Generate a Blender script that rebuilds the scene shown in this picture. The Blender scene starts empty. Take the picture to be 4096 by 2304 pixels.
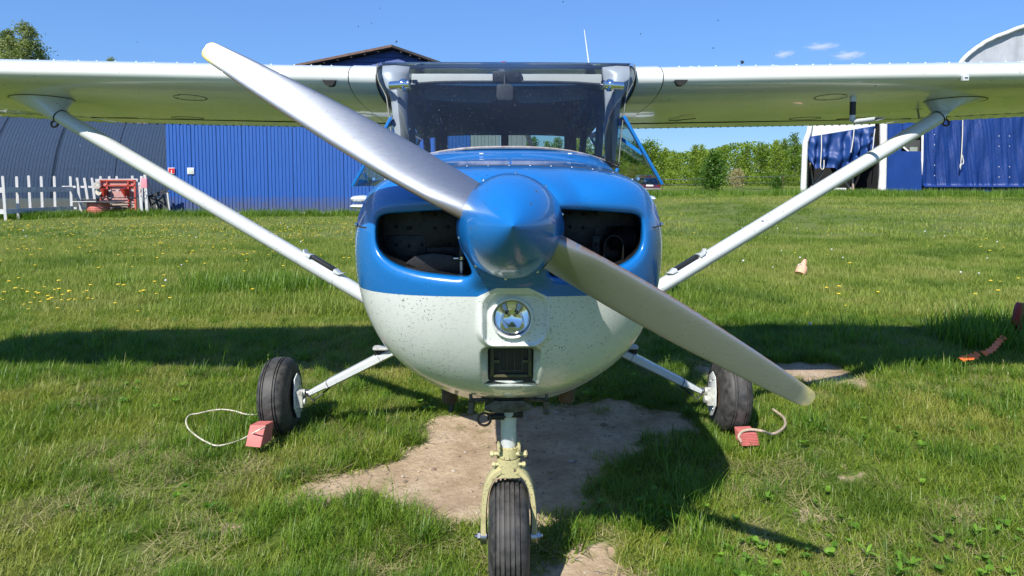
import bpy, bmesh, math, random
import numpy as np
from mathutils import Vector, Matrix, noise
from mathutils.geometry import delaunay_2d_cdt

random.seed(7)
rng = np.random.default_rng(11)
scene = bpy.context.scene
col = scene.collection
R = math.radians

# ------------------------------------------------------------------ camera
CAM_H, FPX, PITCH = 1.45, 683.0, R(3.9)
cam_data = bpy.data.cameras.new('camera')
cam_data.sensor_width = 36.0
cam_data.lens = FPX / 1024 * 36.0
cam_data.shift_y = -60.0 / 1024
cam_data.clip_start = 0.05
cam_data.clip_end = 6000
cam = bpy.data.objects.new('camera', cam_data)
col.objects.link(cam)
cam.location = (0, 0, CAM_H)
cam.rotation_euler = (math.pi / 2 - PITCH, 0, 0)
scene.camera = cam

# ------------------------------------------------------------------ sky and sun
SUN_TO = Vector((-0.48, -0.91, 1.0)).normalized()
SUN_ELEV = math.asin(SUN_TO.z)
world = bpy.data.worlds.new('World')
scene.world = world
world.use_nodes = True
wn = world.node_tree.nodes
wl = world.node_tree.links
wn.clear()
w_out = wn.new('ShaderNodeOutputWorld')
w_bg = wn.new('ShaderNodeBackground')
w_sky = wn.new('ShaderNodeTexSky')
w_sky.sky_type = 'NISHITA'
w_sky.sun_disc = False
w_sky.sun_elevation = SUN_ELEV
w_sky.sun_rotation = math.atan2(SUN_TO.x, SUN_TO.y)
w_sky.altitude = 200
w_sky.air_density = 0.8
w_sky.dust_density = 0.0
w_sky.ozone_density = 10.0
w_bg.inputs['Strength'].default_value = 0.13
# soften the sky's brightness range evenly in every direction, as the camera's tone curve does
w_bw = wn.new('ShaderNodeRGBToBW'); wl.new(w_sky.outputs[0], w_bw.inputs[0])
w_pw = wn.new('ShaderNodeMath'); w_pw.operation = 'POWER'; wl.new(w_bw.outputs[0], w_pw.inputs[0]); w_pw.inputs[1].default_value = -0.5
w_gn = wn.new('ShaderNodeMath'); w_gn.operation = 'MULTIPLY'; wl.new(w_pw.outputs[0], w_gn.inputs[0]); w_gn.inputs[1].default_value = 1.44
w_sc = wn.new('ShaderNodeVectorMath'); w_sc.operation = 'SCALE'; wl.new(w_sky.outputs[0], w_sc.inputs[0]); wl.new(w_gn.outputs[0], w_sc.inputs['Scale'])
wl.new(w_sc.outputs[0], w_bg.inputs[0])
wl.new(w_bg.outputs[0], w_out.inputs[0])
sun_data = bpy.data.lights.new('sun', 'SUN')
sun_data.energy = 5.0
sun_data.angle = R(0.53)
sun_data.color = (1.0, 0.95, 0.86)
sun = bpy.data.objects.new('sun', sun_data)
col.objects.link(sun)
sun.rotation_euler = SUN_TO.to_track_quat('Z', 'Y').to_euler()
sun.location = (-20, -60, 60)

vs = scene.view_settings
vs.view_transform = 'Standard'
vs.look = 'None'
vs.gamma = 1.0
vs.exposure = 0.5
vs.use_curve_mapping = False
scene.cycles.max_bounces = 8
scene.cycles.volume_bounces = 4
scene.cycles.transparent_max_bounces = 24
scene.cycles.use_denoising = True
scene.cycles.caustics_reflective = False
scene.cycles.caustics_refractive = False

# ------------------------------------------------------------------ measuring helpers
def Us(sx, sy, Y):
    """photo position in 4096-wide pixels at distance Y -> world point"""
    u = (sx / 4 - 512) / FPX
    v = (228 - sy / 4) / FPX
    dy = math.cos(PITCH) + v * math.sin(PITCH)
    dz = -math.sin(PITCH) + v * math.cos(PITCH)
    t = Y / dy
    return Vector((t * u, Y, CAM_H + t * dz))
OV = 4096 / 2576
def Uo(ox, oy, Y):
    return Us(ox * OV, oy * OV, Y)
def Gs(sx, sy, z=0.0):
    """photo position -> point on the ground plane"""
    u = (sx / 4 - 512) / FPX
    v = (228 - sy / 4) / FPX
    dy = math.cos(PITCH) + v * math.sin(PITCH)
    dz = -math.sin(PITCH) + v * math.cos(PITCH)
    t = (z - CAM_H) / dz
    return Vector((t * u, t * dy, z))
def Go(ox, oy, z=0.0):
    return Gs(ox * OV, oy * OV, z)
AX0, AYAW = 0.025, 0.0155          # aircraft stands a hair to the right, tail yawed left
def La(ox, oy, Y):
    """overview position at distance Y -> aircraft space"""
    p = Uo(ox, oy, Y)
    return Vector((p.x - (AX0 - AYAW * Y), p.y, p.z))

def sm(a, b, t):
    t = np.clip((t - a) / (b - a), 0, 1)
    return t * t * (3 - 2 * t)
def ground_z(X, Y):
    return 0.5 * sm(12, 42, Y) * sm(0, 12, X)

# ------------------------------------------------------------------ mesh builder
def tag(o, label=None, cat=None, group=None, kind=None):
    if label: o['label'] = label
    if cat: o['category'] = cat
    if group: o['group'] = group
    if kind: o['kind'] = kind
    return o
def empty(name, loc=(0, 0, 0), rz=0.0, parent=None):
    o = bpy.data.objects.new(name, None)
    o.empty_display_size = 0.2
    col.objects.link(o)
    o.location = loc
    o.rotation_euler = (0, 0, rz)
    if parent: o.parent = parent
    return o

class MB:
    def __init__(self):
        self.v = []; self.f = []; self.m = []
    def add(self, verts, faces, mi=0):
        b = len(self.v)
        self.v += [tuple(p) for p in verts]
        self.f += [tuple(i + b for i in f) for f in faces]
        self.m += [mi] * len(faces)
        return self
    def box(self, c, s, mi=0, rot=None):
        c = Vector(c); hx, hy, hz = s[0] / 2, s[1] / 2, s[2] / 2
        vs_ = [Vector((x, y, z)) for x in (-hx, hx) for y in (-hy, hy) for z in (-hz, hz)]
        if rot is not None: vs_ = [rot @ p for p in vs_]
        vs_ = [p + c for p in vs_]
        return self.add(vs_, [(0, 1, 3, 2), (4, 6, 7, 5), (0, 4, 5, 1), (2, 3, 7, 6), (0, 2, 6, 4), (1, 5, 7, 3)], mi)
    def bar(self, a, b, w, h, mi=0, up=(0, 0, 1)):
        a = Vector(a); b = Vector(b); d = b - a; L = d.length; d.normalize()
        up = Vector(up)
        s = d.cross(up)
        if s.length < 1e-5: s = d.cross(Vector((1, 0, 0)))
        s.normalize(); u = s.cross(d)
        m = Matrix((s, d, u)).transposed()
        return self.box((a + b) / 2, (w, L, h), mi, m)
    def rings(self, rings, close=True, cap0=True, cap1=True, mi=0):
        n = len(rings[0]); vs_ = [p for r in rings for p in r]; fs = []
        for i in range(len(rings) - 1):
            for j in range(n if close else n - 1):
                k = (j + 1) % n
                fs.append((i * n + j, i * n + k, (i + 1) * n + k, (i + 1) * n + j))
        if cap0 and close: fs.append(tuple(range(n - 1, -1, -1)))
        if cap1 and close: fs.append(tuple((len(rings) - 1) * n + j for j in range(n)))
        return self.add(vs_, fs, mi)
    def tube(self, path, r, n=10, mi=0, caps=True, flat=None):
        path = [Vector(p) for p in path]
        rr = r if isinstance(r, (list, tuple)) else [r] * len(path)
        rings = []; prev = None
        for i, p in enumerate(path):
            d = (path[min(i + 1, len(path) - 1)] - path[max(i - 1, 0)])
            if d.length < 1e-9: d = Vector((0, 0, 1))
            d.normalize()
            if prev is None:
                a = Vector((0, 0, 1)) if abs(d.z) < 0.9 else Vector((1, 0, 0))
                s = d.cross(a).normalized()
            else:
                s = (prev - d * prev.dot(d)).normalized()
            prev = s; t = d.cross(s)
            k = flat or 1.0
            rings.append([p + (s * math.cos(q) + t * math.sin(q) * k) * rr[i] for q in [2 * math.pi * j / n for j in range(n)]])
        return self.rings(rings, True, caps, caps, mi)
    def cyl(self, a, b, r0, r1=None, n=20, mi=0, caps=True):
        return self.tube([a, b], [r0, r0 if r1 is None else r1], n, mi, caps)
    def lathe(self, prof, center, axis=(0, 1, 0), n=36, mi=0, caps=False):
        axis = Vector(axis).normalized(); c = Vector(center)
        a = Vector((0, 0, 1)) if abs(axis.z) < 0.9 else Vector((1, 0, 0))
        s = axis.cross(a).normalized(); t = axis.cross(s)
        rings = [[c + axis * h + (s * math.cos(2 * math.pi * j / n) + t * math.sin(2 * math.pi * j / n)) * max(r, 1e-5) for j in range(n)] for (r, h) in prof]
        return self.rings(rings, True, caps, caps, mi)
    def sphere(self, c, r, nu=12, nv=8, mi=0, sc=(1, 1, 1)):
        c = Vector(c); rings = []
        for i in range(nv + 1):
            ph = math.pi * i / nv
            rr = max(math.sin(ph), 1e-4)
            rings.append([c + Vector((sc[0] * r * rr * math.cos(2 * math.pi * j / nu), sc[1] * r * rr * math.sin(2 * math.pi * j / nu), sc[2] * r * math.cos(ph))) for j in range(nu)])
        return self.rings(rings, True, False, False, mi)
    def grid(self, fn, nu, nv, mi=0):
        vs_ = [fn(i / nu, j / nv) for j in range(nv + 1) for i in range(nu + 1)]
        fs = [(j * (nu + 1) + i, j * (nu + 1) + i + 1, (j + 1) * (nu + 1) + i + 1, (j + 1) * (nu + 1) + i) for j in range(nv) for i in range(nu)]
        return self.add(vs_, fs, mi)
    def poly(self, pts, d, mi=0):
        """prism: planar outline pts extruded along vector d"""
        pts = [Vector(p) for p in pts]; d = Vector(d); n = len(pts)
        return self.rings([pts, [p + d for p in pts]], True, True, True, mi)
    def mesh(self, name):
        me = bpy.data.meshes.new(name)
        me.from_pydata(self.v, [], self.f)
        if any(self.m): me.polygons.foreach_set('material_index', self.m)
        return me
    def build(self, name, mats, parent=None, smooth=40, bevel=0, fix=True, solid=0):
        me = self.mesh(name)
        for m in (mats if isinstance(mats, (list, tuple)) else [mats]): me.materials.append(m)
        if fix or bevel:
            bm = bmesh.new(); bm.from_mesh(me)
            if bevel:
                bmesh.ops.bevel(bm, geom=[e for e in bm.edges if len(e.link_faces) == 2 and e.calc_face_angle(0) > 0.6], offset=bevel, segments=2, profile=0.6, affect='EDGES', clamp_overlap=True)
            if fix: bmesh.ops.recalc_face_normals(bm, faces=bm.faces)
            bm.to_mesh(me); bm.free()
        me.update()
        if smooth:
            me.shade_smooth()
            me.set_sharp_from_angle(angle=R(smooth))
        o = bpy.data.objects.new(name, me)
        col.objects.link(o)
        if parent: o.parent = parent
        if solid:
            md = o.modifiers.new('thickness', 'SOLIDIFY'); md.thickness = solid; md.offset = 0
        return o

def copy_tree(o, parent=None):
    c = o.copy(); col.objects.link(c); c.parent = parent
    for ch in list(o.children): copy_tree(ch, c)
    return c

# ------------------------------------------------------------------ materials
class NT:
    def __init__(self, name):
        self.mat = bpy.data.materials.new(name); self.mat.use_nodes = True
        self.n = self.mat.node_tree.nodes; self.l = self.mat.node_tree.links
        self.b = self.n['Principled BSDF']; self.out = self.n['Material Output']
        self.tc = self.n.new('ShaderNodeTexCoord')
    def link(self, a, b): self.l.new(a, b)
    def node(self, t, **kw):
        n = self.n.new(t)
        for k, v in kw.items():
            if k in n.inputs: 
                try: n.inputs[k].default_value = v
                except TypeError: self.l.new(v, n.inputs[k])
            else: setattr(n, k, v)
        return n
    def co(self, scale=(1, 1, 1), which='Object'):
        m = self.n.new('ShaderNodeMapping'); m.inputs['Scale'].default_value = scale
        self.l.new(self.tc.outputs[which], m.inputs[0]); return m.outputs[0]
    def noise(self, scale, detail=4, rough=0.55, vec=None, dist=0.0):
        n = self.n.new('ShaderNodeTexNoise')
        n.inputs['Scale'].default_value = scale; n.inputs['Detail'].default_value = detail
        n.inputs['Roughness'].default_value = rough; n.inputs['Distortion'].default_value = dist
        self.l.new(vec if vec is not None else self.tc.outputs['Object'], n.inputs['Vector'])
        return n.outputs['Fac']
    def ramp(self, fac, stops):
        r = self.n.new('ShaderNodeValToRGB'); e = r.color_ramp.elements
        while len(e) > 1: e.remove(e[0])
        for i, (p, c) in enumerate(stops):
            k = e[0] if i == 0 else e.new(p)
            k.position = p
            k.color = (c, c, c, 1) if not isinstance(c, (tuple, list)) else (*c[:3], 1)
        self.l.new(fac, r.inputs[0]); return r.outputs[0]
    def math(self, op, a, b=None, clamp=False):
        n = self.n.new('ShaderNodeMath'); n.operation = op; n.use_clamp = clamp
        for i, x in enumerate((a, b)):
            if x is None: continue
            if isinstance(x, (int, float)): n.inputs[i].default_value = x
            else: self.l.new(x, n.inputs[i])
        return n.outputs[0]
    def mix(self, fac, a, b, blend='MIX'):
        n = self.n.new('ShaderNodeMix'); n.data_type = 'RGBA'; n.blend_type = blend
        for s, x in ((n.inputs[0], fac), (n.inputs[6], a), (n.inputs[7], b)):
            if isinstance(x, (int, float)): s.default_value = x
            elif isinstance(x, (tuple, list)): s.default_value = (*x[:3], 1)
            else: self.l.new(x, s)
        return n.outputs[2]
    def flecks(self, scale, density, size, stretch=(1, 1, 1), seed=0.0):
        """sparse random flecks: 1 where a fleck is"""
        m = self.n.new('ShaderNodeMapping'); m.inputs['Scale'].default_value = stretch
        m.inputs['Location'].default_value = (seed, seed * 1.7, seed * 0.6); m.inputs['Rotation'].default_value = (0.4 + seed, 0.3, 0.8)
        self.l.new(self.tc.outputs['Object'], m.inputs[0])
        nz = self.n.new('ShaderNodeTexNoise'); nz.inputs['Scale'].default_value = scale * 1.5; nz.inputs['Detail'].default_value = 1
        self.l.new(m.outputs[0], nz.inputs['Vector'])
        vm = self.n.new('ShaderNodeVectorMath'); vm.operation = 'MULTIPLY_ADD'
        self.l.new(nz.outputs['Color'], vm.inputs[0]); vm.inputs[1].default_value = (0.9 / scale,) * 3; self.l.new(m.outputs[0], vm.inputs[2])
        v = self.n.new('ShaderNodeTexVoronoi'); v.inputs['Scale'].default_value = scale
        self.l.new(vm.outputs[0], v.inputs['Vector'])
        sep = self.n.new('ShaderNodeSeparateColor'); self.l.new(v.outputs['Color'], sep.inputs[0])
        near = self.math('LESS_THAN', v.outputs['Distance'], self.math('MULTIPLY', sep.outputs[1], size))
        pick = self.math('LESS_THAN', sep.outputs[0], density)
        return self.math('MULTIPLY', near, pick)
    def bump(self, h, strength=0.3, dist=0.01):
        b = self.n.new('ShaderNodeBump'); b.inputs['Strength'].default_value = strength; b.inputs['Distance'].default_value = dist
        self.l.new(h, b.inputs['Height']); self.l.new(b.outputs[0], self.b.inputs['Normal']); return b
    def set(self, **kw):
        names = dict(color='Base Color', rough='Roughness', metal='Metallic', coat='Coat Weight', coatr='Coat Roughness', ior='IOR', spec='Specular IOR Level', alpha='Alpha', trans='Transmission Weight')
        for k, v in kw.items():
            s = self.b.inputs[names[k]]
            if isinstance(v, (int, float)): s.default_value = v
            elif isinstance(v, (tuple, list)): s.default_value = (*v[:3], 1)
            else: self.l.new(v, s)
        return self
MATS = {}
def simple(name, color, rough=0.5, metal=0.0, coat=0.0, var=0.12, vscale=6.0, bump=0.0, bscale=60.0, spec=0.5):
    """painted / worn surface: base colour with soft uneven wear and fine relief"""
    t = NT(name)
    n = t.noise(vscale, 5)
    dark = tuple(c * (1 - var) for c in color); lite = tuple(min(1, c * (1 + var)) for c in color)
    t.set(color=t.ramp(n, [(0.3, dark), (0.7, lite)]), rough=t.ramp(t.noise(vscale * 3, 3), [(0.3, max(0.02, rough - 0.07)), (0.7, min(1, rough + 0.07))]), metal=metal, coat=coat, spec=spec)
    if bump: t.bump(t.noise(bscale, 4), bump, 0.004)
    MATS[name] = t.mat
    return t.mat

def paint(name, color, dirt, rough=0.26, coat=0.5, zsplit=None, flscale=150, panel=None):
    t = NT(name)
    c = t.mix(t.ramp(t.noise(2.5, 5), [(0.35, 0.0), (0.7, 1.0)]), tuple(x * 0.93 for x in color), tuple(min(1, x * 1.03) for x in color))
    if dirt:
        f = t.flecks(flscale, dirt, 0.42, (1, 1, 2.2), 0.3)
        f2 = t.flecks(flscale * 0.55, dirt * 0.35, 0.42, (1.6, 1, 1), 2.1)
        patch = t.ramp(t.noise(4.0, 2), [(0.35, 0.25), (0.65, 1.0)])
        f = t.math('MULTIPLY', t.math('MAXIMUM', f, f2), patch)
        c = t.mix(t.math('MULTIPLY', f, 0.9), c, (0.055, 0.045, 0.03))
    t.set(color=c, rough=rough, coat=coat, coatr=0.03)
    t.bump(t.noise(9.0, 2), 0.03, 0.01)
    MATS[name] = t.mat
    return t.mat

BLUE = (0.005, 0.145, 0.46)
WHITE = (0.69, 0.72, 0.70)
m_blue = paint('blue_paint', BLUE, 0.06, flscale=120)
m_white = paint('white_paint', WHITE, 0.035, flscale=80)
m_white_dirty = paint('white_paint_specked', WHITE, 0.30, flscale=150)
m_white_grime = paint('white_paint_grimy', (0.55, 0.56, 0.48), 0.75, flscale=190, rough=0.5, coat=0.1)
m_white_gear = paint('white_gear_paint', (0.58, 0.61, 0.62), 0.10, flscale=110)
m_chrome = simple('polished_chrome', (0.75, 0.76, 0.78), 0.10, 1.0, var=0.05)
m_oleo = simple('bright_piston_steel', (0.70, 0.74, 0.78), 0.25, 0.35, var=0.08)
m_steel = simple('dull_steel', (0.42, 0.42, 0.42), 0.35, 1.0, var=0.2)
m_dark = simple('black_engine_paint', (0.012, 0.012, 0.013), 0.42, var=0.4, vscale=20, bump=0.3, bscale=120)
m_dark2 = simple('dark_grey_baffle', (0.020, 0.0195, 0.019), 0.40, 0.3, var=0.4, vscale=14, bump=0.25, bscale=90)
m_black = simple('black_plastic', (0.015, 0.015, 0.016), 0.45, var=0.2)
m_seam = simple('dark_joint', (0.03, 0.03, 0.028), 0.7, var=0.2)
m_cabin = simple('cabin_trim_charcoal', (0.045, 0.05, 0.06), 0.8, var=0.25)
m_cabin_lt = simple('cabin_trim_white', (0.72, 0.72, 0.68), 0.55, var=0.05)
m_pillar = simple('pillar_grey_white', (0.42, 0.43, 0.45), 0.35, var=0.1, vscale=9, bump=0.15, bscale=14)
m_visor = simple('grey_sun_visor', (0.16, 0.17, 0.15), 0.6, var=0.1)
m_seat = simple('brown_seat_fabric', (0.10, 0.06, 0.05), 0.85, var=0.2)
m_rust = simple('rusty_exhaust_pipe', (0.10, 0.065, 0.045), 0.75, 0.2, var=0.45, vscale=40, bump=0.5, bscale=160)
m_zinc = paint('yellow_cream_fork_paint', (0.47, 0.43, 0.22), 0.80, flscale=95, rough=0.55, coat=0.0)

def m_blade():
    t = NT('worn_blade_aluminium')
    # brushed satin metal, long thin scratches, erosion specks
    sc = t.noise(14, 6, 0.6, t.co((1.5, 14, 14)))
    base = t.ramp(sc, [(0.3, (0.325, 0.345, 0.375)), (0.7, (0.36, 0.38, 0.41))])
    f = t.flecks(170, 0.10, 0.35, (1, 1, 1), 1.0)
    base = t.mix(t.math('MULTIPLY', f, 0.6), base, (0.20, 0.14, 0.09))
    at = t.node('ShaderNodeAttribute', attribute_name='wear')
    sep = t.node('ShaderNodeSeparateColor'); t.link(at.outputs['Color'], sep.inputs[0])
    edge = t.math('MULTIPLY', sep.outputs[0], t.ramp(t.noise(45, 5), [(0.30, 0.0), (0.52, 1.0)]))
    base = t.mix(edge, base, (0.13, 0.07, 0.035))
    tip = t.math('MULTIPLY', sep.outputs[1], t.ramp(t.noise(18, 4), [(0.25, 0.35), (0.6, 1.0)]))
    base = t.mix(tip, base, (0.62, 0.53, 0.10))
    metal = t.math('SUBTRACT', 0.85, t.math('MULTIPLY', t.math('MAXIMUM', edge, tip), 0.8))
    t.set(color=base, rough=t.ramp(sc, [(0.3, 0.385), (0.7, 0.405)]), metal=metal)
    return t.mat
m_blade = m_blade()

def m_glass(name, tint, rough=0.02, scuffs=0.10, film=0.05):
    t = NT(name)
    tr = t.node('ShaderNodeBsdfTransparent'); tr.inputs[0].default_value = (*tint, 1)
    gl = t.node('ShaderNodeBsdfGlossy'); gl.inputs['Roughness'].default_value = rough
    fr = t.node('ShaderNodeFresnel'); fr.inputs['IOR'].default_value = 1.5
    df = t.node('ShaderNodeBsdfDiffuse'); df.inputs[0].default_value = (0.55, 0.57, 0.60, 1)
    m1 = t.node('ShaderNodeMixShader'); t.link(fr.outputs[0], m1.inputs[0]); t.link(tr.outputs[0], m1.inputs[1]); t.link(gl.outputs[0], m1.inputs[2])
    f = t.math('MAXIMUM', t.flecks(110, scuffs, 0.30, (2.4, 1, 1), 0.9), t.flecks(70, scuffs * 0.6, 0.20, (1, 1, 2.2), 3.9))
    f = t.math('MULTIPLY', f, t.ramp(t.noise(5, 2), [(0.4, 0.15), (0.6, 1.0)]))
    haze = t.math('ADD', t.math('MULTIPLY', f, 0.27), t.math('MULTIPLY', t.ramp(t.noise(3.0, 5), [(0.3, 0.4), (0.7, 1.0)]), film), True)
    m2 = t.node('ShaderNodeMixShader'); t.link(haze, m2.inputs[0]); t.link(m1.outputs[0], m2.inputs[1]); t.link(df.outputs[0], m2.inputs[2])
    t.link(m2.outputs[0], t.out.inputs['Surface'])
    return t.mat
m_windshield = m_glass('windshield_acrylic', (0.80, 0.86, 0.92), 0.02, 0.20, 0.014)
m_window = m_glass('side_window_acrylic', (0.55, 0.70, 0.62), 0.02, 0.03, 0.03)
m_lens = m_glass('lamp_lens_glass', (0.97, 0.97, 0.95), 0.01, 0.10, 0.02)

def m_tyre():
    t = NT('aged_tyre_rubber')
    n = t.noise(25, 6, 0.65)
    t.set(color=t.ramp(n, [(0.36, (0.020, 0.020, 0.021)), (0.72, (0.085, 0.080, 0.075))]), rough=t.ramp(n, [(0.3, 0.5), (0.7, 0.75)]))
    t.bump(t.noise(140, 4), 0.25, 0.002)
    return t.mat
m_tyre = m_tyre()
# ================================================================== AIRCRAFT
plane = empty('light_aircraft', (AX0, 0, 0), AYAW)
tag(plane, 'blue and white high-wing light aircraft with two-blade propeller parked nose-on', 'aircraft')
CX = 1283                                    # overview column of the aircraft's axis at the cowling
HUB = Vector((0, 1.80, 1.3325))

# ---------------- cowling: front bowl outline (right half, measured) -------------
half = [(0, 416), (60, 416), (120, 418), (180, 422), (235, 429), (285, 441), (322, 459), (347, 484), (364, 517), (376, 555), (381, 600), (380, 655),
        (373, 715), (360, 765), (342, 808), (316, 853), (280, 893), (235, 928), (180, 955), (120, 975), (60, 986), (0, 990)]
def out_y(oy):
    return 2.22 + 0.05 * min(1, max(0, (oy - 416) / 150)) + 0.05 * max(0, (oy - 700) / 297) ** 1.2
right = []
for dx, oy in half:
    Y = out_y(oy); p = La(CX, oy, Y)
    right.append(Vector((dx / 2.5156 * Y / FPX, Y, p.z)))
def resample(pts, n):
    d = [0]
    for a, b in zip(pts, pts[1:]): d.append(d[-1] + (b - a).length)
    res = []
    for i in range(n):
        s = d[-1] * i / (n - 1); k = max(j for j in range(len(d)) if d[j] <= s + 1e-9); k = min(k, len(pts) - 2)
        t = (s - d[k]) / (d[k + 1] - d[k]); 
        p0 = pts[max(k - 1, 0)]; p1 = pts[k]; p2 = pts[k + 1]; p3 = pts[min(k + 2, len(pts) - 1)]
        res.append(0.5 * ((2 * p1) + (p2 - p0) * t + (2 * p0 - 5 * p1 + 4 * p2 - p3) * t * t + (3 * p1 - p0 - 3 * p2 + p3) * t ** 3))
    return res
right = resample(right, 45); right[0].x = 0; right[-1].x = 0
ring0 = right + [Vector((-p.x, p.y, p.z)) for p in reversed(right[1:-1])]        # closed outline, 88 points
ZC = HUB.z
ang = np.array([math.atan2(p.x, p.z - ZC) for p in ring0]); rad = np.array([math.hypot(p.x, p.z - ZC) for p in ring0]); yo = np.array([p.y for p in ring0])
o_ = np.argsort(ang); angs, rads, yos = ang[o_], rad[o_], yo[o_]
def wrap_interp(a, vals):
    return np.interp(a, np.concatenate([angs - 2 * math.pi, angs, angs + 2 * math.pi]), np.concatenate([vals] * 3))

def P2(ox, oy, Y):
    p = La(ox, oy, Y); return (p.x, p.z)
YI = 2.03
lin = [(1172, 523), (1100, 527), (1020, 533), (975, 538), (955, 546), (947, 560), (945, 590), (948, 615), (958, 635), (978, 652), (1010, 666), (1060, 677), (1120, 683), (1172, 686), (1187, 680), (1190, 668), (1180, 640), (1164, 610), (1156, 575), (1158, 545)]
# the right opening mirrors the left one, as the moulding does
L_in = [P2(x, y, YI) for x, y in lin]
R_in = [(-x, z) for x, z in L_in]
def smooth_poly(pts, n):
    m = len(pts); out = []
    for i in range(m):
        p0, p1, p2, p3 = [np.array(pts[(i + k - 1) % m]) for k in range(4)]
        for j in range(n):
            t = j / n
            out.append(tuple(0.5 * ((2 * p1) + (p2 - p0) * t + (2 * p0 - 5 * p1 + 4 * p2 - p3) * t * t + (3 * p1 - p0 - 3 * p2 + p3) * t ** 3)))
    return out
L_in = smooth_poly(L_in, 3); R_in = [(-x, z) for x, z in L_in][::-1]
fa, fb = P2(1227, 874, 2.06), P2(1342, 963, 2.06)                    # air filter opening
def rrect(x0, z0, x1, z1, r, n=5):
    pts = []
    for cx, cz, a0 in ((x1 - r, z1 - r, 0), (x0 + r, z1 - r, 90), (x0 + r, z0 + r, 180), (x1 - r, z0 + r, 270)):
        for k in range(n + 1):
            a = R(a0 + 90 * k / n); pts.append((cx + r * math.cos(a), cz + r * math.sin(a)))
    return pts
F_in = rrect(fa[0], fb[1], fb[0], fa[1], 0.008)
lc = P2(1288, 799, 1.955)                                              # landing lamp centre
LR = 0.0585
lamp_hole = [(lc[0] + LR * math.cos(2 * math.pi * k / 40), lc[1] + LR * math.sin(2 * math.pi * k / 40)) for k in range(40)]
hub_hole = [(0.128 * math.cos(2 * math.pi * k / 56), ZC + 0.128 * math.sin(2 * math.pi * k / 56)) for k in range(56)]

pa, pb = P2(1204, 722, 1.94), P2(1376, 864, 2.0)                     # raised lamp housing
qa, qb = P2(1216, 736, 1.95), P2(1374, 862, 2.0)                     # its recessed face
ra, rb = P2(1209, 864, 2.03), P2(1366, 976, 2.07)                     # scoop round the air filter
def seg_dist(px, pz, poly):
    d = np.full(px.shape, 9.0); m = len(poly)
    for i in range(m):
        ax, az = poly[i]; bx, bz = poly[(i + 1) % m]
        ex, ez = bx - ax, bz - az; L2 = ex * ex + ez * ez + 1e-12
        t = np.clip(((px - ax) * ex + (pz - az) * ez) / L2, 0, 1)
        d = np.minimum(d, np.hypot(px - ax - t * ex, pz - az - t * ez))
    return d
def inside(px, pz, poly):
    c = np.zeros(px.shape, bool); m = len(poly)
    for i in range(m):
        ax, az = poly[i]; bx, bz = poly[(i + 1) % m]
        hit = ((az > pz) != (bz > pz)) & (px < (bx - ax) * (pz - az) / (bz - az + 1e-12) + ax)
        c ^= hit
    return c
def rbox(px, pz, x0, z0, x1, z1, r):
    """signed distance to rounded rectangle"""
    qx = np.abs(px - (x0 + x1) / 2) - (x1 - x0) / 2 + r; qz = np.abs(pz - (z0 + z1) / 2) - (z1 - z0) / 2 + r
    return np.hypot(np.maximum(qx, 0), np.maximum(qz, 0)) + np.minimum(np.maximum(qx, qz), 0) - r
def bowl_y(px, pz):
    a = np.arctan2(px, pz - ZC); r = np.hypot(px, pz - ZC)
    ro = wrap_interp(a, rads); y1 = wrap_interp(a, yos)
    rho = np.clip(r / ro, 0, 1)
    yf = 1.905
    y = yf + (y1 - yf) * (1 - np.sqrt(np.clip(1 - rho ** (2.7 - 0.5 * np.clip(-np.cos(a), 0, 1)), 0, 1)))
    y = y - 0.045 * sm(0.075, 0.0, r - 0.145)                          # collar round the spinner
    for poly in (L_in, R_in):                                          # rolled lips of the cooling openings
        d = seg_dist(px, pz, poly); k = 0.032
        dd = np.clip(d, 0, k); y = y + 0.8 * (k - np.sqrt(np.clip(k * k - (k - dd) ** 2, 0, None)))
    # lamp housing: a rim standing proud, flat plate inside it
    d = rbox(px, pz, pa[0], pb[1], pb[0], pa[1], 0.05)
    base = y.copy()
    plate = 1.955 + (ZC - 0.3 - pz) * 0.10
    rim = np.minimum(base - 0.004, plate - 0.020)
    y = base + (rim - base) * sm(0.012, -0.010, d)
    d2 = rbox(px, pz, qa[0], qb[1] - 0.02, qb[0], qa[1], 0.045)
    y = y + (plate - y) * sm(0.004, -0.010, d2) * sm(0.004, -0.012, d)
    # scoop: face drops back towards the filter
    d3 = rbox(px, pz, ra[0], rb[1], rb[0], ra[1], 0.02)
    back = 2.05 + 0 * y
    d4 = rbox(px, pz, fa[0], fb[1], fb[0], fa[1], 0.008)
    t = np.clip(1 - d4 / 0.022, 0, 1)
    tgt = np.maximum(y, y + (np.maximum(back, y + 0.015) - y) * t)
    y = np.where(d3 < 0.004, y + (tgt - y) * sm(0.004, -0.006, d3), y)
    return y

# constrained triangulation of the bowl
cons = [[(p.x, p.z) for p in ring0], hub_hole, L_in, R_in, F_in, lamp_hole]
V2 = []; E2 = []
for c in cons:
    b = len(V2); V2 += c; E2 += [(b + i, b + (i + 1) % len(c)) for i in range(len(c))]
gs = 0.0085
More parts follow.
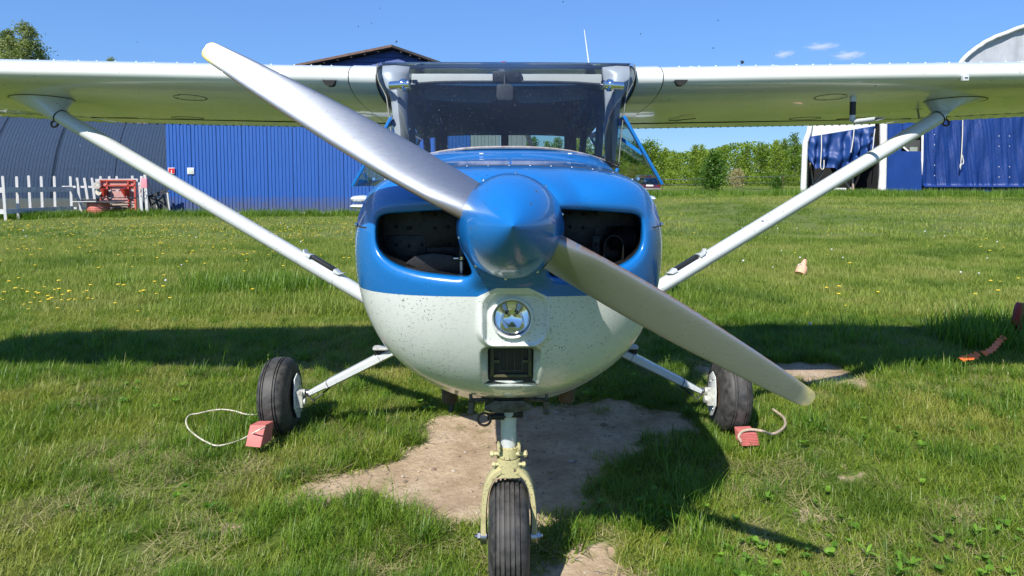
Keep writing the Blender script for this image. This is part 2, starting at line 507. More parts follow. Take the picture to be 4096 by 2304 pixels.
# rows of points hugging the openings keep the rolled lips smooth
def offset_loop(poly, d):
    m = len(poly); out = []; area = sum(poly[i][0] * poly[(i + 1) % m][1] - poly[(i + 1) % m][0] * poly[i][1] for i in range(m)); sg = 1 if area > 0 else -1
    for i in range(m):
        ax, az = poly[i - 1]; bx, bz = poly[(i + 1) % m]; tx, tz = bx - ax, bz - az; L = math.hypot(tx, tz) + 1e-9
        out.append((poly[i][0] + sg * tz / L * d, poly[i][1] - sg * tx / L * d))
    return out
ex_pts = []
for c in (L_in, R_in):
    fine = smooth_poly(c, 2)
    for d in (0.0015, 0.0038, 0.0070, 0.0110, 0.0160, 0.0220, 0.0290): ex_pts += offset_loop(fine, d)
gx, gz = np.meshgrid(np.arange(-0.52, 0.52, gs), np.arange(0.60, 1.53, gs))
gx = gx + (np.arange(gx.shape[0]) % 2)[:, None] * gs / 2
gx, gz = gx.ravel(), gz.ravel()
ok = inside(gx, gz, cons[0])
for c in cons[1:]: ok &= ~inside(gx, gz, c)
for c in cons: ok &= seg_dist(gx, gz, c) > 0.0045
ok &= (seg_dist(gx, gz, L_in) > 0.033) & (seg_dist(gx, gz, R_in) > 0.033)
hx, hz = np.meshgrid(np.arange(pa[0] - 0.02, pb[0] + 0.02, 0.0040), np.arange(rb[1] - 0.02, pa[1] + 0.02, 0.0040)); hx, hz = hx.ravel(), hz.ravel()
ok &= ~((gx > pa[0] - 0.022) & (gx < pb[0] + 0.022) & (gz > rb[1] - 0.022) & (gz < pa[1] + 0.022))
V2 += list(zip(gx[ok], gz[ok]))
exx = np.array([p[0] for p in ex_pts] + list(hx)); exz = np.array([p[1] for p in ex_pts] + list(hz))
ok2 = inside(exx, exz, cons[0]) & (seg_dist(exx, exz, cons[0]) > 0.004)
for c in cons[1:]: ok2 &= ~inside(exx, exz, c)
for c in (hub_hole, F_in, lamp_hole): ok2 &= seg_dist(exx, exz, c) > 0.002
ok2[len(ex_pts):] &= (seg_dist(exx, exz, L_in) > 0.033)[len(ex_pts):] & (seg_dist(exx, exz, R_in) > 0.033)[len(ex_pts):]
V2 += list(zip(exx[ok2], exz[ok2]))
vo, eo, fo, _, _, _ = delaunay_2d_cdt([Vector(p) for p in V2], E2, [], 0, 1e-6)
vx = np.array([p.x for p in vo]); vz = np.array([p.y for p in vo])
tri = np.array([list(f) for f in fo])
cx_, cz_ = vx[tri].mean(1), vz[tri].mean(1)
keep = inside(cx_, cz_, cons[0])
for c in cons[1:]: keep &= ~inside(cx_, cz_, c)
tri = tri[keep]; cx_, cz_ = cx_[keep], cz_[keep]
vy = bowl_y(vx, vz)
edge_d = seg_dist(vx, vz, cons[0])
on = edge_d < 1e-4
vy[on] = wrap_interp(np.arctan2(vx[on], vz[on] - ZC), yos)

# two-colour cowl paint: the division is where the white lower panel was masked off
def cowl_mat():
    t = NT('cowl_blue_over_white_paint')
    sep = t.node('ShaderNodeSeparateXYZ'); t.link(t.tc.outputs['Object'], sep.inputs[0])
    x, z = sep.outputs[0], sep.outputs[2]
    zl = P2(1283, 740, 1.97)[1]; ztop = P2(1283, 719, 1.94)[1]
    ax = t.math('ABSOLUTE', t.math('SUBTRACT', x, 0.006))
    # arch over the lamp housing
    up = t.math('MULTIPLY', t.math('SUBTRACT', 1.0, t.math('DIVIDE', t.math('SUBTRACT', ax, 0.045), 0.055), True), ztop - zl, True)
    lim = t.math('ADD', t.math('ADD', zl, up), t.math('MULTIPLY', t.math('MULTIPLY', ax, ax), -0.03))
    isw = t.math('GREATER_THAN', lim, z)
    c1 = t.mix(t.ramp(t.noise(3, 4), [(0.3, 0.0), (0.7, 1.0)]), tuple(v * 0.9 for v in BLUE), tuple(v * 1.06 for v in BLUE))
    c2 = t.mix(t.ramp(t.noise(2.5, 5), [(0.3, 0.0), (0.7, 1.0)]), tuple(v * 0.95 for v in WHITE), WHITE)
    low = t.ramp(z, [(0.60, 1.0), (1.0, 0.75)])
    patch = t.math('MULTIPLY', t.ramp(t.noise(4.5, 3), [(0.36, 0.12), (0.58, 1.0)]), low)
    f = t.math('MAXIMUM', t.flecks(125, 0.40, 0.46, (1, 1, 2.6), 0.3), t.flecks(80, 0.22, 0.36, (2.2, 1, 1), 2.1))
    f = t.math('MAXIMUM', f, t.flecks(42, 0.05, 0.22, (1.2, 1, 1.9), 4.4))
    fw = t.math('MULTIPLY', f, patch)
    fb_ = t.math('MULTIPLY', t.flecks(75, 0.14, 0.36, (1, 1, 2.0), 1.3), t.ramp(t.noise(5, 3), [(0.4, 0.1), (0.65, 1.0)]))
    c1 = t.mix(t.math('MULTIPLY', fb_, 0.85), c1, (0.012, 0.013, 0.02))
    c2 = t.mix(t.math('MULTIPLY', fw, 1.0), c2, t.ramp(t.noise(30, 2), [(0.4, (0.012, 0.010, 0.008)), (0.65, (0.08, 0.06, 0.03))]))
    t.set(color=t.mix(isw, c1, c2), rough=t.ramp(t.noise(20, 3), [(0.3, 0.24), (0.7, 0.34)]), coat=0.7, coatr=0.04)
    t.bump(t.noise(7.0, 2), 0.05, 0.01)
    return t.mat
m_cowl = cowl_mat()

zs_ = P2(1283, 573, 2.05)[1]                                             # parting line of upper and lower cowling
upper = cz_ > zs_
def tri_obj(name, sel, mat_, parent, extra=None):
    mb = MB()
    idx = np.unique(tri[sel]); remap = {int(k): i for i, k in enumerate(idx)}
    mb.add([(vx[k], vy[k], vz[k]) for k in idx], [tuple(remap[int(k)] for k in t_) for t_ in tri[sel]])
    if extra: extra(mb)
    return mb
# rings running back from the bowl to the firewall
def body_ring(Y, sx, ztop, zbot, blend):
    rr = []
    z0t = ring0[0].z; z0b = ring0[44].z
    for p in ring0:
        k = (ztop - ZC) / (z0t - ZC) if p.z > ZC else (zbot - ZC) / (z0b - ZC)
        q = Vector((p.x * sx, p.y + (Y - p.y) * blend, ZC + (p.z - ZC) * k))
        rr.append(q)
    return rr
brings = [ring0, body_ring(2.7, 1.02, 1.520, 0.640, 0.35), body_ring(2.7, 1.035, 1.545, 0.605, 1.0)]
n_ = len(ring0)
mb_up = tri_obj('u', upper, None, None); mb_lo = tri_obj('l', ~upper, None, None)
for i in range(len(brings) - 1):
    for j in range(n_):
        k = (j + 1) % n_
        q = [brings[i][j], brings[i][k], brings[i + 1][k], brings[i + 1][j]]
        zmid = (ring0[j].z + ring0[k].z) / 2
        (mb_up if zmid > zs_ else mb_lo).add(q, [(0, 1, 2, 3)])
def weld(o, d=0.0004):
    bm = bmesh.new(); bm.from_mesh(o.data)
    bmesh.ops.remove_doubles(bm, verts=bm.verts, dist=d)
    bmesh.ops.recalc_face_normals(bm, faces=bm.faces)
    bm.to_mesh(o.data); bm.free(); o.data.shade_smooth(); o.data.set_sharp_from_angle(angle=R(50)); return o
cowl_u = weld(mb_up.build('upper_cowling', m_cowl, plane, smooth=0, fix=False))
cowl_l = weld(mb_lo.build('lower_cowling', m_cowl, plane, smooth=0, fix=False))
for o in (cowl_u, cowl_l):
    if sum(p.normal.y * p.area for p in o.data.polygons) > 0: o.data.flip_normals()
# inner lips and duct walls of the openings
def lips(poly, depth, r=0.0):
    mb = MB(); px = np.array([p[0] for p in poly]); pz = np.array([p[1] for p in poly]); y0 = bowl_y(px, pz)
    c = (px.mean(), pz.mean())
    A = [Vector((a, y, b)) for a, y, b in zip(px, y0, pz)]
    B = [Vector((a + (a - c[0]) * 0.0, y + 0.02, b)) for a, y, b in zip(px, y0, pz)]
    C = [Vector((a + (a - c[0]) * 0.05, y + depth, b + (b - c[1]) * 0.05)) for a, y, b in zip(px, y0, pz)]
    return mb.rings([A, B, C], True, False, False)
for poly in (L_in, R_in):
    mb = lips(poly, 0.16); mb.m = [1 if i >= len(poly) else 0 for i in range(len(mb.f))]
    mb.build('intake_duct', [m_blue, m_dark], plane, fix=False)
# dark parting-line joint at the rim beside each opening
for s in (-1, 1):
    xs_j = np.linspace(0.433, 0.492, 10) * s
    ys_j = bowl_y(xs_j, np.full(10, zs_)); 
    MB().tube([Vector((a, b - 0.0005, zs_)) for a, b in zip(xs_j, ys_j)], 0.0022, 6).build('cowl_joint', m_seam, plane)
    for k, (oy, Y) in enumerate(((565, 2.16), (590, 2.18))):
        p = Vector((0.476 * s, Y, La(CX, oy, Y).z))
        f = MB().lathe([(0.0, -0.007), (0.005, -0.006), (0.0065, 0.0), (0.004, 0.004), (0.004, 0.012)], p + Vector((0.006 * s, -0.002, 0)), (-s, 0.25, 0), 12)
        f.build('cowl_fastener', m_chrome, plane)
# joint between the nose bowl and the top cowling, and the piano hinge along its middle
topj = [p for p in ring0 if p.z > 1.40]; topj = sorted(topj, key=lambda p: p.x)
MB().tube([p + Vector((0, 0.004, 0.0006)) for p in topj], 0.0022, 6).build('bowl_joint', m_seam, plane)
for k in range(7):
    y_ = 2.30 + 0.055 * k; MB().cyl((0.006, y_, 1.505 + 0.042 * (y_ - 2.25) / 0.45), (0.006, y_ + 0.03, 1.505 + 0.042 * (y_ + 0.03 - 2.25) / 0.45), 0.004, n=8).build('hinge_knuckle', m_blue, plane)
scw = resample(topj, 15)
for p in scw: MB().sphere(p + Vector((0, -0.012, -0.002)), 0.0038, 8, 6).build('cowl_screw', m_steel, plane)
# lower flange with rivets
fl = MB(); riv = MB()
flr = body_ring(2.7, 1.045, 1.50, 0.592, 1.0)
sel = [p for p in flr if p.z < 1.18]
sel = sorted(sel, key=lambda p: math.atan2(p.x, -(p.z - ZC)))
fl.tube([p + Vector((0, 0.0, 0)) for p in sel], 0.007, 6, flat=1.0)
fl.build('cowl_flange', m_white_dirty, plane)
sel2 = resample(sel, 54)
for p in sel2:
    nrm = Vector((p.x, 0, (p.z - ZC) * 1.2)).normalized()
    riv.sphere(p + nrm * 0.006 + Vector((0, -0.004, 0)), 0.0042, 8, 6)
tag(riv.build('flange_rivets', m_chrome, plane), kind='stuff')

# ---------------- engine seen through the openings -----------------
bay = MB().box((0, 2.45, 1.22), (0.84, 0.4, 0.44)).build('engine_block', m_dark, plane)
for s in (-1, 1):
    b = empty('engine_baffle', (0, 0, 0), parent=plane)
    MB().box((s * 0.275, 2.215, 1.24), (0.36, 0.004, 0.31)).build('baffle_plate', m_dark, b)
    MB().box((s * 0.215, 2.205, 1.295), (0.13, 0.005, 0.115)).build('baffle_patch', m_dark2, b, bevel=0.001)
    MB().box((s * 0.345, 2.203, 1.225), (0.15, 0.005, 0.10)).build('baffle_patch', m_dark2, b, bevel=0.001)
    fins = MB()
    for k in range(26): fins.box((s * (0.155 + k * 0.0095), 2.17, 1.395), (0.003, 0.06, 0.075))
    fins.build('cylinder_fins', m_dark2, b)
    rv = MB()
    for ix in range(7):
        for iz, z in enumerate((1.165, 1.205, 1.243, 1.30, 1.345)):
            if (ix * 7 + iz * 3) % 5 == 0: continue
            rv.sphere((s * (0.155 + ix * 0.042), 2.1985, z + 0.004 * ((ix * 3) % 2)), 0.0055, 8, 6, sc=(1, 0.6, 1))
    tag(rv.build('baffle_rivets', m_dark2, b), kind='stuff')
# left opening: lower shelf, hose tail and clamp
b = empty('breather_hose', parent=plane)
p0 = La(1161, 655, 2.03)
MB().cyl(p0 + Vector((0, 0.02, -0.055)), p0 + Vector((0, 0.02, -0.004)), 0.0085, n=16).build('metal_pipe', m_steel, b)
MB().cyl(p0 + Vector((0, 0.02, -0.006)), p0 + Vector((0.003, 0.03, 0.06)), 0.012, n=16).build('rubber_hose', m_black, b)
cl = MB().lathe([(0.0125, 0), (0.0135, 0.001), (0.0135, 0.010), (0.0125, 0.011)], p0 + Vector((0, 0.021, 0.0)), (0, 0, 1), 18)
cl.cyl(p0 + Vector((-0.024, 0.006, 0.006)), p0 + Vector((-0.010, 0.006, 0.006)), 0.0055, n=10)
cl.build('hose_clamp', m_chrome, b)
MB().poly([La(x, y, 2.06) for x, y in ((1020, 662), (1045, 643), (1090, 637), (1135, 642), (1160, 655), (1160, 686), (1080, 684))], (0, 0.05, 0)).build('baffle_shelf', m_dark, plane, bevel=0.002)
# right opening: finned cylinder, half-round cooling scoop
c = La(1572, 600, 2.14)
MB().lathe([(0.040 if k % 2 else 0.034, -0.045 + 0.0055 * k) for k in range(15)], c, (1, 0.0, 0.0), 22, caps=True).build('engine_cylinder', m_dark2, plane)
sc_ = MB()
arch = [(1520, 690), (1520, 620), (1524, 606), (1533, 596), (1545, 592), (1557, 596), (1566, 606), (1569, 620), (1569, 690)]
A = [La(x, y, 2.07) for x, y in arch]; B = [p + Vector((0, 0.09, 0)) for p in A]
sc_.rings([A, B], False, False, False)
o = sc_.build('cooling_scoop', m_dark2, plane, fix=False, solid=0.003)

# ---------------- landing lamp -----------------
lamp = empty('landing_lamp', (0, 0, 0), parent=plane)
ly = float(bowl_y(np.array([lc[0]]), np.array([lc[1] + LR]))[0])
ly = 1.955 + (ZC - 0.3 - lc[1]) * 0.10
ax_l = Vector((0, 1, 0.10)).normalized(); lcp = Vector((lc[0], ly - 0.006, lc[1]))
MB().lathe([(0.0615, 0.006), (0.0615, -0.005), (0.058, -0.0075), (0.054, -0.004), (0.053, 0.006)], lcp, ax_l, 48).build('bezel', m_white, lamp)
MB().lathe([(0.0535, 0.002), (0.0505, -0.002), (0.0495, 0.006)], lcp, ax_l, 48).build('retaining_ring', m_chrome, lamp)
def m_reflector():
    t = NT('silvered_reflector'); t.set(color=(0.93, 0.93, 0.92), rough=0.06, metal=1.0)
    t.bump(t.noise(30, 2), 0.03, 0.004); return t.mat
MB().lathe([(0.0505 * math.sqrt(k / 12), 0.038 - 0.033 * k / 12) for k in range(13)], lcp, ax_l, 48).build('reflector', m_reflector(), lamp)
MB().lathe([(0.0505 * math.sin(q), 0.006 - 0.011 * math.cos(q)) for q in [math.pi / 2 * k / 8 for k in range(9)]], lcp, ax_l, 48).build('lens', m_lens, lamp)
fil = MB()
for s in (-1, 1):
    fil.lathe([(0.0, -0.001), (0.004, -0.001), (0.0045, 0.004), (0.0045, 0.012)], lcp + Vector((s * 0.009, 0.016, 0.004)), ax_l, 14)
    fil.tube([lcp + Vector((s * 0.009, 0.02, 0.004)), lcp + Vector((s * 0.013, 0.008, 0.02)), lcp + Vector((s * 0.017, 0.012, 0.033))], 0.0013, 6)
fil.build('filament_posts', m_steel, lamp)
for dx, oy in ((-61, 757), (-32, 735), (24, 735), (56, 757)):
    p = La(CX + dx + 5, oy, 1.945)
    MB().sphere((p.x, 1.945, p.z), 0.0042, 10, 8, sc=(1, 0.7, 1)).build('lamp_screw', m_chrome, lamp)

# ---------------- air filter in the scoop -----------------
flt = empty('air_filter', parent=plane)
fx0, fz1 = fa; fx1, fz0 = fb
MB().box(((fx0 + fx1) / 2, 2.146, (fz0 + fz1) / 2), (fx1 - fx0 + 0.02, 0.12, fz1 - fz0 + 0.02)).build('filter_box', m_black, flt)
fr = MB()
w = 0.011; yF = 2.078
fr.box((fx0 + 0.013, yF, (fz0 + fz1) / 2 + 0.006), (w, 0.005, fz1 - fz0 - 0.018)); fr.box((fx1 - 0.010, yF, (fz0 + fz1) / 2 + 0.006), (w, 0.005, fz1 - fz0 - 0.018))
fr.box(((fx0 + fx1) / 2, yF, fz0 + 0.017), (fx1 - fx0 - 0.035, 0.005, 0.008))
fr.box((fx0 + 0.026, yF - 0.003, (fz0 + fz1) / 2 + 0.008), (0.022, 0.003, 0.009)); fr.box((fx1 - 0.024, yF - 0.003, (fz0 + fz1) / 2 + 0.008), (0.022, 0.003, 0.009))
fr.build('filter_frame', simple('olive_filter_frame', (0.085, 0.08, 0.035), 0.5, var=0.3, vscale=30), flt, bevel=0.0008)
m_oil_wire = simple('dark_wire', (0.10, 0.095, 0.085), 0.5, 0.3, var=0.3, vscale=40)
wire = MB(); wx0, wx1, wz0, wz1 = fx0 + 0.036, fx1 - 0.034, fz0 + 0.034, fz1 - 0.006
for k in range(4): wire.cyl((wx0 + (wx1 - wx0) * k / 3, yF - 0.004, wz0), (wx0 + (wx1 - wx0) * k / 3, yF - 0.004, wz1), 0.0013, n=6)
for z in (wz0, wz1): wire.cyl((wx0, yF - 0.004, z), (wx1, yF - 0.004, z), 0.0013, n=6)
wire.build('filter_grille', m_oil_wire, flt)

# ---------------- exhaust stacks and belly lip -----------------
for s, ox in ((-1, 1130), (1, 1427)):
    p = La(ox, 990, 2.72)
    ex = MB().lathe([(0.032, -0.01), (0.033, 0.0), (0.033, 0.118), (0.028, 0.118), (0.028, 0.0), (0.032, -0.01)], p + Vector((0, 0, 0.075)), (0, 0.35, -1), 24)
    ex.build('exhaust_stack', m_rust, plane)
p = La(1137, 1022, 2.74); MB().tube([p + Vector((0.005, 0, 0.05)), p, p + Vector((-0.006, -0.01, -0.022))], [0.009, 0.009, 0.006], 10).build('drain_tube', m_black, plane)
lip = MB()
pts = [La(CX + dx, oy, 2.72) for dx, oy in ((-122, 984), (-80, 995), (0, 1002), (80, 998), (122, 986), (122, 974), (0, 985), (-122, 972))]
lip.poly(pts, (0, 0.10, 0)); lip.build('cowl_exit_lip', m_white_grime, plane, bevel=0.002)

# ---------------- fuselage, cabin -----------------
fus = MB()
def fring(Y, hw, ztop, zbot, top_flat=1.0):
    rr = []
    for p in ring0:
        up = p.z > ZC
        k = (ztop - ZC) / (ring0[0].z - ZC) if up else (zbot - ZC) / (ring0[44].z - ZC)
        rr.append(Vector((p.x * hw / 0.50, Y, ZC + (p.z - ZC) * k)))
    return rr
deck = [body_ring(2.7, 1.033, 1.541, 0.598, 1.0), fring(2.78, 0.522, 1.566, 0.56), fring(2.93, 0.53, 1.598, 0.53), fring(3.35, 0.535, 1.50, 0.50), fring(4.1, 0.535, 1.46, 0.52), fring(4.9, 0.50, 1.44, 0.62), fring(5.6, 0.40, 1.43, 0.78), fring(7.0, 0.22, 1.40, 0.98), fring(8.5, 0.06, 1.38, 1.15)]
fus.rings(deck, True, True, True)
def fus_mat():
    t = NT('fuselage_blue_over_white_paint')
    sep = t.node('ShaderNodeSeparateXYZ'); t.link(t.tc.outputs['Object'], sep.inputs[0])
    isw = t.math('GREATER_THAN', P2(1283, 738, 2.0)[1], sep.outputs[2])
    t.set(color=t.mix(isw, BLUE, WHITE), rough=0.3, coat=0.5, coatr=0.05); t.bump(t.noise(8, 2), 0.05, 0.01); return t.mat
fus.build('fuselage', fus_mat(), plane, smooth=60)
# windshield
side_e = [(0.503, 3.10, 1.515), (0.530, 3.20, 1.64), (0.557, 3.29, 1.76), (0.578, 3.34, 1.86), (0.618, 3.36, 1.935), (0.630, 3.37, 1.99), (0.628, 3.40, 2.025)]
se = np.array(side_e); seT = np.linspace(0, 1, len(se))
zt = (se[:, 2] - se[0, 2]) / (se[-1, 2] - se[0, 2])
def ws(u, v):
    u = 2 * u - 1
    xe, ye, ze = [np.interp(v, zt, se[:, k]) for k in range(3)]
    yc = 2.85 + 0.46 * v - 0.06 * math.sin(math.pi * v) ; zc = 1.592 + 0.425 * v + 0.012 * math.sin(math.pi * v)
    if v > 0.9: yc += (v - 0.9) * 0.5
    q = abs(u) ** 2.6
    return Vector((u * xe, yc + (ye - yc) * q, zc + (ze - zc) * q))
def ws2(u, v):
    if v <= 0.86: return ws(u, v / 0.86)
    t = (v - 0.86) / 0.14; p = ws(u, 1.0); q = Vector(((2 * u - 1) * 0.634, 3.63, 2.054 - 0.01 * abs(2 * u - 1) ** 3)); c = Vector((p.x, p.y + 0.05, 2.052))
    return p * (1 - t) ** 2 + c * (2 * t * (1 - t)) + q * t * t
MB().grid(ws2, 44, 34).build('windshield', m_windshield, plane, smooth=80, fix=False)
# sealant strip and trim along the windshield foot
foot = [ws(k / 40, 0.0) for k in range(41)]
MB().tube([p + Vector((0, -0.004, -0.001)) for p in foot], 0.006, 6).build('windshield_seal', simple('grey_sealant', (0.30, 0.27, 0.25), 0.8, var=0.3, vscale=40), plane)
for s in (-1, 1):
    edge = [ws(0.5 + s * 0.5, k / 24) for k in range(25)]
    MB().tube([p + Vector((s * 0.002, 0.004, 0)) for p in edge], 0.0035, 8).build('windshield_edge_trim', m_visor, plane)
    # pillar behind the acrylic, broad at the wing root, narrow above the deck
    pil = MB()
    rows = []
    for v, wid, off in ((0.0, 0.030, 0.010), (0.15, 0.045, 0.010), (0.35, 0.060, 0.012), (0.55, 0.064, 0.014), (0.68, 0.075, 0.016), (0.80, 0.105, 0.02), (0.90, 0.125, 0.02), (0.985, 0.130, 0.02)):
        p = ws(0.5 + s * 0.5, v)
        rows.append([p + Vector((-s * off, 0.02, 0)), p + Vector((-s * (off + wid * 0.5), 0.012 - 0.01, 0)), p + Vector((-s * (off + wid), 0.045, 0)), p + Vector((-s * (off + wid), 0.08, 0)), p + Vector((-s * off, 0.08, 0))])
    pil.rings(rows); pil.build('windshield_pillar', m_pillar, plane, smooth=60)
    # round fresh-air vent in the upper corner
    vt = empty('air_vent', parent=plane)
    c = La(CX - 10 + s * 262, 214, 3.26); c.x = s * 0.485
    d = Vector((-s * 0.9, -0.35, 0.0)).normalized()
    MB().lathe([(0.020, -0.07), (0.020, -0.012), (0.027, -0.012), (0.029, -0.004), (0.029, 0.006), (0.024, 0.012), (0.021, 0.013), (0.021, 0.026), (0.0235, 0.030), (0.0225, 0.036), (0.012, 0.040), (0.0, 0.040)], c, d, 28).build('vent_barrel', m_chrome, vt)
    MB().cyl(c + d * 0.038, c + d * 0.062, 0.004, n=10).build('vent_knob', m_steel, vt)
# roof skin between the wings, headliner, spar cover
def roof(u, v):
    x = (2 * u - 1) * 0.635
    y = 3.62 + v * 1.46
    z = 2.052 + 0.012 * math.sin(min(1, v * 2.2) * math.pi / 2) - 0.20 * v * v - 0.01 * abs(2 * u - 1) ** 3
    return Vector((x, y, z))
MB().grid(roof, 16, 24).build('cabin_roof', m_white, plane, smooth=80, fix=False, solid=0.006)
hl = MB()
def lin_(u, v):
    return Vector(((2 * u - 1) * 0.60, 3.50 + v * 1.5, 1.955 - 0.165 * v - 0.03 * abs(2 * u - 1) ** 4))
hl.grid(lin_, 10, 12); hl.build('headliner', m_cabin, plane, fix=False, solid=0.01)
a, b = La(CX - 8 - 240, 196, 3.52), La(CX - 8 + 240, 196, 3.52)
MB().box(((a.x + b.x) / 2, 3.55, a.z - 0.006), (b.x - a.x, 0.06, 0.054)).build('spar_cover', m_cabin_lt, plane, bevel=0.008)
MB().box((0, 3.62, 1.925), (1.16, 0.02, 0.05)).build('headliner_front', m_cabin, plane)
cp = empty('compass', parent=plane)
c = La(1275, 193, 3.50)
MB().box((c.x, 3.515, c.z), (0.145, 0.04, 0.055)).build('compass_housing', m_black, cp, bevel=0.006)
for s in (-1, 1): MB().lathe([(0.008, 0), (0.008, -0.004), (0.006, -0.004), (0.0055, 0.0)], (c.x + s * 0.05, 3.494, c.z + 0.006), (0, 1, 0), 16).build('compass_screw', m_steel, cp)
mir = empty('rear_view_mirror', parent=plane)
c = La(1270, 230, 3.45)
MB().cyl((c.x, 3.48, c.z + 0.085), (c.x, 3.46, c.z + 0.02), 0.006, n=8).build('mirror_stem', m_black, mir)
MB().poly([(c.x + q[0], 3.44, c.z + q[1]) for q in rrect(-0.042, -0.045, 0.042, 0.034, 0.018)], (0, 0.02, 0)).build('mirror_housing', simple('mirror_back_grey', (0.035, 0.038, 0.042), 0.5), mir, bevel=0.005)
for s in (-1, 1):
    a = La(CX - 8 + s * 40, 212, 3.60); pts = [(0, 0), (0.37, 0.012), (0.40, 0.004), (0.40, -0.03), (0.36, -0.052), (0.2, -0.066), (0.03, -0.07), (0, -0.05)]
    MB().poly([Vector((s * (0.05 + q[0]), 3.60, 1.93 + q[1])) for q in pts], (0, 0.012, 0)).build('sun_visor', m_visor, plane, bevel=0.003)
# cabin walls, posts, rear window frame
for s in (-1, 1):
    wl_ = MB()
    wl_.box((s * 0.545, 4.10, 1.87), (0.03, 1.00, 0.16))                 # above the side windows
    wl_.bar((s * 0.535, 4.05, 1.40), (s * 0.545, 3.95, 1.82), 0.03, 0.07)   # rear door post
    wl_.bar((s * 0.52, 4.85, 1.35), (s * 0.53, 4.60, 1.80), 0.03, 0.09)
    wl_.build('cabin_side_frame', m_cabin, plane)
    x0 = La(CX - 10 + s * 163, 345, 4.2).x
    MB().box((x0, 4.22, 1.55), (0.075, 0.03, 0.60)).build('cabin_post', m_seat, plane, bevel=0.01)
    MB().bar((s * 0.45, 3.55, 1.93), (s * 0.36, 4.0, 1.75), 0.02, 0.035).build('cabin_brace', m_cabin, plane)
    st = empty('pilot_seat', parent=plane)
    MB().box((s * 0.26, 3.95, 1.15), (0.44, 0.12, 0.62)).build('seat_back', m_cabin, st, bevel=0.04)
    MB().box((s * 0.26, 3.72, 0.88), (0.44, 0.48, 0.14)).build('seat_cushion', m_cabin, st, bevel=0.04)
MB().box((0, 5.02, 1.60), (0.055, 0.03, 0.42)).build('rear_window_post', m_cabin, plane)
rw = MB().grid(lambda u, v: Vector(((2 * u - 1) * 0.52, 5.02 + 0.25 * (1 - v), 1.44 + 0.36 * v)), 8, 4)
rw.build('rear_window', m_window, plane, fix=False)
db = MB()
db.poly([La(x, y, 3.02) + Vector((0, 0, 0)) for x, y in ((1078, 390), (1150, 381), (1210, 377), (1212, 371), (1360, 371), (1370, 378), (1480, 388), (1480, 430), (1078, 430))], (0, 0.06, 0))
db.build('instrument_panel', m_black, plane, bevel=0.004)
wp = MB()
q0 = La(1495, 388, 2.98); q1 = La(1560, 410, 3.05)
for k in range(6): wp.cyl(q0 + Vector((0.004 * k, 0, -0.006 * k)), q1 + Vector((-0.002 * k, 0, -0.006 * k)), 0.0018, n=6)
wp.tube([q0, q0 + Vector((-0.02, 0, -0.012)), q0 + Vector((0.0, 0, -0.03)), q1 + Vector((-0.02, 0, -0.035)), q1], 0.003, 8)
wp.build('defroster_grille', m_black, plane)
# little fitting on the deck at the right windshield corner
p = La(1555, 424, 2.98); MB().cyl(p, p + Vector((-0.012, 0, -0.03)), 0.010, 0.006, n=10).build('deck_fitting', m_blue, plane)
for ox in (1247 - 30, 1435):
    pass
for dx in (-72, 151):
    p = La(CX + dx, 387, 2.74); MB().box((p.x, 2.745, p.z + 0.001), (0.016, 0.006, 0.005)).build('deck_tab', m_white, plane, bevel=0.001)

# ---------------- top-hinged side windows, swung open -----------------
for s in (-1, 1):
    w_ = empty('open_side_window', parent=plane)
    T0 = Vector((s * 0.548, 3.24, 1.755)); B0 = Vector((s * 0.735, 3.24, 1.432))
    T1 = Vector((s * 0.548, 4.55, 1.755)); B1 = Vector((s * 0.735, 4.55, 1.432))
    nrm = (B0 - T0).cross(T1 - T0).normalized()
    fw = 0.034
    e1 = (B0 - T0).normalized(); e2 = (T1 - T0).normalized()
    fm = MB()
    def plank(a, b, wdir):
        off = wdir * fw; th = nrm * 0.014
        fm.add([a, b, b + off, a + off, a + th, b + th, b + off + th, a + off + th], [(0, 1, 2, 3), (4, 7, 6, 5), (0, 4, 5, 1), (1, 5, 6, 2), (2, 6, 7, 3), (3, 7, 4, 0)])
    plank(T0, B0, e2); plank(T1 - e2 * fw, B1 - e2 * fw, e2); plank(T0 + e2 * fw, T1 - e2 * fw, e1); plank(B0 - e1 * fw + e2 * fw, B1 - e1 * fw - e2 * fw, e1)
    fm.build('window_frame', m_blue, w_, bevel=0.003)
    g0 = nrm * 0.007
    MB().add([T0 + e2 * fw + e1 * fw + g0, B0 + e2 * fw - e1 * fw + g0, B1 - e2 * fw - e1 * fw + g0, T1 - e2 * fw + e1 * fw + g0], [(0, 1, 2, 3)]).build('window_pane', m_window, w_, smooth=0)
    MB().bar(Vector((s * 0.545, 3.30, 1.66)), T0 + e1 * 0.20 + e2 * 0.03, 0.008, 0.016).build('window_stay', m_blue, w_)
    h = B0 - e1 * 0.02 + e2 * 0.30 - nrm * 0.0
    inn = Vector((-s, 0, 0.5)).normalized()
    MB().tube([h, h + inn * 0.02, h + inn * 0.028 + Vector((-s * 0.02, -0.03, 0.0)), h + inn * 0.02 + Vector((-s * 0.035, -0.06, 0.004))], [0.012, 0.011, 0.008, 0.008], 10).build('window_latch', m_chrome, w_)

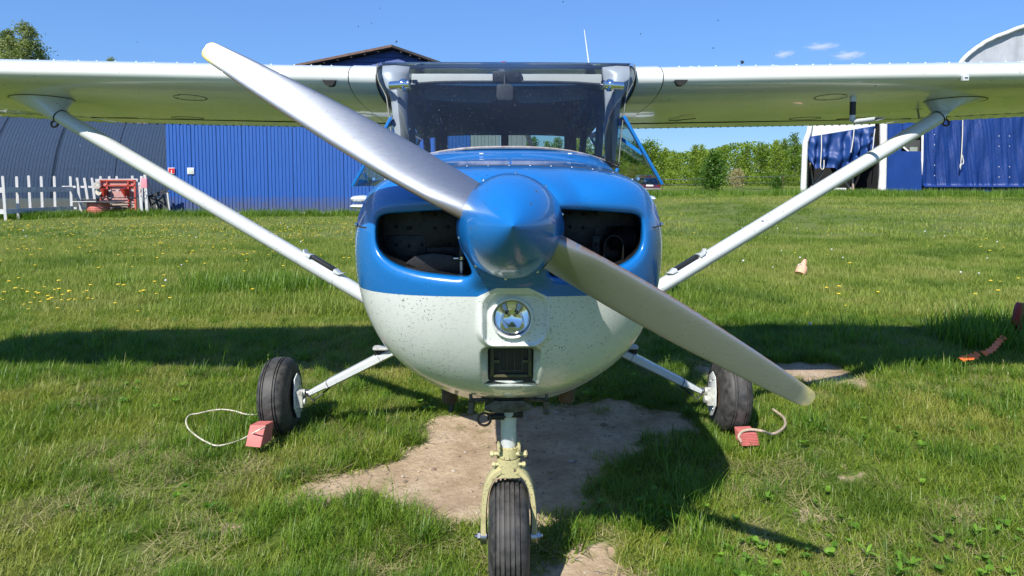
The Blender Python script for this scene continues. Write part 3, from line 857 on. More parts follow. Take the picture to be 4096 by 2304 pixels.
# ---------------- wings -----------------
CH, LEY, LEZ, ALPHA, DIH = 1.62, 3.40, 1.962, R(4.8), R(1.0)
def naca(xc):
    t = 0.12
    yt = 5 * t * (0.2969 * math.sqrt(xc) - 0.1260 * xc - 0.3516 * xc ** 2 + 0.2843 * xc ** 3 - 0.1015 * xc ** 4)
    m, p = 0.02, 0.4
    yc = m / p ** 2 * (2 * p * xc - xc ** 2) if xc < p else m / (1 - p) ** 2 * (1 - 2 * p + 2 * p * xc - xc ** 2)
    return yc + yt, yc - yt
def wing_pt(x, xc, up, off=0.0):
    """point on the wing surface at span station x (signed), chord fraction xc"""
    ax = abs(x)
    tw = ALPHA - R(2.2) * max(0, (ax - 2.6) / 2.8)
    c = CH if ax < 2.6 else CH - 0.45 * (ax - 2.6) / 2.8
    yu, yl = naca(xc); yy = (yu + off / c) if up else (yl - off / c)
    Yw, Zw = xc * c, yy * c
    y = LEY + (CH - c) * 0.3 + Yw * math.cos(tw) + Zw * math.sin(tw)
    z = LEZ + (ax - 0.63) * math.sin(DIH) - Yw * math.sin(tw) + Zw * math.cos(tw)
    return Vector((x, y, z))
XU = [0.74 * (k / 18) ** 1.7 for k in range(18, -1, -1)]; XL = [0.72 * (k / 18) ** 1.7 for k in range(1, 19)]
def wing_section(x, off=0.0):
    return [wing_pt(x, q, True, off) for q in XU] + [wing_pt(x, q, False, off) for q in XL]
def flap_section(x):
    n = 8; a = [0.748 + (0.998 - 0.748) * k / n for k in range(n + 1)]
    return [wing_pt(x, q, True) for q in reversed(a)] + [wing_pt(x, 0.735 + (0.998 - 0.735) * k / n, False) for k in range(n)]
def under(ox, oy):
    """overview pixel -> (x, chord fraction) on a wing's lower surface"""
    best = None
    for k in range(3, 400):
        xc = k / 400
        Y = LEY + xc * CH
        p = La(ox, oy, Y); q = wing_pt(p.x, xc, False)
        p = La(ox, oy, q.y); q = wing_pt(p.x, xc, False); e = abs(q.z - p.z)
        if best is None or e < best[0]: best = (e, p.x, xc)
    return best[1], best[2]
for s in (-1, 1):
    wing = empty('wing', parent=plane)
    stn = [0.63, 0.8, 1.2, 1.7, 2.2, 2.6, 3.2, 3.9, 4.6, 5.2, 5.42]
    wm = MB().rings([wing_section(s * x) for x in stn])
    wm.build('wing_skin', m_white, wing, smooth=50)
    # wing tip cap
    tip = wing_section(s * 5.42); cen = sum(tip, Vector()) / len(tip)
    MB().rings([tip, [cen + (p - cen) * 0.75 + Vector((s * 0.07, 0, 0)) for p in tip], [cen + (p - cen) * 0.3 + Vector((s * 0.11, 0, 0)) for p in tip]], True, False, True).build('wing_tip', m_white, wing, smooth=60)
    MB().rings([flap_section(s * x) for x in (0.72, 1.4, 2.1, 2.72)]).build('flap', m_white, wing, smooth=40)
    # aileron with pressed stiffening beads
    xs_a = np.linspace(2.75, 5.25, 64); secs = []
    for i, x in enumerate(xs_a):
        secs.append([p + Vector((0, 0, -0.006 if i % 2 else 0.0)) if 8 < j else p for j, p in enumerate(flap_section(s * x))])
    MB().rings(secs).build('aileron', m_white, wing, smooth=40)
    # root fairing cuff
    MB().rings([wing_section(s * x, 0.004) for x in (0.632, 0.64, 0.76, 0.772)], True, True, True).build('root_fairing', m_white, wing, smooth=50)
    MB().tube(wing_section(s * 0.775, 0.0015), 0.0022, 5).build('fairing_joint', m_seam, wing)
    MB().tube(wing_section(s * 0.636, 0.004)[4:30], 0.006, 6).build('fairing_edge', m_seam, wing)
    # cabin-air inlet in the leading edge (D-shaped hole)
    ox, oy = (831, 209) if s < 0 else (1714, 206)
    Yv = LEY + 0.004
    c = La(ox, oy, Yv); dpts = [(-0.030, 0.010), (0.030, 0.010), (0.029, 0.002), (0.020, -0.010), (0.010, -0.016), (-0.010, -0.016), (-0.020, -0.010), (-0.029, 0.002)]
    vent = MB().poly([Vector((c.x + a, LEY - 0.012 + 0.55 * abs(min(0, b)), c.z + b)) for a, b in dpts], (0, 0.05, 0))
    vent.build('air_inlet', m_seam, wing)
    for sg in (-1, 1):
        MB().sphere(wing_pt(c.x + sg * 0.032, 0.0045, False), 0.004, 8, 6).build('inlet_screw', m_chrome, wing)
        MB().sphere(wing_pt(c.x + sg * 0.032, 0.012, True), 0.0035, 8, 6).build('inlet_screw', m_white, wing)
    # rivets along the flap shroud, underneath
    rv = MB()
    for k in range(80):
        x = s * (0.80 + 0.054 * k)
        rv.sphere(wing_pt(x, 0.955, False, 0.001), 0.0075, 6, 4, sc=(1, 1, 0.4))
        if k % 2 == 0: rv.sphere(wing_pt(x, 0.69, False, 0.0), 0.004, 6, 4, sc=(1, 1, 0.4))
    tag(rv.build('underside_rivets', m_seam, wing), kind='stuff')
    rv = MB()
    for k in range(46):
        x = s * (0.9 + 0.10 * k + 0.01 * math.sin(k * 2.3)); rv.sphere(wing_pt(x, 0.11 + 0.008 * math.sin(k * 1.7), True), 0.005, 8, 6, sc=(1, 1, 0.8))
    for kx in range(11):
        for kc in range(7): rv.sphere(wing_pt(s * (0.95 + 0.43 * kx), 0.03 + 0.012 * kc, True), 0.0032, 6, 4, sc=(1, 1, 0.5))
    tag(rv.build('top_rivets', m_white, wing), kind='stuff')
    MB().tube([wing_pt(s * x, 0.735, False, 0.0005) for x in (0.72, 1.5, 2.72)], 0.004, 5).build('flap_gap', m_seam, wing)
    # inspection covers underneath: thin round joints with screws
    spots = ((485, 247), (478, 298), (330, 300)) if s < 0 else ((2095, 243), (2030, 297), (2150, 298))
    for i, (ox, oy) in enumerate(spots):
        x, xc = under(ox, oy)
        rr = 0.085 if i == 0 else 0.10
        cv = MB(); pts = []
        for k in range(33):
            q = 2 * math.pi * k / 32; pts.append(wing_pt(x + rr * math.cos(q), min(0.7, max(0.02, xc + 0.75 * rr * math.sin(q) / CH)), False, 0.0006))
        cv.tube(pts, 0.0014, 4, caps=False)
        for k in range(5):
            q = 2 * math.pi * (k + 0.3) / 5; cv.sphere(wing_pt(x + rr * 0.9 * math.cos(q), min(0.7, xc + 0.68 * rr * math.sin(q) / CH), False, 0.0), 0.005, 6, 4, sc=(1, 1, 0.5))
        cv.build('inspection_cover', m_seam, wing)
    # strut cuff: teardrop fairing where the strut meets the wing
    xs_, xcs = under(112, 262) if s < 0 else under(2428, 250)
    A0 = Vector((s * 2.63, 3.93, 1.80)); Lo = Vector((s * 0.50, 3.40, 0.74))
    A0 = La(145 if s < 0 else 2388, 284, 3.72)
    dirv = (Lo - A0).normalized()
    cuff = MB(); ringsC = []
    base = Vector((A0.x + s * 0.085, 3.765, 0))
    for t in (0.0, 0.10, 0.25, 0.45, 0.7, 1.0):
        rg = []
        for k in range(28):
            q = 2 * math.pi * k / 28
            ex, ey = 0.165 * math.cos(q), 0.105 * math.sin(q)
            if ex * s > 0: ex *= 1.0
            bx = base.x + ex; by = base.y + ey
            bz = wing_pt(bx, (by - LEY) / CH, False, 0.001).z
            P0 = Vector((bx, by, bz))
            n1 = dirv.cross(Vector((0, 1, 0))).normalized()
            P1 = A0 + dirv * 0.045 + n1 * (-s) * (0.036 * math.cos(q)) + Vector((0, 1, 0)) * 0.052 * math.sin(q)
            w1 = t ** 0.62
            rg.append(P0.lerp(P1, w1) + Vector((0, 0, -0.0)))
        ringsC.append(rg)
    cuff.rings(ringsC, True, False, False); cuff.build('strut_cuff', m_white_gear, wing, smooth=60)
    MB().tube(ringsC[0] + ringsC[0][:1], 0.0028, 5).build('cuff_joint', m_seam, wing)
    # tie-down ring
    tr_ = MB(); c = La(149 if s < 0 else 2390, 313 if s < 0 else 307, 3.80)
    tr_.tube([c + Vector((0.018 * math.cos(q), 0.005 * math.sin(q), 0.018 * math.sin(q))) for q in [2 * math.pi * k / 20 for k in range(21)]], 0.005, 8)
    tr_.cyl(c + Vector((0, 0, 0.016)), c + Vector((0, 0, 0.07)), 0.006, n=8)
    tr_.build('tie_down_ring', m_rust, wing)

# pitot tube, stall tab and fuel vent under the right-hand wing
wingR = [o for o in bpy.data.objects if o.name.startswith('wing') and o.type == 'EMPTY'][-1]
pt = empty('pitot_tube', parent=plane)
x, xc = under(2153, 240); p = wing_pt(x, xc, False)
MB().lathe([(0.017, -0.01), (0.017, 0.03)], p, (0, 0, -1), 18).build('mast_collar', m_white_gear, pt)
MB().lathe([(0.0155, 0.03), (0.0155, 0.10)], p, (0, 0, -1), 18).build('mast_sleeve', m_black, pt)
e = p + Vector((0, 0, -0.10))
MB().tube([e, e + Vector((0, -0.0, -0.025)), e + Vector((0.010, -0.03, -0.036)), e + Vector((0.04, -0.16, -0.034))], [0.0155, 0.0155, 0.014, 0.011], 14).build('mast_elbow', m_white_gear, pt)
MB().lathe([(0.011, 0), (0.011, 0.004), (0.004, 0.05), (0.0, 0.052)], e + Vector((0.04, -0.16, -0.034)), (0.25, -1, 0.02), 14).build('pitot_tip', m_steel, pt)
fv = MB(); x, xc = under(2318, 272); p = wing_pt(x, xc, False); fv.cyl(p, p + Vector((0.006, -0.01, -0.06)), 0.006, n=8); fv.box(p, (0.035, 0.03, 0.004)); fv.build('fuel_vent', m_steel, plane)
st = MB(); x, xc = under(1705, 298); p = wing_pt(x, xc, False)
st.bar(p + Vector((-0.04, 0.05, -0.006)), p + Vector((0.01, 0.02, -0.012)), 0.010, 0.004); st.bar(p + Vector((0.008, 0.02, -0.01)), p + Vector((0.02, -0.07, -0.012)), 0.010, 0.004); st.bar(p + Vector((0.02, -0.07, -0.012)), p + Vector((0.09, -0.10, -0.008)), 0.010, 0.004)
st.build('step_bracket', m_seam, plane)
sl = MB(); c = wing_pt(La(2438, 195, LEY).x, 0.003, False)
sl.box((c.x, LEY - 0.004, La(2438, 194, LEY).z), (0.030, 0.02, 0.028)); sl.build('stall_warning_plate', m_white_gear, plane, bevel=0.003)
MB().box((c.x, LEY - 0.0125, La(2438, 194, LEY).z), (0.016, 0.006, 0.006)).build('stall_warning_slot', m_seam, plane)

# ---------------- wing struts -----------------
for s in (-1, 1):
    ws_ = empty('wing_strut', parent=plane)
    A0 = La(145 if s < 0 else 2388, 284, 3.72); L0 = Vector((s * 0.50, 3.42, 0.745))
    d = (L0 - A0).normalized(); n1 = d.cross(Vector((0, 1, 0))).normalized()
    if n1.z < 0: n1 = -n1
    ch = d.cross(n1).normalized()
    if ch.y < 0: ch = -ch
    def srings(pts, wx, wy):
        return [[p + n1 * (wx * math.sin(q)) + ch * (wy * math.cos(q) * (1.25 if math.cos(q) > 0 else 0.85)) for q in [2 * math.pi * k / 24 for k in range(24)]] for p in pts]
    MB().rings(srings([A0 + d * 0.04, A0.lerp(L0, 0.5), L0], 0.036, 0.052)).build('strut_tube', m_white_gear, ws_, smooth=60)
    MB().rings(srings([A0 + d * 0.045, A0 + d * 0.053], 0.0385, 0.056)).build('strut_joint', m_seam, ws_, smooth=60)
    f0, f1 = 0.735, 0.795
    MB().rings(srings([A0.lerp(L0, f0 - 0.012), A0.lerp(L0, f1 + 0.012)], 0.0372, 0.0535)).build('strut_band', m_white_gear, ws_, smooth=60)
    m0, m1 = A0.lerp(L0, f0), A0.lerp(L0, f1)
    o1 = n1 * 0.042 + ch * -0.012
    MB().bar(m0 + o1, m1 + o1, 0.042, 0.016, up=n1).build('black_strip', m_black, ws_, bevel=0.002)
    for m_ in (m0, m1):
        sd = MB(); sgn = -1 if m_ is m0 else 1
        sd.rings([[m_ + d * (sgn * 0.004) + o1 + ch * a + n1 * b for a, b in ((-0.03, -0.012), (0.03, -0.012), (0.03, 0.008), (-0.03, 0.008))], [m_ + d * (sgn * 0.035) + o1 + ch * a + n1 * b for a, b in ((-0.028, -0.010), (0.028, -0.010), (0.028, 0.0), (-0.028, 0.0))], [m_ + d * (sgn * 0.055) + o1 + ch * a + n1 * b for a, b in ((-0.02, 0.008), (0.02, 0.008), (0.02, 0.014), (-0.02, 0.014))]])
        sd.build('strip_saddle', m_white_gear, ws_, bevel=0.002)

# ---------------- main gear -----------------
def wheel(parent, c, rad_, wid, grooves, axis, rim_r, name='wheel'):
    w_ = empty(name, parent=parent)
    prof = []
    hw = wid / 2
    # carcass profile from one bead over the tread to the other
    N = 48
    pr = []
    for k in range(N + 1):
        t = -1 + 2 * k / N
        a = abs(t)
        x = hw * math.copysign(min(1, (1 - (1 - min(1, a * 1.25)) ** 2.0)) if False else math.sin(min(1, a * 1.15) * math.pi / 2) ** 0.9, t)
        pr.append((x, t))
    prof = []
    for k in range(N + 1):
        q = math.pi * k / N                                # superellipse cross-section
        cx = -math.cos(q); sx = math.sin(q)
        x = hw * math.copysign(abs(cx) ** 0.62, cx); r = rim_r + (rad_ - rim_r) * sx ** 0.60
        for g in grooves:
            if abs(x - g * hw) < 0.0035: r -= 0.006
        prof.append((r, x))
    # insert exact groove edges
    ins = []
    for g in grooves:
        for e_, dr in ((-0.0036, 0), (-0.0026, 1), (0.0026, 1), (0.0036, 0)):
            x = g * hw + e_
            cx = abs(x / hw) ** (1 / 0.62); sx = math.sqrt(max(0, 1 - cx * cx)); r = rim_r + (rad_ - rim_r) * sx ** 0.60
            ins.append((r - 0.007 * dr, x))
    prof = [p for p in prof if all(abs(p[1] - g * hw) > 0.0038 for g in grooves)] + ins
    prof.sort(key=lambda p: (p[1], p[0]))
    MB().lathe(prof, c, axis, 72).build('tyre', m_tyre, w_, smooth=50)
    rm = [(0.0, -hw * 0.55), (rim_r * 0.35, -hw * 0.55), (rim_r * 0.40, -hw * 0.35), (rim_r * 0.75, -hw * 0.30), (rim_r * 0.86, -hw * 0.62), (rim_r * 1.06, -hw * 0.70), (rim_r * 1.04, 0), (rim_r * 1.06, hw * 0.70), (rim_r * 0.86, hw * 0.62), (rim_r * 0.75, hw * 0.30), (rim_r * 0.40, hw * 0.35), (rim_r * 0.35, hw * 0.55), (0.0, hw * 0.55)]
    MB().lathe(rm, c, axis, 40).build('rim', simple('rim_grey_paint', (0.30, 0.30, 0.29), 0.5, 0.2, var=0.3, vscale=25), w_, smooth=40)
    return w_
for s in (-1, 1):
    g = empty('main_gear', parent=plane)
    wc = Vector((s * 1.305, 3.90, 0.212))
    inx = Vector((-s, 0, 0.05)).normalized()
    wheel(g, wc, 0.222, 0.165, (-0.52, -0.36, 0.30, 0.46), inx, 0.092)
    a = Vector((s * 0.42, 3.86, 0.600)); b = Vector((s * 1.13, 3.88, 0.235))
    if s < 0: a = a + Vector((0, 0, 0.0))
    leg = MB(); dirl = (b - a).normalized(); up = Vector((0, 1, 0)).cross(dirl).normalized(); up = up if up.z > 0 else -up
    rows = []
    for t, hh, dd in ((0, 0.026, 0.055), (0.5, 0.0235, 0.05), (0.86, 0.0215, 0.045), (0.862, 0.0175, 0.036), (1.0, 0.0135, 0.026)):
        p = a.lerp(b, t); rows.append([p + up * (hh * sg1) + Vector((0, dd * sg2, 0)) for sg1, sg2 in ((1, -0.7), (0.6, -1), (-0.6, -1), (-1, -0.7), (-1, 0.7), (-0.6, 1), (0.6, 1), (1, 0.7))])
    leg.rings(rows); leg.build('gear_leg', m_white_gear, g, smooth=35)
    for t in (0.42, 0.84):
        p = a.lerp(b, t); MB().rings([[q_ + dirl * e_ for q_ in [p + up * (0.0245 * sg1) + Vector((0, 0.0525 * sg2, 0)) for sg1, sg2 in ((1, -0.7), (0.6, -1), (-0.6, -1), (-1, -0.7), (-1, 0.7), (-0.6, 1), (0.6, 1), (1, 0.7))]] for e_ in (-0.001, 0.001)]).build('fairing_joint', m_seam, g)
    # boarding step
    stp = empty('boarding_step', parent=g)
    sc = a.lerp(b, 0.40) + Vector((0, -0.03, 0))
    pad = MB(); pc = sc + Vector((0, -0.01, 0.050))
    pad.rings([[pc + Vector((q[0], q[1], z)) for q in rrect(-0.048, -0.04, 0.048, 0.04, 0.018, 4)] for z in (0, 0.012)]); pad.build('step_pad', simple('ribbed_step_pad', (0.50, 0.50, 0.48), 0.6, 0.3, var=0.3, vscale=60, bump=0.6, bscale=220), stp, bevel=0.003)
    stm = MB(); stm.bar(pc + Vector((-s * 0.006, 0, 0.002)), sc + Vector((-s * 0.004, 0, 0.012)), 0.05, 0.010); stm.bar(pc + Vector((s * 0.024, 0, 0.0)), sc + Vector((s * 0.022, 0, 0.0)), 0.04, 0.006); stm.build('step_stem', m_black, stp)
    # axle, brake plate, caliper
    MB().cyl(b, wc + inx * 0.03, 0.02, n=14).build('axle', m_steel, g)
    br = empty('brake', parent=g)
    pc = wc + inx * 0.098
    e1 = Vector((0, 1, 0)); e2 = inx.cross(e1).normalized(); e2 = e2 if e2.z > 0 else -e2
    outl = [(-0.075, 0.03), (-0.045, 0.105), (0.01, 0.125), (0.06, 0.09), (0.075, 0.0), (0.06, -0.08), (0.0, -0.135), (-0.04, -0.12), (-0.085, -0.05)]
    MB().poly([pc + e1 * q[0] + e2 * q[1] for q in outl], inx * 0.006).build('brake_plate', m_white_gear, br, bevel=0.002)
    MB().lathe([(0.07, -0.03), (0.088, -0.03), (0.088, -0.02), (0.05, -0.02)], pc, inx, 36).build('brake_disc', m_rust, br)
    cal = MB(); cal.box(pc + inx * 0.024 + e1 * -0.030 + e2 * -0.012, (0.04, 0.055, 0.095), rot=None); cal.cyl(pc + inx * 0.02 + e1 * -0.03 + e2 * -0.03, pc + inx * 0.056 + e1 * -0.03 + e2 * -0.03, 0.022, n=16); cal.cyl(pc + inx * 0.02 + e1 * -0.03 + e2 * 0.02, pc + inx * 0.056 + e1 * -0.03 + e2 * 0.02, 0.018, n=16)
    cal.build('brake_caliper', simple('chipped_caliper_paint', (0.55, 0.55, 0.50), 0.45, 0.3, var=0.5, vscale=35), br, bevel=0.003)
    ho = MB().tube([pc + inx * 0.05 + e1 * -0.03 + e2 * 0.03, pc + inx * 0.11 + e1 * -0.05 + e2 * -0.03, b + Vector((-s * 0.04, -0.02, -0.028)), a.lerp(b, 0.84) + Vector((0, 0, -0.03))], 0.0045, 8); ho.build('brake_hose', m_black, br)
    for q in ((-0.02, 0.09), (0.03, 0.06), (0.02, -0.10), (-0.05, -0.08), (0.045, -0.04)): MB().sphere(pc + inx * 0.008 + e1 * q[0] + e2 * q[1], 0.0075, 8, 6).build('brake_bolt', m_steel, br)

# ---------------- nose gear -----------------
ng = empty('nose_gear', parent=plane)
NY = 2.36
nwc = Vector((La(1283, 1360, NY).x - 0.0, NY, 0.188))
NX = 0.0
nwc.x = NX
wheel(ng, nwc, 0.194, 0.144, (-0.62, -0.40, -0.17, 0.07, 0.30, 0.54), Vector((1, 0, 0)), 0.075)
zA = nwc.z
z_clamp0 = La(1283, 1152, NY).z; z_clamp1 = La(1283, 1126, NY).z; z_crown = La(1283, 1190, NY).z; z_ole = La(1283, 1042, NY + 0.02).z
ss = Vector((0, NY + 0.02, 0))
MB().lathe([(0.0275, z_clamp0 - 0.01), (0.0275, z_ole + 0.02)], ss, (0, 0, 1), 32).build('oleo_piston', m_oleo, ng)
MB().lathe([(0.040, z_ole), (0.043, z_ole + 0.01), (0.043, 0.70)], ss, (0, 0, 1), 32, caps=True).build('oleo_cylinder', m_white_grime, ng)
fork = empty('nose_fork', parent=ng)
MB().lathe([(0.030, z_clamp0 - 0.002), (0.038, z_clamp0), (0.038, z_clamp1), (0.030, z_clamp1 + 0.002)], ss, (0, 0, 1), 28).build('fork_clamp', m_zinc, fork, smooth=40)
for s in (-1, 1):
    MB().poly([Vector((s * 0.030, NY - 0.03, z_clamp1 - 0.006)), Vector((s * 0.041, NY - 0.03, z_clamp1 - 0.006)), Vector((s * 0.041, NY - 0.03, z_clamp1 + 0.020)), Vector((s * 0.036, NY - 0.03, z_clamp1 + 0.026)), Vector((s * 0.030, NY - 0.03, z_clamp1 + 0.020))], (0, 0.03, 0)).build('clamp_ear', m_zinc, fork, bevel=0.002)
crown = MB()
crown.rings([[ss + Vector((0.043 * math.copysign(abs(math.cos(q)) ** 0.6, math.cos(q)) * k, 0.036 * math.copysign(abs(math.sin(q)) ** 0.7, math.sin(q)), z)) for q in [2 * math.pi * j / 24 for j in range(24)]] for z, k in ((z_clamp0 - 0.004, 0.98), (z_clamp0 - 0.03, 0.96), (z_crown + 0.012, 1.15), (z_crown - 0.012, 1.35))])
crown.build('fork_crown', m_zinc, fork, smooth=50)
for zb, ln, rb_ in ((z_clamp0 + 0.016, 0.066, 0.0095), (z_clamp0 - 0.022, 0.060, 0.0075)):
    bt = MB(); bt.cyl(ss + Vector((-ln, -0.022, zb)), ss + Vector((ln, -0.022, zb)), rb_ * 0.8, n=12)
    for s in (-1, 1): bt.cyl(ss + Vector((s * (ln - 0.012), -0.022, zb)), ss + Vector((s * (ln - 0.002), -0.022, zb)), rb_ * 1.25, n=6)
    bt.build('fork_bolt', m_zinc, fork)
for s in (-1, 1):
    arm = []; 
    path = [(0.026, z_crown + 0.012), (0.046, z_crown + 0.002), (0.066, z_crown - 0.022), (0.080, z_crown - 0.060), (0.087, z_crown - 0.11), (0.089, zA + 0.06), (0.089, zA)]
    path = resample([Vector((a, 0, b)) for a, b in path], 22)
    rows = []
    for i, p in enumerate(path):
        d = (path[min(i + 1, 21)] - path[max(i - 1, 0)]).normalized(); nn = Vector((d.z, 0, -d.x))
        wdt = 0.030 if i < 16 else 0.026; th = 0.0105 if i < 18 else 0.011
        c = Vector((s * p.x, NY + 0.012 * (1 - i / 21), p.z)); nn = Vector((s * nn.x, 0, nn.z))
        rows.append([c + nn * (th * a) + Vector((0, wdt * b, 0)) for a, b in ((1, -0.75), (0.7, -1), (-0.7, -1), (-1, -0.75), (-1, 0.75), (-0.7, 1), (0.7, 1), (1, 0.75))])
    MB().rings(rows).build('fork_arm', m_zinc, fork, smooth=40)
    MB().lathe([(0.026, -0.012), (0.029, -0.010), (0.029, 0.010), (0.026, 0.012)], (s * 0.089, NY, zA), (1, 0, 0), 24, caps=True).build('axle_lug', m_steel, fork, smooth=40)
    nut = MB(); nut.cyl((s * 0.07, NY, zA), (s * 0.108, NY, zA), 0.012, n=12); nut.cyl((s * 0.100, NY, zA), (s * 0.111, NY, zA), 0.016, n=6); nut.cyl((s * 0.111, NY, zA), (s * 0.121, NY, zA), 0.007, n=8); nut.build('axle_nut', m_steel, fork)
tl = empty('steering_collar', parent=ng)
cz = La(1283, 1026, 2.33).z
DYC = -0.075
m_gr = m_white_grime
MB().poly([Vector((0.0 + a, (2.40 + DYC), cz + b)) for a, b in ((-0.085, 0.006), (-0.05, 0.026), (0.05, 0.026), (0.075, 0.010), (0.075, -0.008), (0.02, -0.016), (-0.06, -0.016), (-0.085, -0.006))], (0, 0.05, 0)).build('collar_plate', simple('oily_grey_metal', (0.10, 0.095, 0.085), 0.5, 0.4, var=0.6, vscale=60), tl, bevel=0.003)
m_oil = MATS['oily_grey_metal']
for s in (-1, 1):
    rd = MB(); rd.cyl((s * 0.135, (2.42 + DYC), cz + 0.07), (s * 0.13, (2.41 + DYC), cz + 0.0), 0.006, n=8); rd.cyl((s * 0.13, (2.40 + DYC), cz + 0.024), (s * 0.13, (2.40 + DYC), cz - 0.02), 0.011, n=8); rd.cyl((s * 0.06, 2.405, cz + 0.004), (s * 0.135, 2.405, cz + 0.004), 0.0075, n=8); rd.sphere((s * 0.132, (2.40 + DYC), cz - 0.012), 0.013, 10, 8); rd.build('steering_rod', m_oil, tl)
MB().tube([Vector((-0.085, (2.39 + DYC), cz - 0.035)) + Vector((0.022 * math.cos(q), 0, 0.022 * math.sin(q))) for q in [2 * math.pi * k / 18 for k in range(19)]], 0.0045, 8).build('tow_ring', m_rust, tl)
dk = MB(); dk.box((0, (2.44 + DYC), cz - 0.03), (0.10, 0.05, 0.018)); dk.box((-0.045, (2.42 + DYC), cz - 0.035), (0.06, 0.03, 0.016)); dk.box((0, (2.46 + DYC), cz + 0.045), (0.10, 0.06, 0.035)); dk.lathe([(0.075, 0.0), (0.05, 0.03)], (0, (2.47 + DYC), cz + 0.03), (0, 0, 1), 20, caps=True); dk.build('torque_link', m_dark2, tl, bevel=0.002)

# ---------------- spinner and propeller -----------------
SR, SY0, SY1 = 0.1425, -0.30, 0.060
SAX = Vector((0, 1, -0.065)).normalized()
prof = []
for k in range(31):
    t = k / 30; prof.append((SR * (1 - (1 - t) ** 2.1) ** 0.92, SY0 + (SY1 - SY0) * t))
prof += [(SR * 0.985, SY1 + 0.008), (SR * 0.90, SY1 + 0.010)]
MB().lathe(prof, HUB, SAX, 72).build('spinner', m_blue, plane, smooth=60)
MB().lathe([(SR * 1.012, SY1 - 0.004), (SR * 1.015, SY1 + 0.001), (SR * 1.0, SY1 + 0.006)], HUB, SAX, 72).build('spinner_backplate', m_blue, plane, smooth=60)
for k in range(10):
    q = 2 * math.pi * (k + 0.35) / 10; r = SR * 0.995
    MB().sphere(HUB + SAX * (SY1 - 0.022) + Vector((r * math.cos(q), r * math.sin(q) * 0.065, r * math.sin(q))), 0.0048, 10, 8).build('spinner_screw', m_chrome, plane)
PRAD = 0.928
prop_dir = (Vector((-757, 28, 437))).normalized()       # left blade, in the disc plane
def blade(sign, name):
    d = prop_dir * sign
    # leading edge lies on the lower side of the left blade, the upper side of the right one
    le = Vector((-d.z, 0, d.x)) if sign > 0 else Vector((-d.z, 0, d.x))
    le = Vector((d.z, 0, -d.x)) * -1
    if sign > 0 and le.z > 0: le = -le
    if sign < 0 and le.z < 0: le = -le
    st = [(0.10, 0.094, 47), (0.16, 0.100, 45), (0.25, 0.109, 38), (0.35, 0.113, 31), (0.45, 0.112, 26.5), (0.55, 0.107, 23), (0.65, 0.098, 20), (0.75, 0.087, 18), (0.84, 0.076, 16), (0.90, 0.067, 15), (0.95, 0.0585, 14.5), (0.975, 0.053, 14), (0.988, 0.048, 14), (0.996, 0.039, 14), (1.0, 0.026, 14)]
    N = 24; rings_ = []; wear = []
    for fr, vis, beta in st:
        b = R(beta); chord = vis / math.cos(b); r = fr * PRAD; th = 0.030 * (1 - fr) + 0.006 + (0.02 if fr < 0.2 else 0)
        if fr > 0.97: th *= 0.6
        # blade axis sits about 45 % chord; swing LE forward
        cdir = le * math.cos(b) + Vector((0, -1, 0)) * math.sin(b)
        ndir = (Vector((0, -1, 0)) * math.cos(b) - le * math.sin(b))
        c0 = HUB + d * r - le * 0.003
        rg = []
        for k in range(N):
            q = 2 * math.pi * k / N
            xx = math.cos(q); yy = math.sin(q)
            xs2 = xx * chord / 2
            up = (th * 0.62 if yy > 0 else th * 0.22) * abs(yy) ** 0.75 * (1.0 + 0.25 * xx)
            rg.append(c0 + cdir * xs2 + ndir * math.copysign(up, yy)); wear.append((max(0, (xx - 0.93) / 0.07), max(0, min(1, (fr - 0.955) / 0.03 + 1.0 * max(0, xx) - 0.40)) if fr > 0.88 else 0))
        rings_.append(rg)
    mb = MB().rings(rings_)
    o = mb.build(name, m_blade, plane, smooth=60)
    ca = o.data.color_attributes.new('wear', 'FLOAT_COLOR', 'POINT')
    for i, (e_, t_) in enumerate(wear): ca.data[i].color = (e_, t_, 0, 1)
    return o
blade(1, 'propeller_blade'); blade(-1, 'propeller_blade')
for sg in (1, -1):
    d = prop_dir * sg
    MB().lathe([(0.060, 0.118), (0.058, 0.128), (0.05, 0.130)], HUB + Vector((0, 0.0, 0)), d, 24).build('blade_root_gap', m_seam, plane)

# ---------------- tail -----------------
for s in (-1, 1):
    stb = []
    for x, c, y0 in ((0.04, 1.0, 7.35), (0.9, 0.92, 7.42), (1.55, 0.82, 7.50), (1.68, 0.70, 7.58), (1.72, 0.5, 7.66)):
        stb.append([Vector((s * x, y0 + c * (0.5 + 0.5 * math.cos(q)), 1.170 + 0.045 * (c / 1.0) * math.sin(q))) for q in [2 * math.pi * k / 16 for k in range(16)]])
    MB().rings(stb).build('tailplane', m_white, plane, smooth=50)
    hrn = []
    for x, k_ in ((1.50, 0.6), (1.60, 1.0), (1.70, 0.8), (1.735, 0.2)):
        hrn.append([Vector((s * x, 7.62 + 0.25 * k_ * math.cos(q) + 0.2, 1.215 + 0.04 * k_ * math.sin(q) + 0.04)) for q in [2 * math.pi * k / 12 for k in range(12)]])
    MB().rings(hrn).build('elevator_horn', m_white, plane, smooth=50)
fin = []
for z, c, y0, th in ((1.3, 1.3, 7.0, 0.06), (2.0, 1.0, 7.55, 0.05), (2.76, 0.6, 8.05, 0.035)):
    fin.append([Vector((th * math.sin(q), y0 + c * (0.5 + 0.5 * math.cos(q)), z)) for q in [2 * math.pi * k / 16 for k in range(16)]])
MB().rings(fin).build('fin', m_white, plane, smooth=50)
def m_red_lens():
    t = NT('red_beacon_glass'); t.set(color=(0.35, 0.01, 0.01), rough=0.08, coat=1.0); return t.mat
m_redlens = m_red_lens()
bc = La(1267, 166, 8.3)
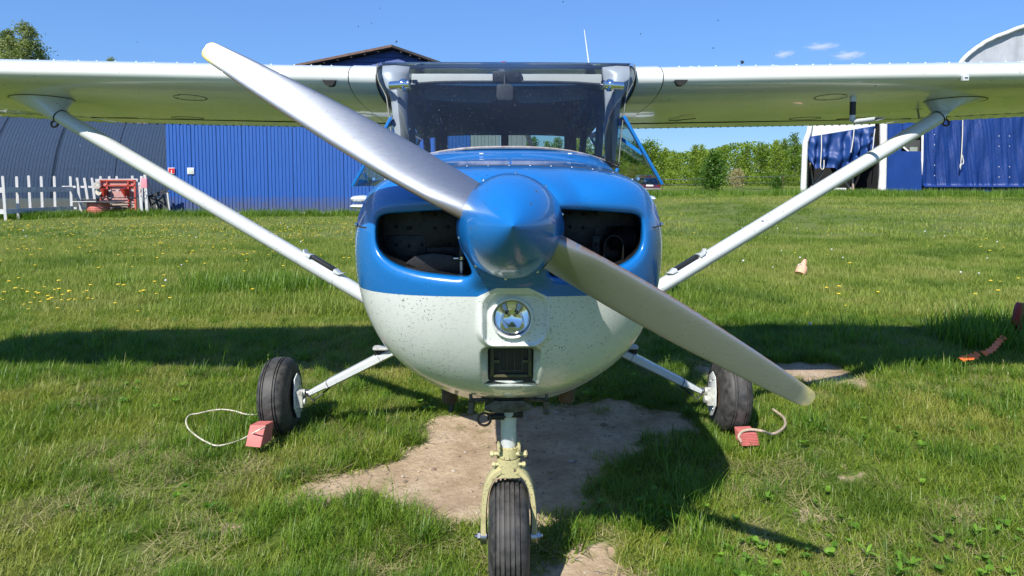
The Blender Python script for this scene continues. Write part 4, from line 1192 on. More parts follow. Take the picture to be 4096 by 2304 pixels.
MB().lathe([(0.05, -0.03), (0.05, 0.0), (0.046, 0.035), (0.03, 0.055), (0.0, 0.06)], bc + Vector((0, 0, -0.005)), (0, 0, 1), 20).build('beacon', m_redlens, plane)
MB().lathe([(0.055, -0.10), (0.055, -0.03)], bc, (0, 0, 1), 20, caps=True).build('beacon_base', m_white, plane)
a0, a1 = La(1483, 168, 4.3), La(1470, 74, 4.3)
MB().tube([a0 + Vector((0, 0, -0.12)), a0, a1], [0.006, 0.0055, 0.0025], 10).build('whip_antenna', m_white_gear, plane)
# ================================================================== GROUND
def vnoise(x, y, seed=0):
    x = np.asarray(x, float); y = np.asarray(y, float)
    xi = np.floor(x).astype(np.int64); yi = np.floor(y).astype(np.int64); fx = x - xi; fy = y - yi
    def h(a, b):
        n = (a * 374761393 + b * 668265263 + seed * 974711) & 0x7fffffff
        n = ((n ^ (n >> 13)) * 1274126177) & 0x7fffffff
        return ((n ^ (n >> 16)) & 0xffff) / 65535.0
    ux = fx * fx * (3 - 2 * fx); uy = fy * fy * (3 - 2 * fy)
    return (h(xi, yi) * (1 - ux) + h(xi + 1, yi) * ux) * (1 - uy) + (h(xi, yi + 1) * (1 - ux) + h(xi + 1, yi + 1) * ux) * uy
def fbm(x, y, o=4, seed=0):
    s = 0; a = 0.5; t = 0
    for k in range(o):
        s = s + a * vnoise(x * 2 ** k, y * 2 ** k, seed + k); t += a; a *= 0.5
    return s / t
dirt_polys = [
    [(775, 1235), (830, 1200), (905, 1185), (930, 1135), (1010, 1095), (1060, 1062), (1120, 1042), (1250, 1020), (1400, 1008), (1550, 1012), (1700, 1032), (1800, 1060), (1785, 1095), (1650, 1118), (1585, 1150), (1565, 1185), (1545, 1235), (1500, 1275), (1475, 1305), (1490, 1320), (1560, 1370), (1630, 1449), (1650, 1640), (1320, 1640), (1345, 1420), (1350, 1350), (1200, 1345), (1110, 1305), (1010, 1268), (900, 1270), (790, 1262)],
    [(1730, 903), (1850, 912), (2000, 903), (2100, 918), (2215, 958), (2180, 985), (2080, 980), (1950, 962), (1800, 962), (1740, 930)],
    [(2035, 1290), (2130, 1296), (2150, 1325), (2095, 1345), (2050, 1320)],
    [(290, 1305), (360, 1312), (350, 1335), (300, 1330)], [(560, 1330), (640, 1338), (620, 1360), (570, 1352)], [(2090, 1190), (2170, 1195), (2150, 1215), (2100, 1212)],
]
dirt_w = [[(Go(x, y).x, Go(x, y).y) for x, y in p] for p in dirt_polys]
def dirt_mask(X, Y):
    """1 on bare soil, 0 on turf"""
    d = np.full(np.shape(X), -9.0)
    wob = (fbm(X * 4.5, Y * 4.5, 4, 3) - 0.5) * 0.42 + (fbm(X * 17, Y * 17, 3, 13) - 0.5) * 0.16
    for i, p in enumerate(dirt_w):
        sd = seg_dist(X, Y, p); sd = np.where(inside(X, Y, p), sd, -sd)
        if i > 1: sd = sd - 0.02
        d = np.maximum(d, sd)
    return sm(-0.05, 0.07, d + wob * np.where(d > -0.5, 1, 0))
def geo(a, b, n, first):
    r = 1.0
    lo, hi = 1.0001, 3.0
    for _ in range(60):
        r = (lo + hi) / 2; L = first * (r ** n - 1) / (r - 1)
        if L < b - a: lo = r
        else: hi = r
    return a + first * (r ** np.arange(1, n + 1) - 1) / (r - 1)
xs = np.arange(-3.6, 3.61, 0.045); xr = geo(3.6, 900, 46, 0.05); xs = np.concatenate([-xr[::-1], xs, xr])
ys = np.arange(1.4, 7.2, 0.045); yr = geo(7.2, 1500, 60, 0.05); yl_ = geo(0, 300, 30, 0.08); ys = np.concatenate([1.4 - yl_[::-1], ys, yr])
GX, GY = np.meshgrid(xs, ys)
DM = np.zeros(GX.shape); nr = (np.abs(GX) < 5.5) & (GY > 0.8) & (GY < 9)
DM[nr] = dirt_mask(GX[nr], GY[nr])
GZ = ground_z(GX, GY) + (fbm(GX * 1.3, GY * 1.3, 3, 5) - 0.5) * 0.03 * (np.abs(GX) < 40) * (GY < 60) - DM * 0.012
GZ = GZ + DM * (fbm(GX * 9, GY * 9, 3, 8) - 0.5) * 0.014
nx, ny = len(xs), len(ys)
I = np.arange(nx * ny).reshape(ny, nx)
F = np.stack([I[:-1, :-1], I[:-1, 1:], I[1:, 1:], I[1:, :-1]], -1).reshape(-1, 4)
gme = bpy.data.meshes.new('ground')
gme.from_pydata(np.stack([GX.ravel(), GY.ravel(), GZ.ravel()], 1).tolist(), [], F.tolist())
at = gme.attributes.new('dirt', 'FLOAT', 'POINT'); at.data.foreach_set('value', DM.ravel().astype(np.float32))
gme.shade_smooth()
def ground_mat():
    t = NT('turf_and_sandy_soil')
    at = t.node('ShaderNodeAttribute', attribute_name='dirt')
    co = t.tc.outputs['Object']
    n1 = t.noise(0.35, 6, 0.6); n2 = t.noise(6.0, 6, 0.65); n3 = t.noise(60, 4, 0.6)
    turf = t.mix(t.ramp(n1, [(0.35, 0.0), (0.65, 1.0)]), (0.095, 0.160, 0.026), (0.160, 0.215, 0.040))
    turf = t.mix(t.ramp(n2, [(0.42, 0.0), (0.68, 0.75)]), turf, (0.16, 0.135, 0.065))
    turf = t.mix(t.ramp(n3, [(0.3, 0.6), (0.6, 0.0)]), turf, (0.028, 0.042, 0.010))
    soil = t.ramp(t.noise(3.2, 7, 0.62), [(0.30, (0.31, 0.22, 0.140)), (0.52, (0.45, 0.345, 0.235)), (0.72, (0.54, 0.43, 0.31))])
    soil = t.mix(t.ramp(t.noise(38, 5, 0.7), [(0.35, 0.5), (0.55, 0.0)]), soil, (0.22, 0.155, 0.105))
    # dried streaks of tyre marks and sparse dark litter
    soil = t.mix(t.math('MULTIPLY', t.flecks(32, 0.10, 0.30, (1.0, 2.2, 1), 1.0), 0.6), soil, (0.09, 0.065, 0.04))
    soil = t.mix(t.ramp(t.noise(1.6, 3, 0.5, t.co((1, 1.4, 1))), [(0.60, 0.0), (0.70, 0.45)]), soil, (0.24, 0.170, 0.115))
    edge = t.math('ADD', at.outputs['Fac'], t.math('MULTIPLY', t.math('SUBTRACT', t.noise(28, 5, 0.7), 0.5), 0.5))
    m = t.ramp(edge, [(0.38, 0.0), (0.58, 1.0)])
    t.set(color=t.mix(m, turf, soil), rough=0.95, spec=0.15)
    h = t.math('ADD', t.math('MULTIPLY', t.noise(22, 6, 0.7), 1.0), t.math('MULTIPLY', t.noise(150, 3), 0.25))
    t.bump(h, 0.55, 0.03)
    return t.mat
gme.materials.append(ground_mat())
ground = bpy.data.objects.new('ground', gme); col.objects.link(ground); tag(ground, kind='structure')
gkey_x, gkey_y = xs, ys
def gz_at(X, Y):
    return ground_z(np.asarray(X, float), np.asarray(Y, float)) + (fbm(np.asarray(X) * 1.3, np.asarray(Y) * 1.3, 3, 5) - 0.5) * 0.03 * (np.abs(X) < 40) * (np.asarray(Y) < 60)

# ================================================================== GRASS AND HERBS
def leaf_mat(name, c_dark, c_lite, trans=0.45, rough=0.5, dry=None, coat=0.0, tone=None):
    t = NT(name)
    oi = t.node('ShaderNodeObjectInfo'); at = t.node('ShaderNodeAttribute', attribute_name='tint')
    r = t.math('ADD', t.math('MULTIPLY', oi.outputs['Random'], 0.45), t.math('MULTIPLY', at.outputs['Fac'], 0.55))
    stops = [(0.12, c_dark), (0.72, c_lite)]
    if dry: stops += [(0.90, c_lite), (0.97, dry)]
    c = t.ramp(r, stops)
    if tone:                                     # species patches: each clump carries the tone of its spot in the field
        tn = t.node('ShaderNodeAttribute', attribute_name='tone', attribute_type='INSTANCER')
        c = t.mix(t.ramp(tn.outputs['Fac'], [(0.46, 0.0), (0.76, 0.66)]), c, tone[1])
        c = t.mix(t.ramp(tn.outputs['Fac'], [(0.24, 0.60), (0.46, 0.0)]), c, tone[0])
    t.set(color=c, rough=rough, spec=0.35)
    tl = t.node('ShaderNodeBsdfTranslucent')
    t.link(t.mix(1.0, c, (1.0, 1.15, 0.55), 'MULTIPLY'), tl.inputs[0])
    mx = t.node('ShaderNodeMixShader'); mx.inputs[0].default_value = trans
    t.link(t.b.outputs[0], mx.inputs[1]); t.link(tl.outputs[0], mx.inputs[2]); t.link(mx.outputs[0], t.out.inputs[0])
    return t.mat
m_grass = leaf_mat('grass_blades', (0.088, 0.170, 0.016), (0.268, 0.352, 0.038), 0.44, 0.42, (0.50, 0.44, 0.19), tone=((0.055, 0.130, 0.012), (0.40, 0.37, 0.095)))
m_grass_far = leaf_mat('meadow_blades', (0.135, 0.220, 0.027), (0.325, 0.385, 0.064), 0.44, 0.5, (0.46, 0.43, 0.18), tone=((0.070, 0.150, 0.016), (0.38, 0.37, 0.115)))
m_herb = leaf_mat('broad_herb_leaves', (0.085, 0.20, 0.020), (0.20, 0.36, 0.040), 0.34, 0.40)
m_tall = leaf_mat('tall_grass_blades', (0.060, 0.155, 0.013), (0.200, 0.315, 0.031), 0.42, 0.42, (0.42, 0.38, 0.18))

def arr_mesh(name, V, Fq, tint, mat_):
    me = bpy.data.meshes.new(name); me.from_pydata([tuple(v) for v in V], [], Fq)
    a = me.attributes.new('tint', 'FLOAT', 'POINT'); a.data.foreach_set('value', np.asarray(tint, np.float32))
    me.materials.append(mat_); me.shade_smooth(); return me
def blade_strip(V, Fq, T, base, h, w, az, lean, bend, tint, seg=3, twist=0.0):
    """one grass blade: tapering strip that leans and droops"""
    b = len(V); d = np.array([math.cos(az), math.sin(az)]); sd = np.array([-d[1], d[0]])
    p = np.array(base, float); ang = lean; L = h / seg
    for k in range(seg + 1):
        t = k / seg; ww = w * (1 - t ** 1.6) + 0.0003
        V.append((p[0] - sd[0] * ww / 2, p[1] - sd[1] * ww / 2, p[2])); V.append((p[0] + sd[0] * ww / 2, p[1] + sd[1] * ww / 2, p[2])); T += [tint, tint]
        p = p + np.array([d[0] * math.sin(ang) * L, d[1] * math.sin(ang) * L, math.cos(ang) * L]); ang = min(ang + bend / seg, 2.2)
    for k in range(seg): Fq.append((b + 2 * k, b + 2 * k + 1, b + 2 * k + 3, b + 2 * k + 2))
def tuft(name, n, rad_, hmin, hmax, w, mat_, lean=(0.05, 0.7), bend=(0.2, 1.3), seg=3, drym=0.06):
    V, Fq, T = [], [], []
    for _ in range(n):
        a = random.uniform(0, 6.283); r = rad_ * math.sqrt(random.random())
        tint = random.random() * 0.8 if random.random() > drym else 1.0
        blade_strip(V, Fq, T, (r * math.cos(a), r * math.sin(a), -0.008), random.uniform(hmin, hmax), w * random.uniform(0.7, 1.35), random.uniform(0, 6.283), random.uniform(*lean), random.uniform(*bend), tint, seg)
    return arr_mesh(name, V, Fq, T, mat_)
def herb(name, n, L, W, up=0.35, mat_=None):
    """rosette of broad leaves (plantain, dandelion, clover)"""
    V, Fq, T = [], [], []
    for i in range(n):
        az = 2 * math.pi * i / n + random.uniform(-0.4, 0.4); l = L * random.uniform(0.6, 1.15); wd = W * random.uniform(0.7, 1.2)
        d = np.array([math.cos(az), math.sin(az), 0]); s = np.array([-d[1], d[0], 0]); el = up * random.uniform(0.5, 1.8)
        b = len(V); seg = 5; tint = random.random() * 0.85; roll = random.uniform(-0.5, 0.5)
        for k in range(seg + 1):
            t = k / seg; rise = math.sin(el) * l * t - 0.45 * l * t * t * math.sin(el) * 1.2
            ww = wd * (0.10 + math.sin(math.pi * min(1, 0.12 + 0.90 * t)) ** 0.8) * (1 if k < seg else 0.15)
            c = d * math.cos(el) * l * t + np.array([0, 0, rise + 0.004])
            V.append(tuple(c - s * ww / 2 + np.array([0, 0, 0.12 * ww + roll * ww * 0.3]))); V.append(tuple(c)); V.append(tuple(c + s * ww / 2 + np.array([0, 0, 0.12 * ww - roll * ww * 0.3]))); T += [tint] * 3
        for k in range(seg):
            q = b + 3 * k; Fq += [(q, q + 1, q + 4, q + 3), (q + 1, q + 2, q + 5, q + 4)]
    return arr_mesh(name, V, Fq, T, mat_ or m_herb)
def stalk(name, h, seed_head=True):
    V, Fq, T = [], [], []
    for k in range(3):
        blade_strip(V, Fq, T, (random.uniform(-.02, .02), random.uniform(-.02, .02), 0), h * random.uniform(0.75, 1), 0.0028, random.uniform(0, 6.28), 0.08, 0.35, 0.9, 5)
        if seed_head:
            top = V[-1]
            for j in range(10):
                blade_strip(V, Fq, T, (top[0] + random.uniform(-.003, .003), top[1] + random.uniform(-.003, .003), top[2] - 0.012 * j * 0.6), 0.016, 0.006, random.uniform(0, 6.28), 0.5, 0.3, 0.95, 1)
    return arr_mesh(name, V, Fq, T, m_tall)

lib = {}
def src(key, meshes):
    c = bpy.data.collections.new(key + '_sources')
    for i, me in enumerate(meshes):
        o = bpy.data.objects.new('%s_source_%02d' % (key, i), me); c.objects.link(o)
    lib[key] = (c, len(meshes)); return c
src('turf', [tuft('turf', 70, 0.075, 0.03, 0.085, 0.0034, m_grass, (0.35, 1.35), (0.1, 1.0), drym=0.14) for _ in range(6)])
m_straw = leaf_mat('dry_straw', (0.22, 0.21, 0.075), (0.46, 0.41, 0.20), 0.3, 0.6)
src('straw', [tuft('straw', 46, 0.10, 0.05, 0.13, 0.0032, m_straw, (1.15, 1.55), (-0.1, 0.25), 2, 0.0) for _ in range(4)])
src('lush', [tuft('lush', 60, 0.07, 0.07, 0.17, 0.0042, m_tall, (0.05, 0.7), (0.3, 1.6), 4, 0.03) for _ in range(5)])
src('mid', [tuft('mid', 70, 0.16, 0.05, 0.14, 0.0065, m_grass_far, (0.05, 0.8), (0.2, 1.2), 2, 0.08) for _ in range(6)])
src('far', [tuft('far', 70, 0.50, 0.08, 0.20, 0.016, m_grass_far, (0.05, 0.8), (0.2, 1.0), 2, 0.06) for _ in range(5)])
src('weeds', [tuft('weeds', 60, 0.35, 0.18, 0.50, 0.017, m_tall, (0.03, 0.4), (0.2, 0.9), 3, 0.02) for _ in range(4)])
src('herbs', [herb('plantain', 4, 0.075, 0.042, 0.8), herb('plantain', 5, 0.06, 0.036, 0.6), herb('plantain', 3, 0.09, 0.044, 1.0), herb('dandelion', 6, 0.09, 0.020, 0.6), herb('clover', 9, 0.04, 0.026, 0.9), herb('dock', 3, 0.11, 0.040, 1.0)])
src('stalks', [stalk('stalk', 0.26), stalk('stalk', 0.32), stalk('stalk', 0.20)])

def scatter(name, key, X, Y, S, label, dz=0.0):
    X = np.asarray(X, float); Y = np.asarray(Y, float); n = len(X)
    me = bpy.data.meshes.new(name)
    me.from_pydata(np.stack([X, Y, gz_at(X, Y) + dz], 1).tolist(), [], [])
    c, k = lib[key]
    for nm, ty, arr in (('rot', 'FLOAT', rng.uniform(0, 6.283, n)), ('scl', 'FLOAT', np.asarray(S)), ('vi', 'INT', rng.integers(0, k, n))):
        a = me.attributes.new(nm, ty, 'POINT'); a.data.foreach_set('value', np.asarray(arr, np.float32 if ty == 'FLOAT' else np.int32))
    tn = 0.62 * fbm(X * 0.75 + 5, Y * 0.75, 4, 91) + 0.38 * fbm(X * 2.6, Y * 2.6, 3, 95) if Y.max() < 20 else fbm(X * 0.22 + 5, Y * 0.22, 5, 91)
    a = me.attributes.new('tone', 'FLOAT', 'POINT'); a.data.foreach_set('value', np.clip(0.5 + (tn - 0.5) * 1.5, 0, 1).astype(np.float32))
    o = bpy.data.objects.new(name, me); col.objects.link(o)
    ng_ = bpy.data.node_groups.new(name + '_nodes', 'GeometryNodeTree')
    ng_.interface.new_socket('Geometry', in_out='INPUT', socket_type='NodeSocketGeometry'); ng_.interface.new_socket('Geometry', in_out='OUTPUT', socket_type='NodeSocketGeometry')
    N = ng_.nodes; Lk = ng_.links
    gi = N.new('NodeGroupInput'); go = N.new('NodeGroupOutput')
    ci = N.new('GeometryNodeCollectionInfo'); ci.inputs['Collection'].default_value = c; ci.inputs['Separate Children'].default_value = True; ci.inputs['Reset Children'].default_value = True
    ip = N.new('GeometryNodeInstanceOnPoints'); ip.inputs['Pick Instance'].default_value = True
    def na(nm, ty):
        x = N.new('GeometryNodeInputNamedAttribute'); x.data_type = ty; x.inputs['Name'].default_value = nm; return x.outputs['Attribute']
    cx = N.new('ShaderNodeCombineXYZ'); Lk.new(na('rot', 'FLOAT'), cx.inputs[2])
    Lk.new(gi.outputs[0], ip.inputs['Points']); Lk.new(ci.outputs[0], ip.inputs['Instance']); Lk.new(na('vi', 'INT'), ip.inputs['Instance Index'])
    Lk.new(cx.outputs[0], ip.inputs['Rotation']); Lk.new(na('scl', 'FLOAT'), ip.inputs['Scale']); Lk.new(ip.outputs[0], go.inputs[0])
    md = o.modifiers.new('scatter', 'NODES'); md.node_group = ng_
    tag(o, label, 'grass' if 'flower' not in name else 'flowers', kind='stuff')
    return o
def field(y0, y1, dens, margin=1.45, xmax=None):
    """random points over the ground the camera (or one a step aside) can see; dens per m2"""
    kx = 512 / FPX * margin
    A = (y1 * y1 - y0 * y0) * kx + 2 * (y1 - y0) * 0.6
    n = int(A * dens)
    Y = np.sqrt(rng.uniform(y0 * y0, y1 * y1, n)); X = rng.uniform(-1, 1, n) * (kx * Y + 0.6)
    return X, Y
def footprint_free(X, Y):
    """keep the wheels' contact patches and the chocks clear"""
    f = np.ones(X.shape, bool)
    for cx, cy, r in ((0.0 - 0.01, 2.36, 0.11), (-1.34, 3.86, 0.14), (1.27, 3.90, 0.14), (-1.33, 3.62, 0.09), (1.30, 3.66, 0.09)):
        f &= np.hypot(X - cx, Y - cy) > r
    return f
# short turf near the aircraft
X, Y = field(1.75, 7.5, 330)
dm = dirt_mask(X, Y); pn = fbm(X * 1.1, Y * 1.1, 4, 21)
keep = (rng.random(len(X)) < np.where(dm > 0.90, 0.006, np.where(dm > 0.30, 0.22 * (1 - dm) + 0.02, np.clip(0.25 + 1.5 * pn, 0.30, 1)))) & (footprint_free(X, Y))
X, Y, pn, dm = X[keep], Y[keep], pn[keep], dm[keep]
S = (0.65 + 0.75 * pn) * rng.uniform(0.75, 1.25, len(X)) * np.where(dm > 0.35, 0.6, 1)
scatter('short_turf', 'turf', X, Y, S, 'short trampled green turf around the aircraft')
# flattened dry straw lying in the turf
X, Y = field(1.75, 6.5, 60)
pn = fbm(X * 1.5 + 3, Y * 1.5, 4, 71); k = (rng.random(len(X)) < np.clip((pn - 0.40) * 4.0, 0.06, 1)) & (dirt_mask(X, Y) < 0.8) & footprint_free(X, Y)
scatter('dry_straw', 'straw', X[k], Y[k], rng.uniform(0.6, 1.1, k.sum()), 'flattened dry straw lying in the short turf', 0.018)
# lusher clumps: beside the wheels, right of the bare soil, random
X, Y = field(1.75, 9.0, 62)
dm = dirt_mask(X, Y); pn = fbm(X * 0.9 + 7, Y * 0.9, 4, 33)
zone = np.zeros(X.shape)
for ox, oy, rx, ry in ((1720, 1180, 0.42, 0.5), (1820, 1240, 0.4, 0.3), (1680, 1270, 0.4, 0.25), (1560, 1400, 0.5, 0.2), (2250, 1180, 0.4, 0.25), (600, 1100, 0.5, 0.3), (880, 1090, 0.38, 0.30), (2400, 930, 1.1, 0.5), (2480, 1030, 0.7, 0.4), (1640, 1330, 0.35, 0.3), (960, 1330, 0.5, 0.25), (250, 900, 2.6, 1.0), (1950, 870, 1.6, 1.3), (840, 1000, 0.5, 0.5), (1010, 1140, 0.25, 0.2), (2060, 1080, 0.4, 0.3)):
    g = Go(ox, oy); zone = np.maximum(zone, np.exp(-(((X - g.x) / rx) ** 2 + ((Y - g.y) / ry) ** 2)))
keep = (rng.random(len(X)) < np.clip(0.9 * zone + (pn > 0.58) * 0.35, 0, 1)) & (dm < 0.3) & (footprint_free(X, Y))
for ox, oy in ((1290, 1440), (1160, 1400), (1050, 1420), (1600, 1420), (900, 1430), (1380, 1400), (1120, 1345), (1010, 1310)):
    pass
X, Y, zone = X[keep], Y[keep], zone[keep]
S = rng.uniform(0.6, 1.15, len(X)) * (0.72 + 0.4 * zone)
scatter('lush_grass', 'lush', X, Y, S, 'longer lush green grass clumps near the wheels')
# ragged fringe: tufts leaning over the rim of the bare soil
X, Y = field(1.8, 6.3, 420); dm = dirt_mask(X, Y)
k = (dm > 0.04) & (dm < 0.75) & (rng.random(len(X)) < 0.55 * (1 - dm)) & footprint_free(X, Y) & ~((X > 0.1) & (X < 0.7) & (Y < 2.9))
scatter('fringe_grass', 'lush', X[k], Y[k], rng.uniform(0.28, 0.75, k.sum()), 'ragged grass tufts along the rim of the bare soil')
# extra fringe of grass in front of the nose wheel
X = rng.uniform(-1.3, 1.0, 620); Y = rng.uniform(1.85, 2.42, 620)
k = (dirt_mask(X, Y) < 0.15) & (np.hypot(X, (Y - 2.36) * 0.6) > 0.14)
X, Y = X[k], Y[k]
scatter('foreground_grass', 'lush', X, Y, rng.uniform(0.35, 0.75, len(X)), 'sunlit green grass in front of the nose wheel')
# middle lawn
X, Y = field(7.3, 17, 62)
pn = fbm(X * 0.5, Y * 0.5, 4, 41)
S = (0.6 + 0.75 * pn) * rng.uniform(0.75, 1.25, len(X))
scatter('meadow_grass', 'mid', X, Y, S, 'sunlit meadow grass behind the aircraft')
X, Y = field(16, 60, 3.4)
k = ~((X > -15.2) & (X < 0) & (Y > 29.2)) & ~((X < -10) & (Y > 29)) & ~((X > 19.5) & (Y > 44.4))
X, Y = X[k], Y[k]
S = rng.uniform(0.6, 1.15, len(X)) * (0.55 + 0.5 * fbm(X * 0.25, Y * 0.25, 3, 44))
scatter('far_meadow_grass', 'far', X, Y, S, 'pale green meadow grass reaching to the hangars')
X, Y = field(56, 128, 0.9)
k = (X > -4) & ~((X > 18) & (Y < 75)); X, Y = X[k], Y[k]
scatter('distant_meadow_grass', 'far', X, Y, rng.uniform(0.9, 1.8, len(X)), 'light green field in front of the forest edge')
# unmown strips along the hangars
def strip(pts, n, wd):
    X, Y = [], []
    for _ in range(n):
        i = random.randrange(len(pts) - 1); t = random.random(); a, b = pts[i], pts[i + 1]
        X.append(a[0] + (b[0] - a[0]) * t + random.gauss(0, wd * 0.3)); Y.append(a[1] + (b[1] - a[1]) * t - abs(random.gauss(0, wd)))
    return np.array(X), np.array(Y)
X1, Y1 = strip([(-21, 26.0), (-17, 27.6), (-14.9, 28.9), (-1, 29.3)], 900, 0.45)
X2, Y2 = strip([(19.5, 44.4), (24, 43.8), (31, 43.6), (37, 43.6)], 700, 1.6)
X3, Y3 = strip([(4, 47), (12, 47), (20, 46)], 260, 2.0)
X = np.concatenate([X1, X2, X3]); Y = np.concatenate([Y1, Y2, Y3])
scatter('unmown_weeds', 'weeds', X, Y, rng.uniform(0.45, 1.05, len(X)) * np.where(X > 0, 1.35, 0.9), 'tall unmown weeds along the foot of the hangars')
# dark clump of weeds left of the nose, and stalks by the marker on the right
X, Y = [], []
for ox, oy, n, sx, sy in ((690, 720, 60, 0.7, 0.35), (1720, 735, 12, 0.3, 0.2), (2500, 830, 26, 0.25, 0.2), (2440, 860, 16, 0.5, 0.2)):
    g = Go(ox, oy + 12)
    for _ in range(n): X.append(g.x + random.gauss(0, sx)); Y.append(g.y + random.gauss(0, sy))
scatter('weed_clumps', 'weeds', X, Y, rng.uniform(0.35, 0.75, len(X)), 'dark clumps of taller weeds in the lawn')
# pebbles and bits of litter on the bare soil
def peb(seed):
    r_ = random.Random(seed); mb = MB().sphere((0, 0, 0), 0.006, 7, 5); mb.v = [(x * (1 + 0.5 * r_.random()), y * (1 + 0.5 * r_.random()), z * 0.6) for x, y, z in mb.v]
    me = mb.mesh('pebble'); me.materials.append(simple('pebble_grey_brown_%d' % seed, ((0.30, 0.24, 0.18), (0.20, 0.15, 0.11), (0.42, 0.36, 0.29))[seed], 0.9, var=0.3, vscale=80)); return me
src('pebbles', [peb(0), peb(1), peb(2)])
X = rng.uniform(-1.6, 2.6, 5200); Y = rng.uniform(2.0, 6.2, 5200); k = dirt_mask(X, Y) > 0.5
scatter('soil_pebbles', 'pebbles', X[k], Y[k], rng.gamma(2.0, 0.28, k.sum()), 'small pebbles and crumbs on the bare sandy soil', -0.010)
k2 = k & (rng.random(len(X)) < 0.05); scatter('litter_straw', 'straw', X[k2], Y[k2], rng.uniform(0.15, 0.4, k2.sum()), 'scraps of dry grass on the bare soil', -0.008)
# broad-leaved herbs
X, Y = field(1.75, 5.0, 200)
pn = fbm(X * 1.6, Y * 1.6, 3, 51); zone = np.exp(-((X - 1.15) / 0.8) ** 2 - ((Y - 2.3) / 0.55) ** 2) + 0.8 * np.exp(-((X - 0.35) / 0.5) ** 2 - ((Y - 2.05) / 0.2) ** 2)
k = (rng.random(len(X)) < np.clip((pn > 0.60) * 0.12 + zone * (0.30 + 0.9 * (pn > 0.5)), 0, 1)) & (dirt_mask(X, Y) < 0.6) & footprint_free(X, Y)
scatter('broad_herbs', 'herbs', X[k], Y[k], rng.uniform(0.32, 0.70, k.sum()), 'broad plantain and dandelion leaves among the grass', 0.034)
X, Y = field(1.8, 6.0, 4.0); k = (dirt_mask(X, Y) < 0.2) & footprint_free(X, Y)
scatter('seed_stalks', 'stalks', X[k], Y[k], rng.uniform(0.5, 1.0, k.sum()), 'thin pale grass stalks with seed heads')
# flowers
def flower_mesh(kind):
    V, Fq, T = [], [], []
    me_ = MB()
    h = 0.16 if kind == 'y' else 0.17
    me_.tube([(0, 0, 0), (0.006, 0, h * 0.5), (0.01, 0.004, h)], 0.0016, 5, 0)
    if kind == 'y':
        for k in range(7):
            q = 2 * math.pi * k / 7; c = Vector((0.01 + 0.011 * math.cos(q), 0.004 + 0.011 * math.sin(q), h + 0.004))
            me_.sphere(c, 0.0095, 6, 4, 1, (1, 1, 0.5))
        me_.sphere((0.01, 0.004, h + 0.003), 0.008, 6, 4, 1)
    else:
        me_.sphere((0.01, 0.004, h + 0.012), 0.019, 10, 7, 1)
    me = me_.mesh('flower_' + kind)
    me.materials.append(m_tall)
    me.materials.append(simple('buttercup_yellow', (0.78, 0.56, 0.02), 0.5, var=0.08) if kind == 'y' else simple('dandelion_down', (0.62, 0.62, 0.60), 0.9, var=0.1, bump=0.5, bscale=300))
    return me
src('yellow', [flower_mesh('y')]); src('down', [flower_mesh('w')])
X, Y = [], []
for ox, oy, n, sx, sy in ((420, 590, 300, 6.0, 2.6), (200, 575, 200, 4, 1.6), (700, 590, 120, 4, 2.0), (60, 770, 70, 0.75, 0.4), (150, 640, 70, 2.5, 1.6), (800, 650, 36, 2.0, 1.6), (2200, 640, 26, 4.5, 3), (2300, 760, 14, 1.6, 1.0), (500, 700, 30, 2.2, 1.2), (2350, 500, 40, 5, 2)):
    g = Go(ox, oy + 5)
    for _ in range(n): X.append(g.x + random.gauss(0, sx)); Y.append(g.y + random.gauss(0, sy))
X, Y = np.array(X), np.array(Y); k = (Y > 6.5) & (Y < 28); X, Y = X[k], Y[k]
scatter('yellow_flowers', 'yellow', X, Y, rng.uniform(0.55, 1.1, len(X)) * (1 + 0.01 * Y), 'small yellow flowers dotted over the meadow')
X, Y = field(5, 22, 0.22); k = (fbm(X * 0.4, Y * 0.4, 3, 61) > 0.45); X, Y = X[k], Y[k]
scatter('dandelion_flowers', 'down', X, Y, rng.uniform(0.5, 0.95, len(X)), 'white dandelion seed heads scattered in the meadow')
# ================================================================== BUILDINGS
def sheet_profile(x0, x1, pitch, rib, depth):
    """trapezoid-ribbed sheet metal: list of (x, out)"""
    pts = []; x = x0
    while x < x1 - 1e-6:
        for dx, o in ((0, 0), (pitch - rib * 1.6, 0), (pitch - rib * 1.3, depth), (pitch - rib * 0.3, depth)):
            if x + dx < x1: pts.append((x + dx, o))
        x += pitch
    pts.append((x1, 0)); return pts
def metal_mat(name, color, rough=0.4, metal=0.0, streak=0.25):
    t = NT(name)
    st = t.noise(3, 5, 0.6, t.co((6, 6, 0.35))); bl = t.noise(0.9, 4)
    c = t.mix(t.ramp(st, [(0.35, 0.0), (0.7, 1.0)]), tuple(v * (1 - streak) for v in color), color)
    c = t.mix(t.ramp(bl, [(0.4, 0.0), (0.7, 0.4)]), c, tuple(v * 0.8 for v in color))
    c = t.mix(t.math('MULTIPLY', t.flecks(5, 0.05, 0.10, (1, 1, 0.4), 0.5), 0.5), c, (0.5, 0.55, 0.6))
    oi = t.node('ShaderNodeObjectInfo')
    c = t.mix(t.ramp(oi.outputs['Random'], [(0.0, 0.0), (1.0, 0.30)]), c, tuple(min(1, v * 0.72 + 0.012) for v in color))
    sp = t.node('ShaderNodeSeparateXYZ'); t.link(t.tc.outputs['Object'], sp.inputs[0])
    mud = t.math('MULTIPLY', t.ramp(t.math('ADD', sp.outputs[2], t.math('MULTIPLY', t.noise(3.5, 5), -0.9)), [(0.0, 0.55), (0.35, 0.0)]), 1.0)
    c = t.mix(mud, c, (0.10, 0.085, 0.06))
    t.set(color=c, rough=rough, metal=metal, spec=0.5 if rough < 0.6 else 0.12); t.bump(t.noise(2.2, 3), 0.12, 0.03); return t.mat
m_wall_blue = metal_mat('blue_wall_sheet', (0.015, 0.105, 0.43), 0.5)
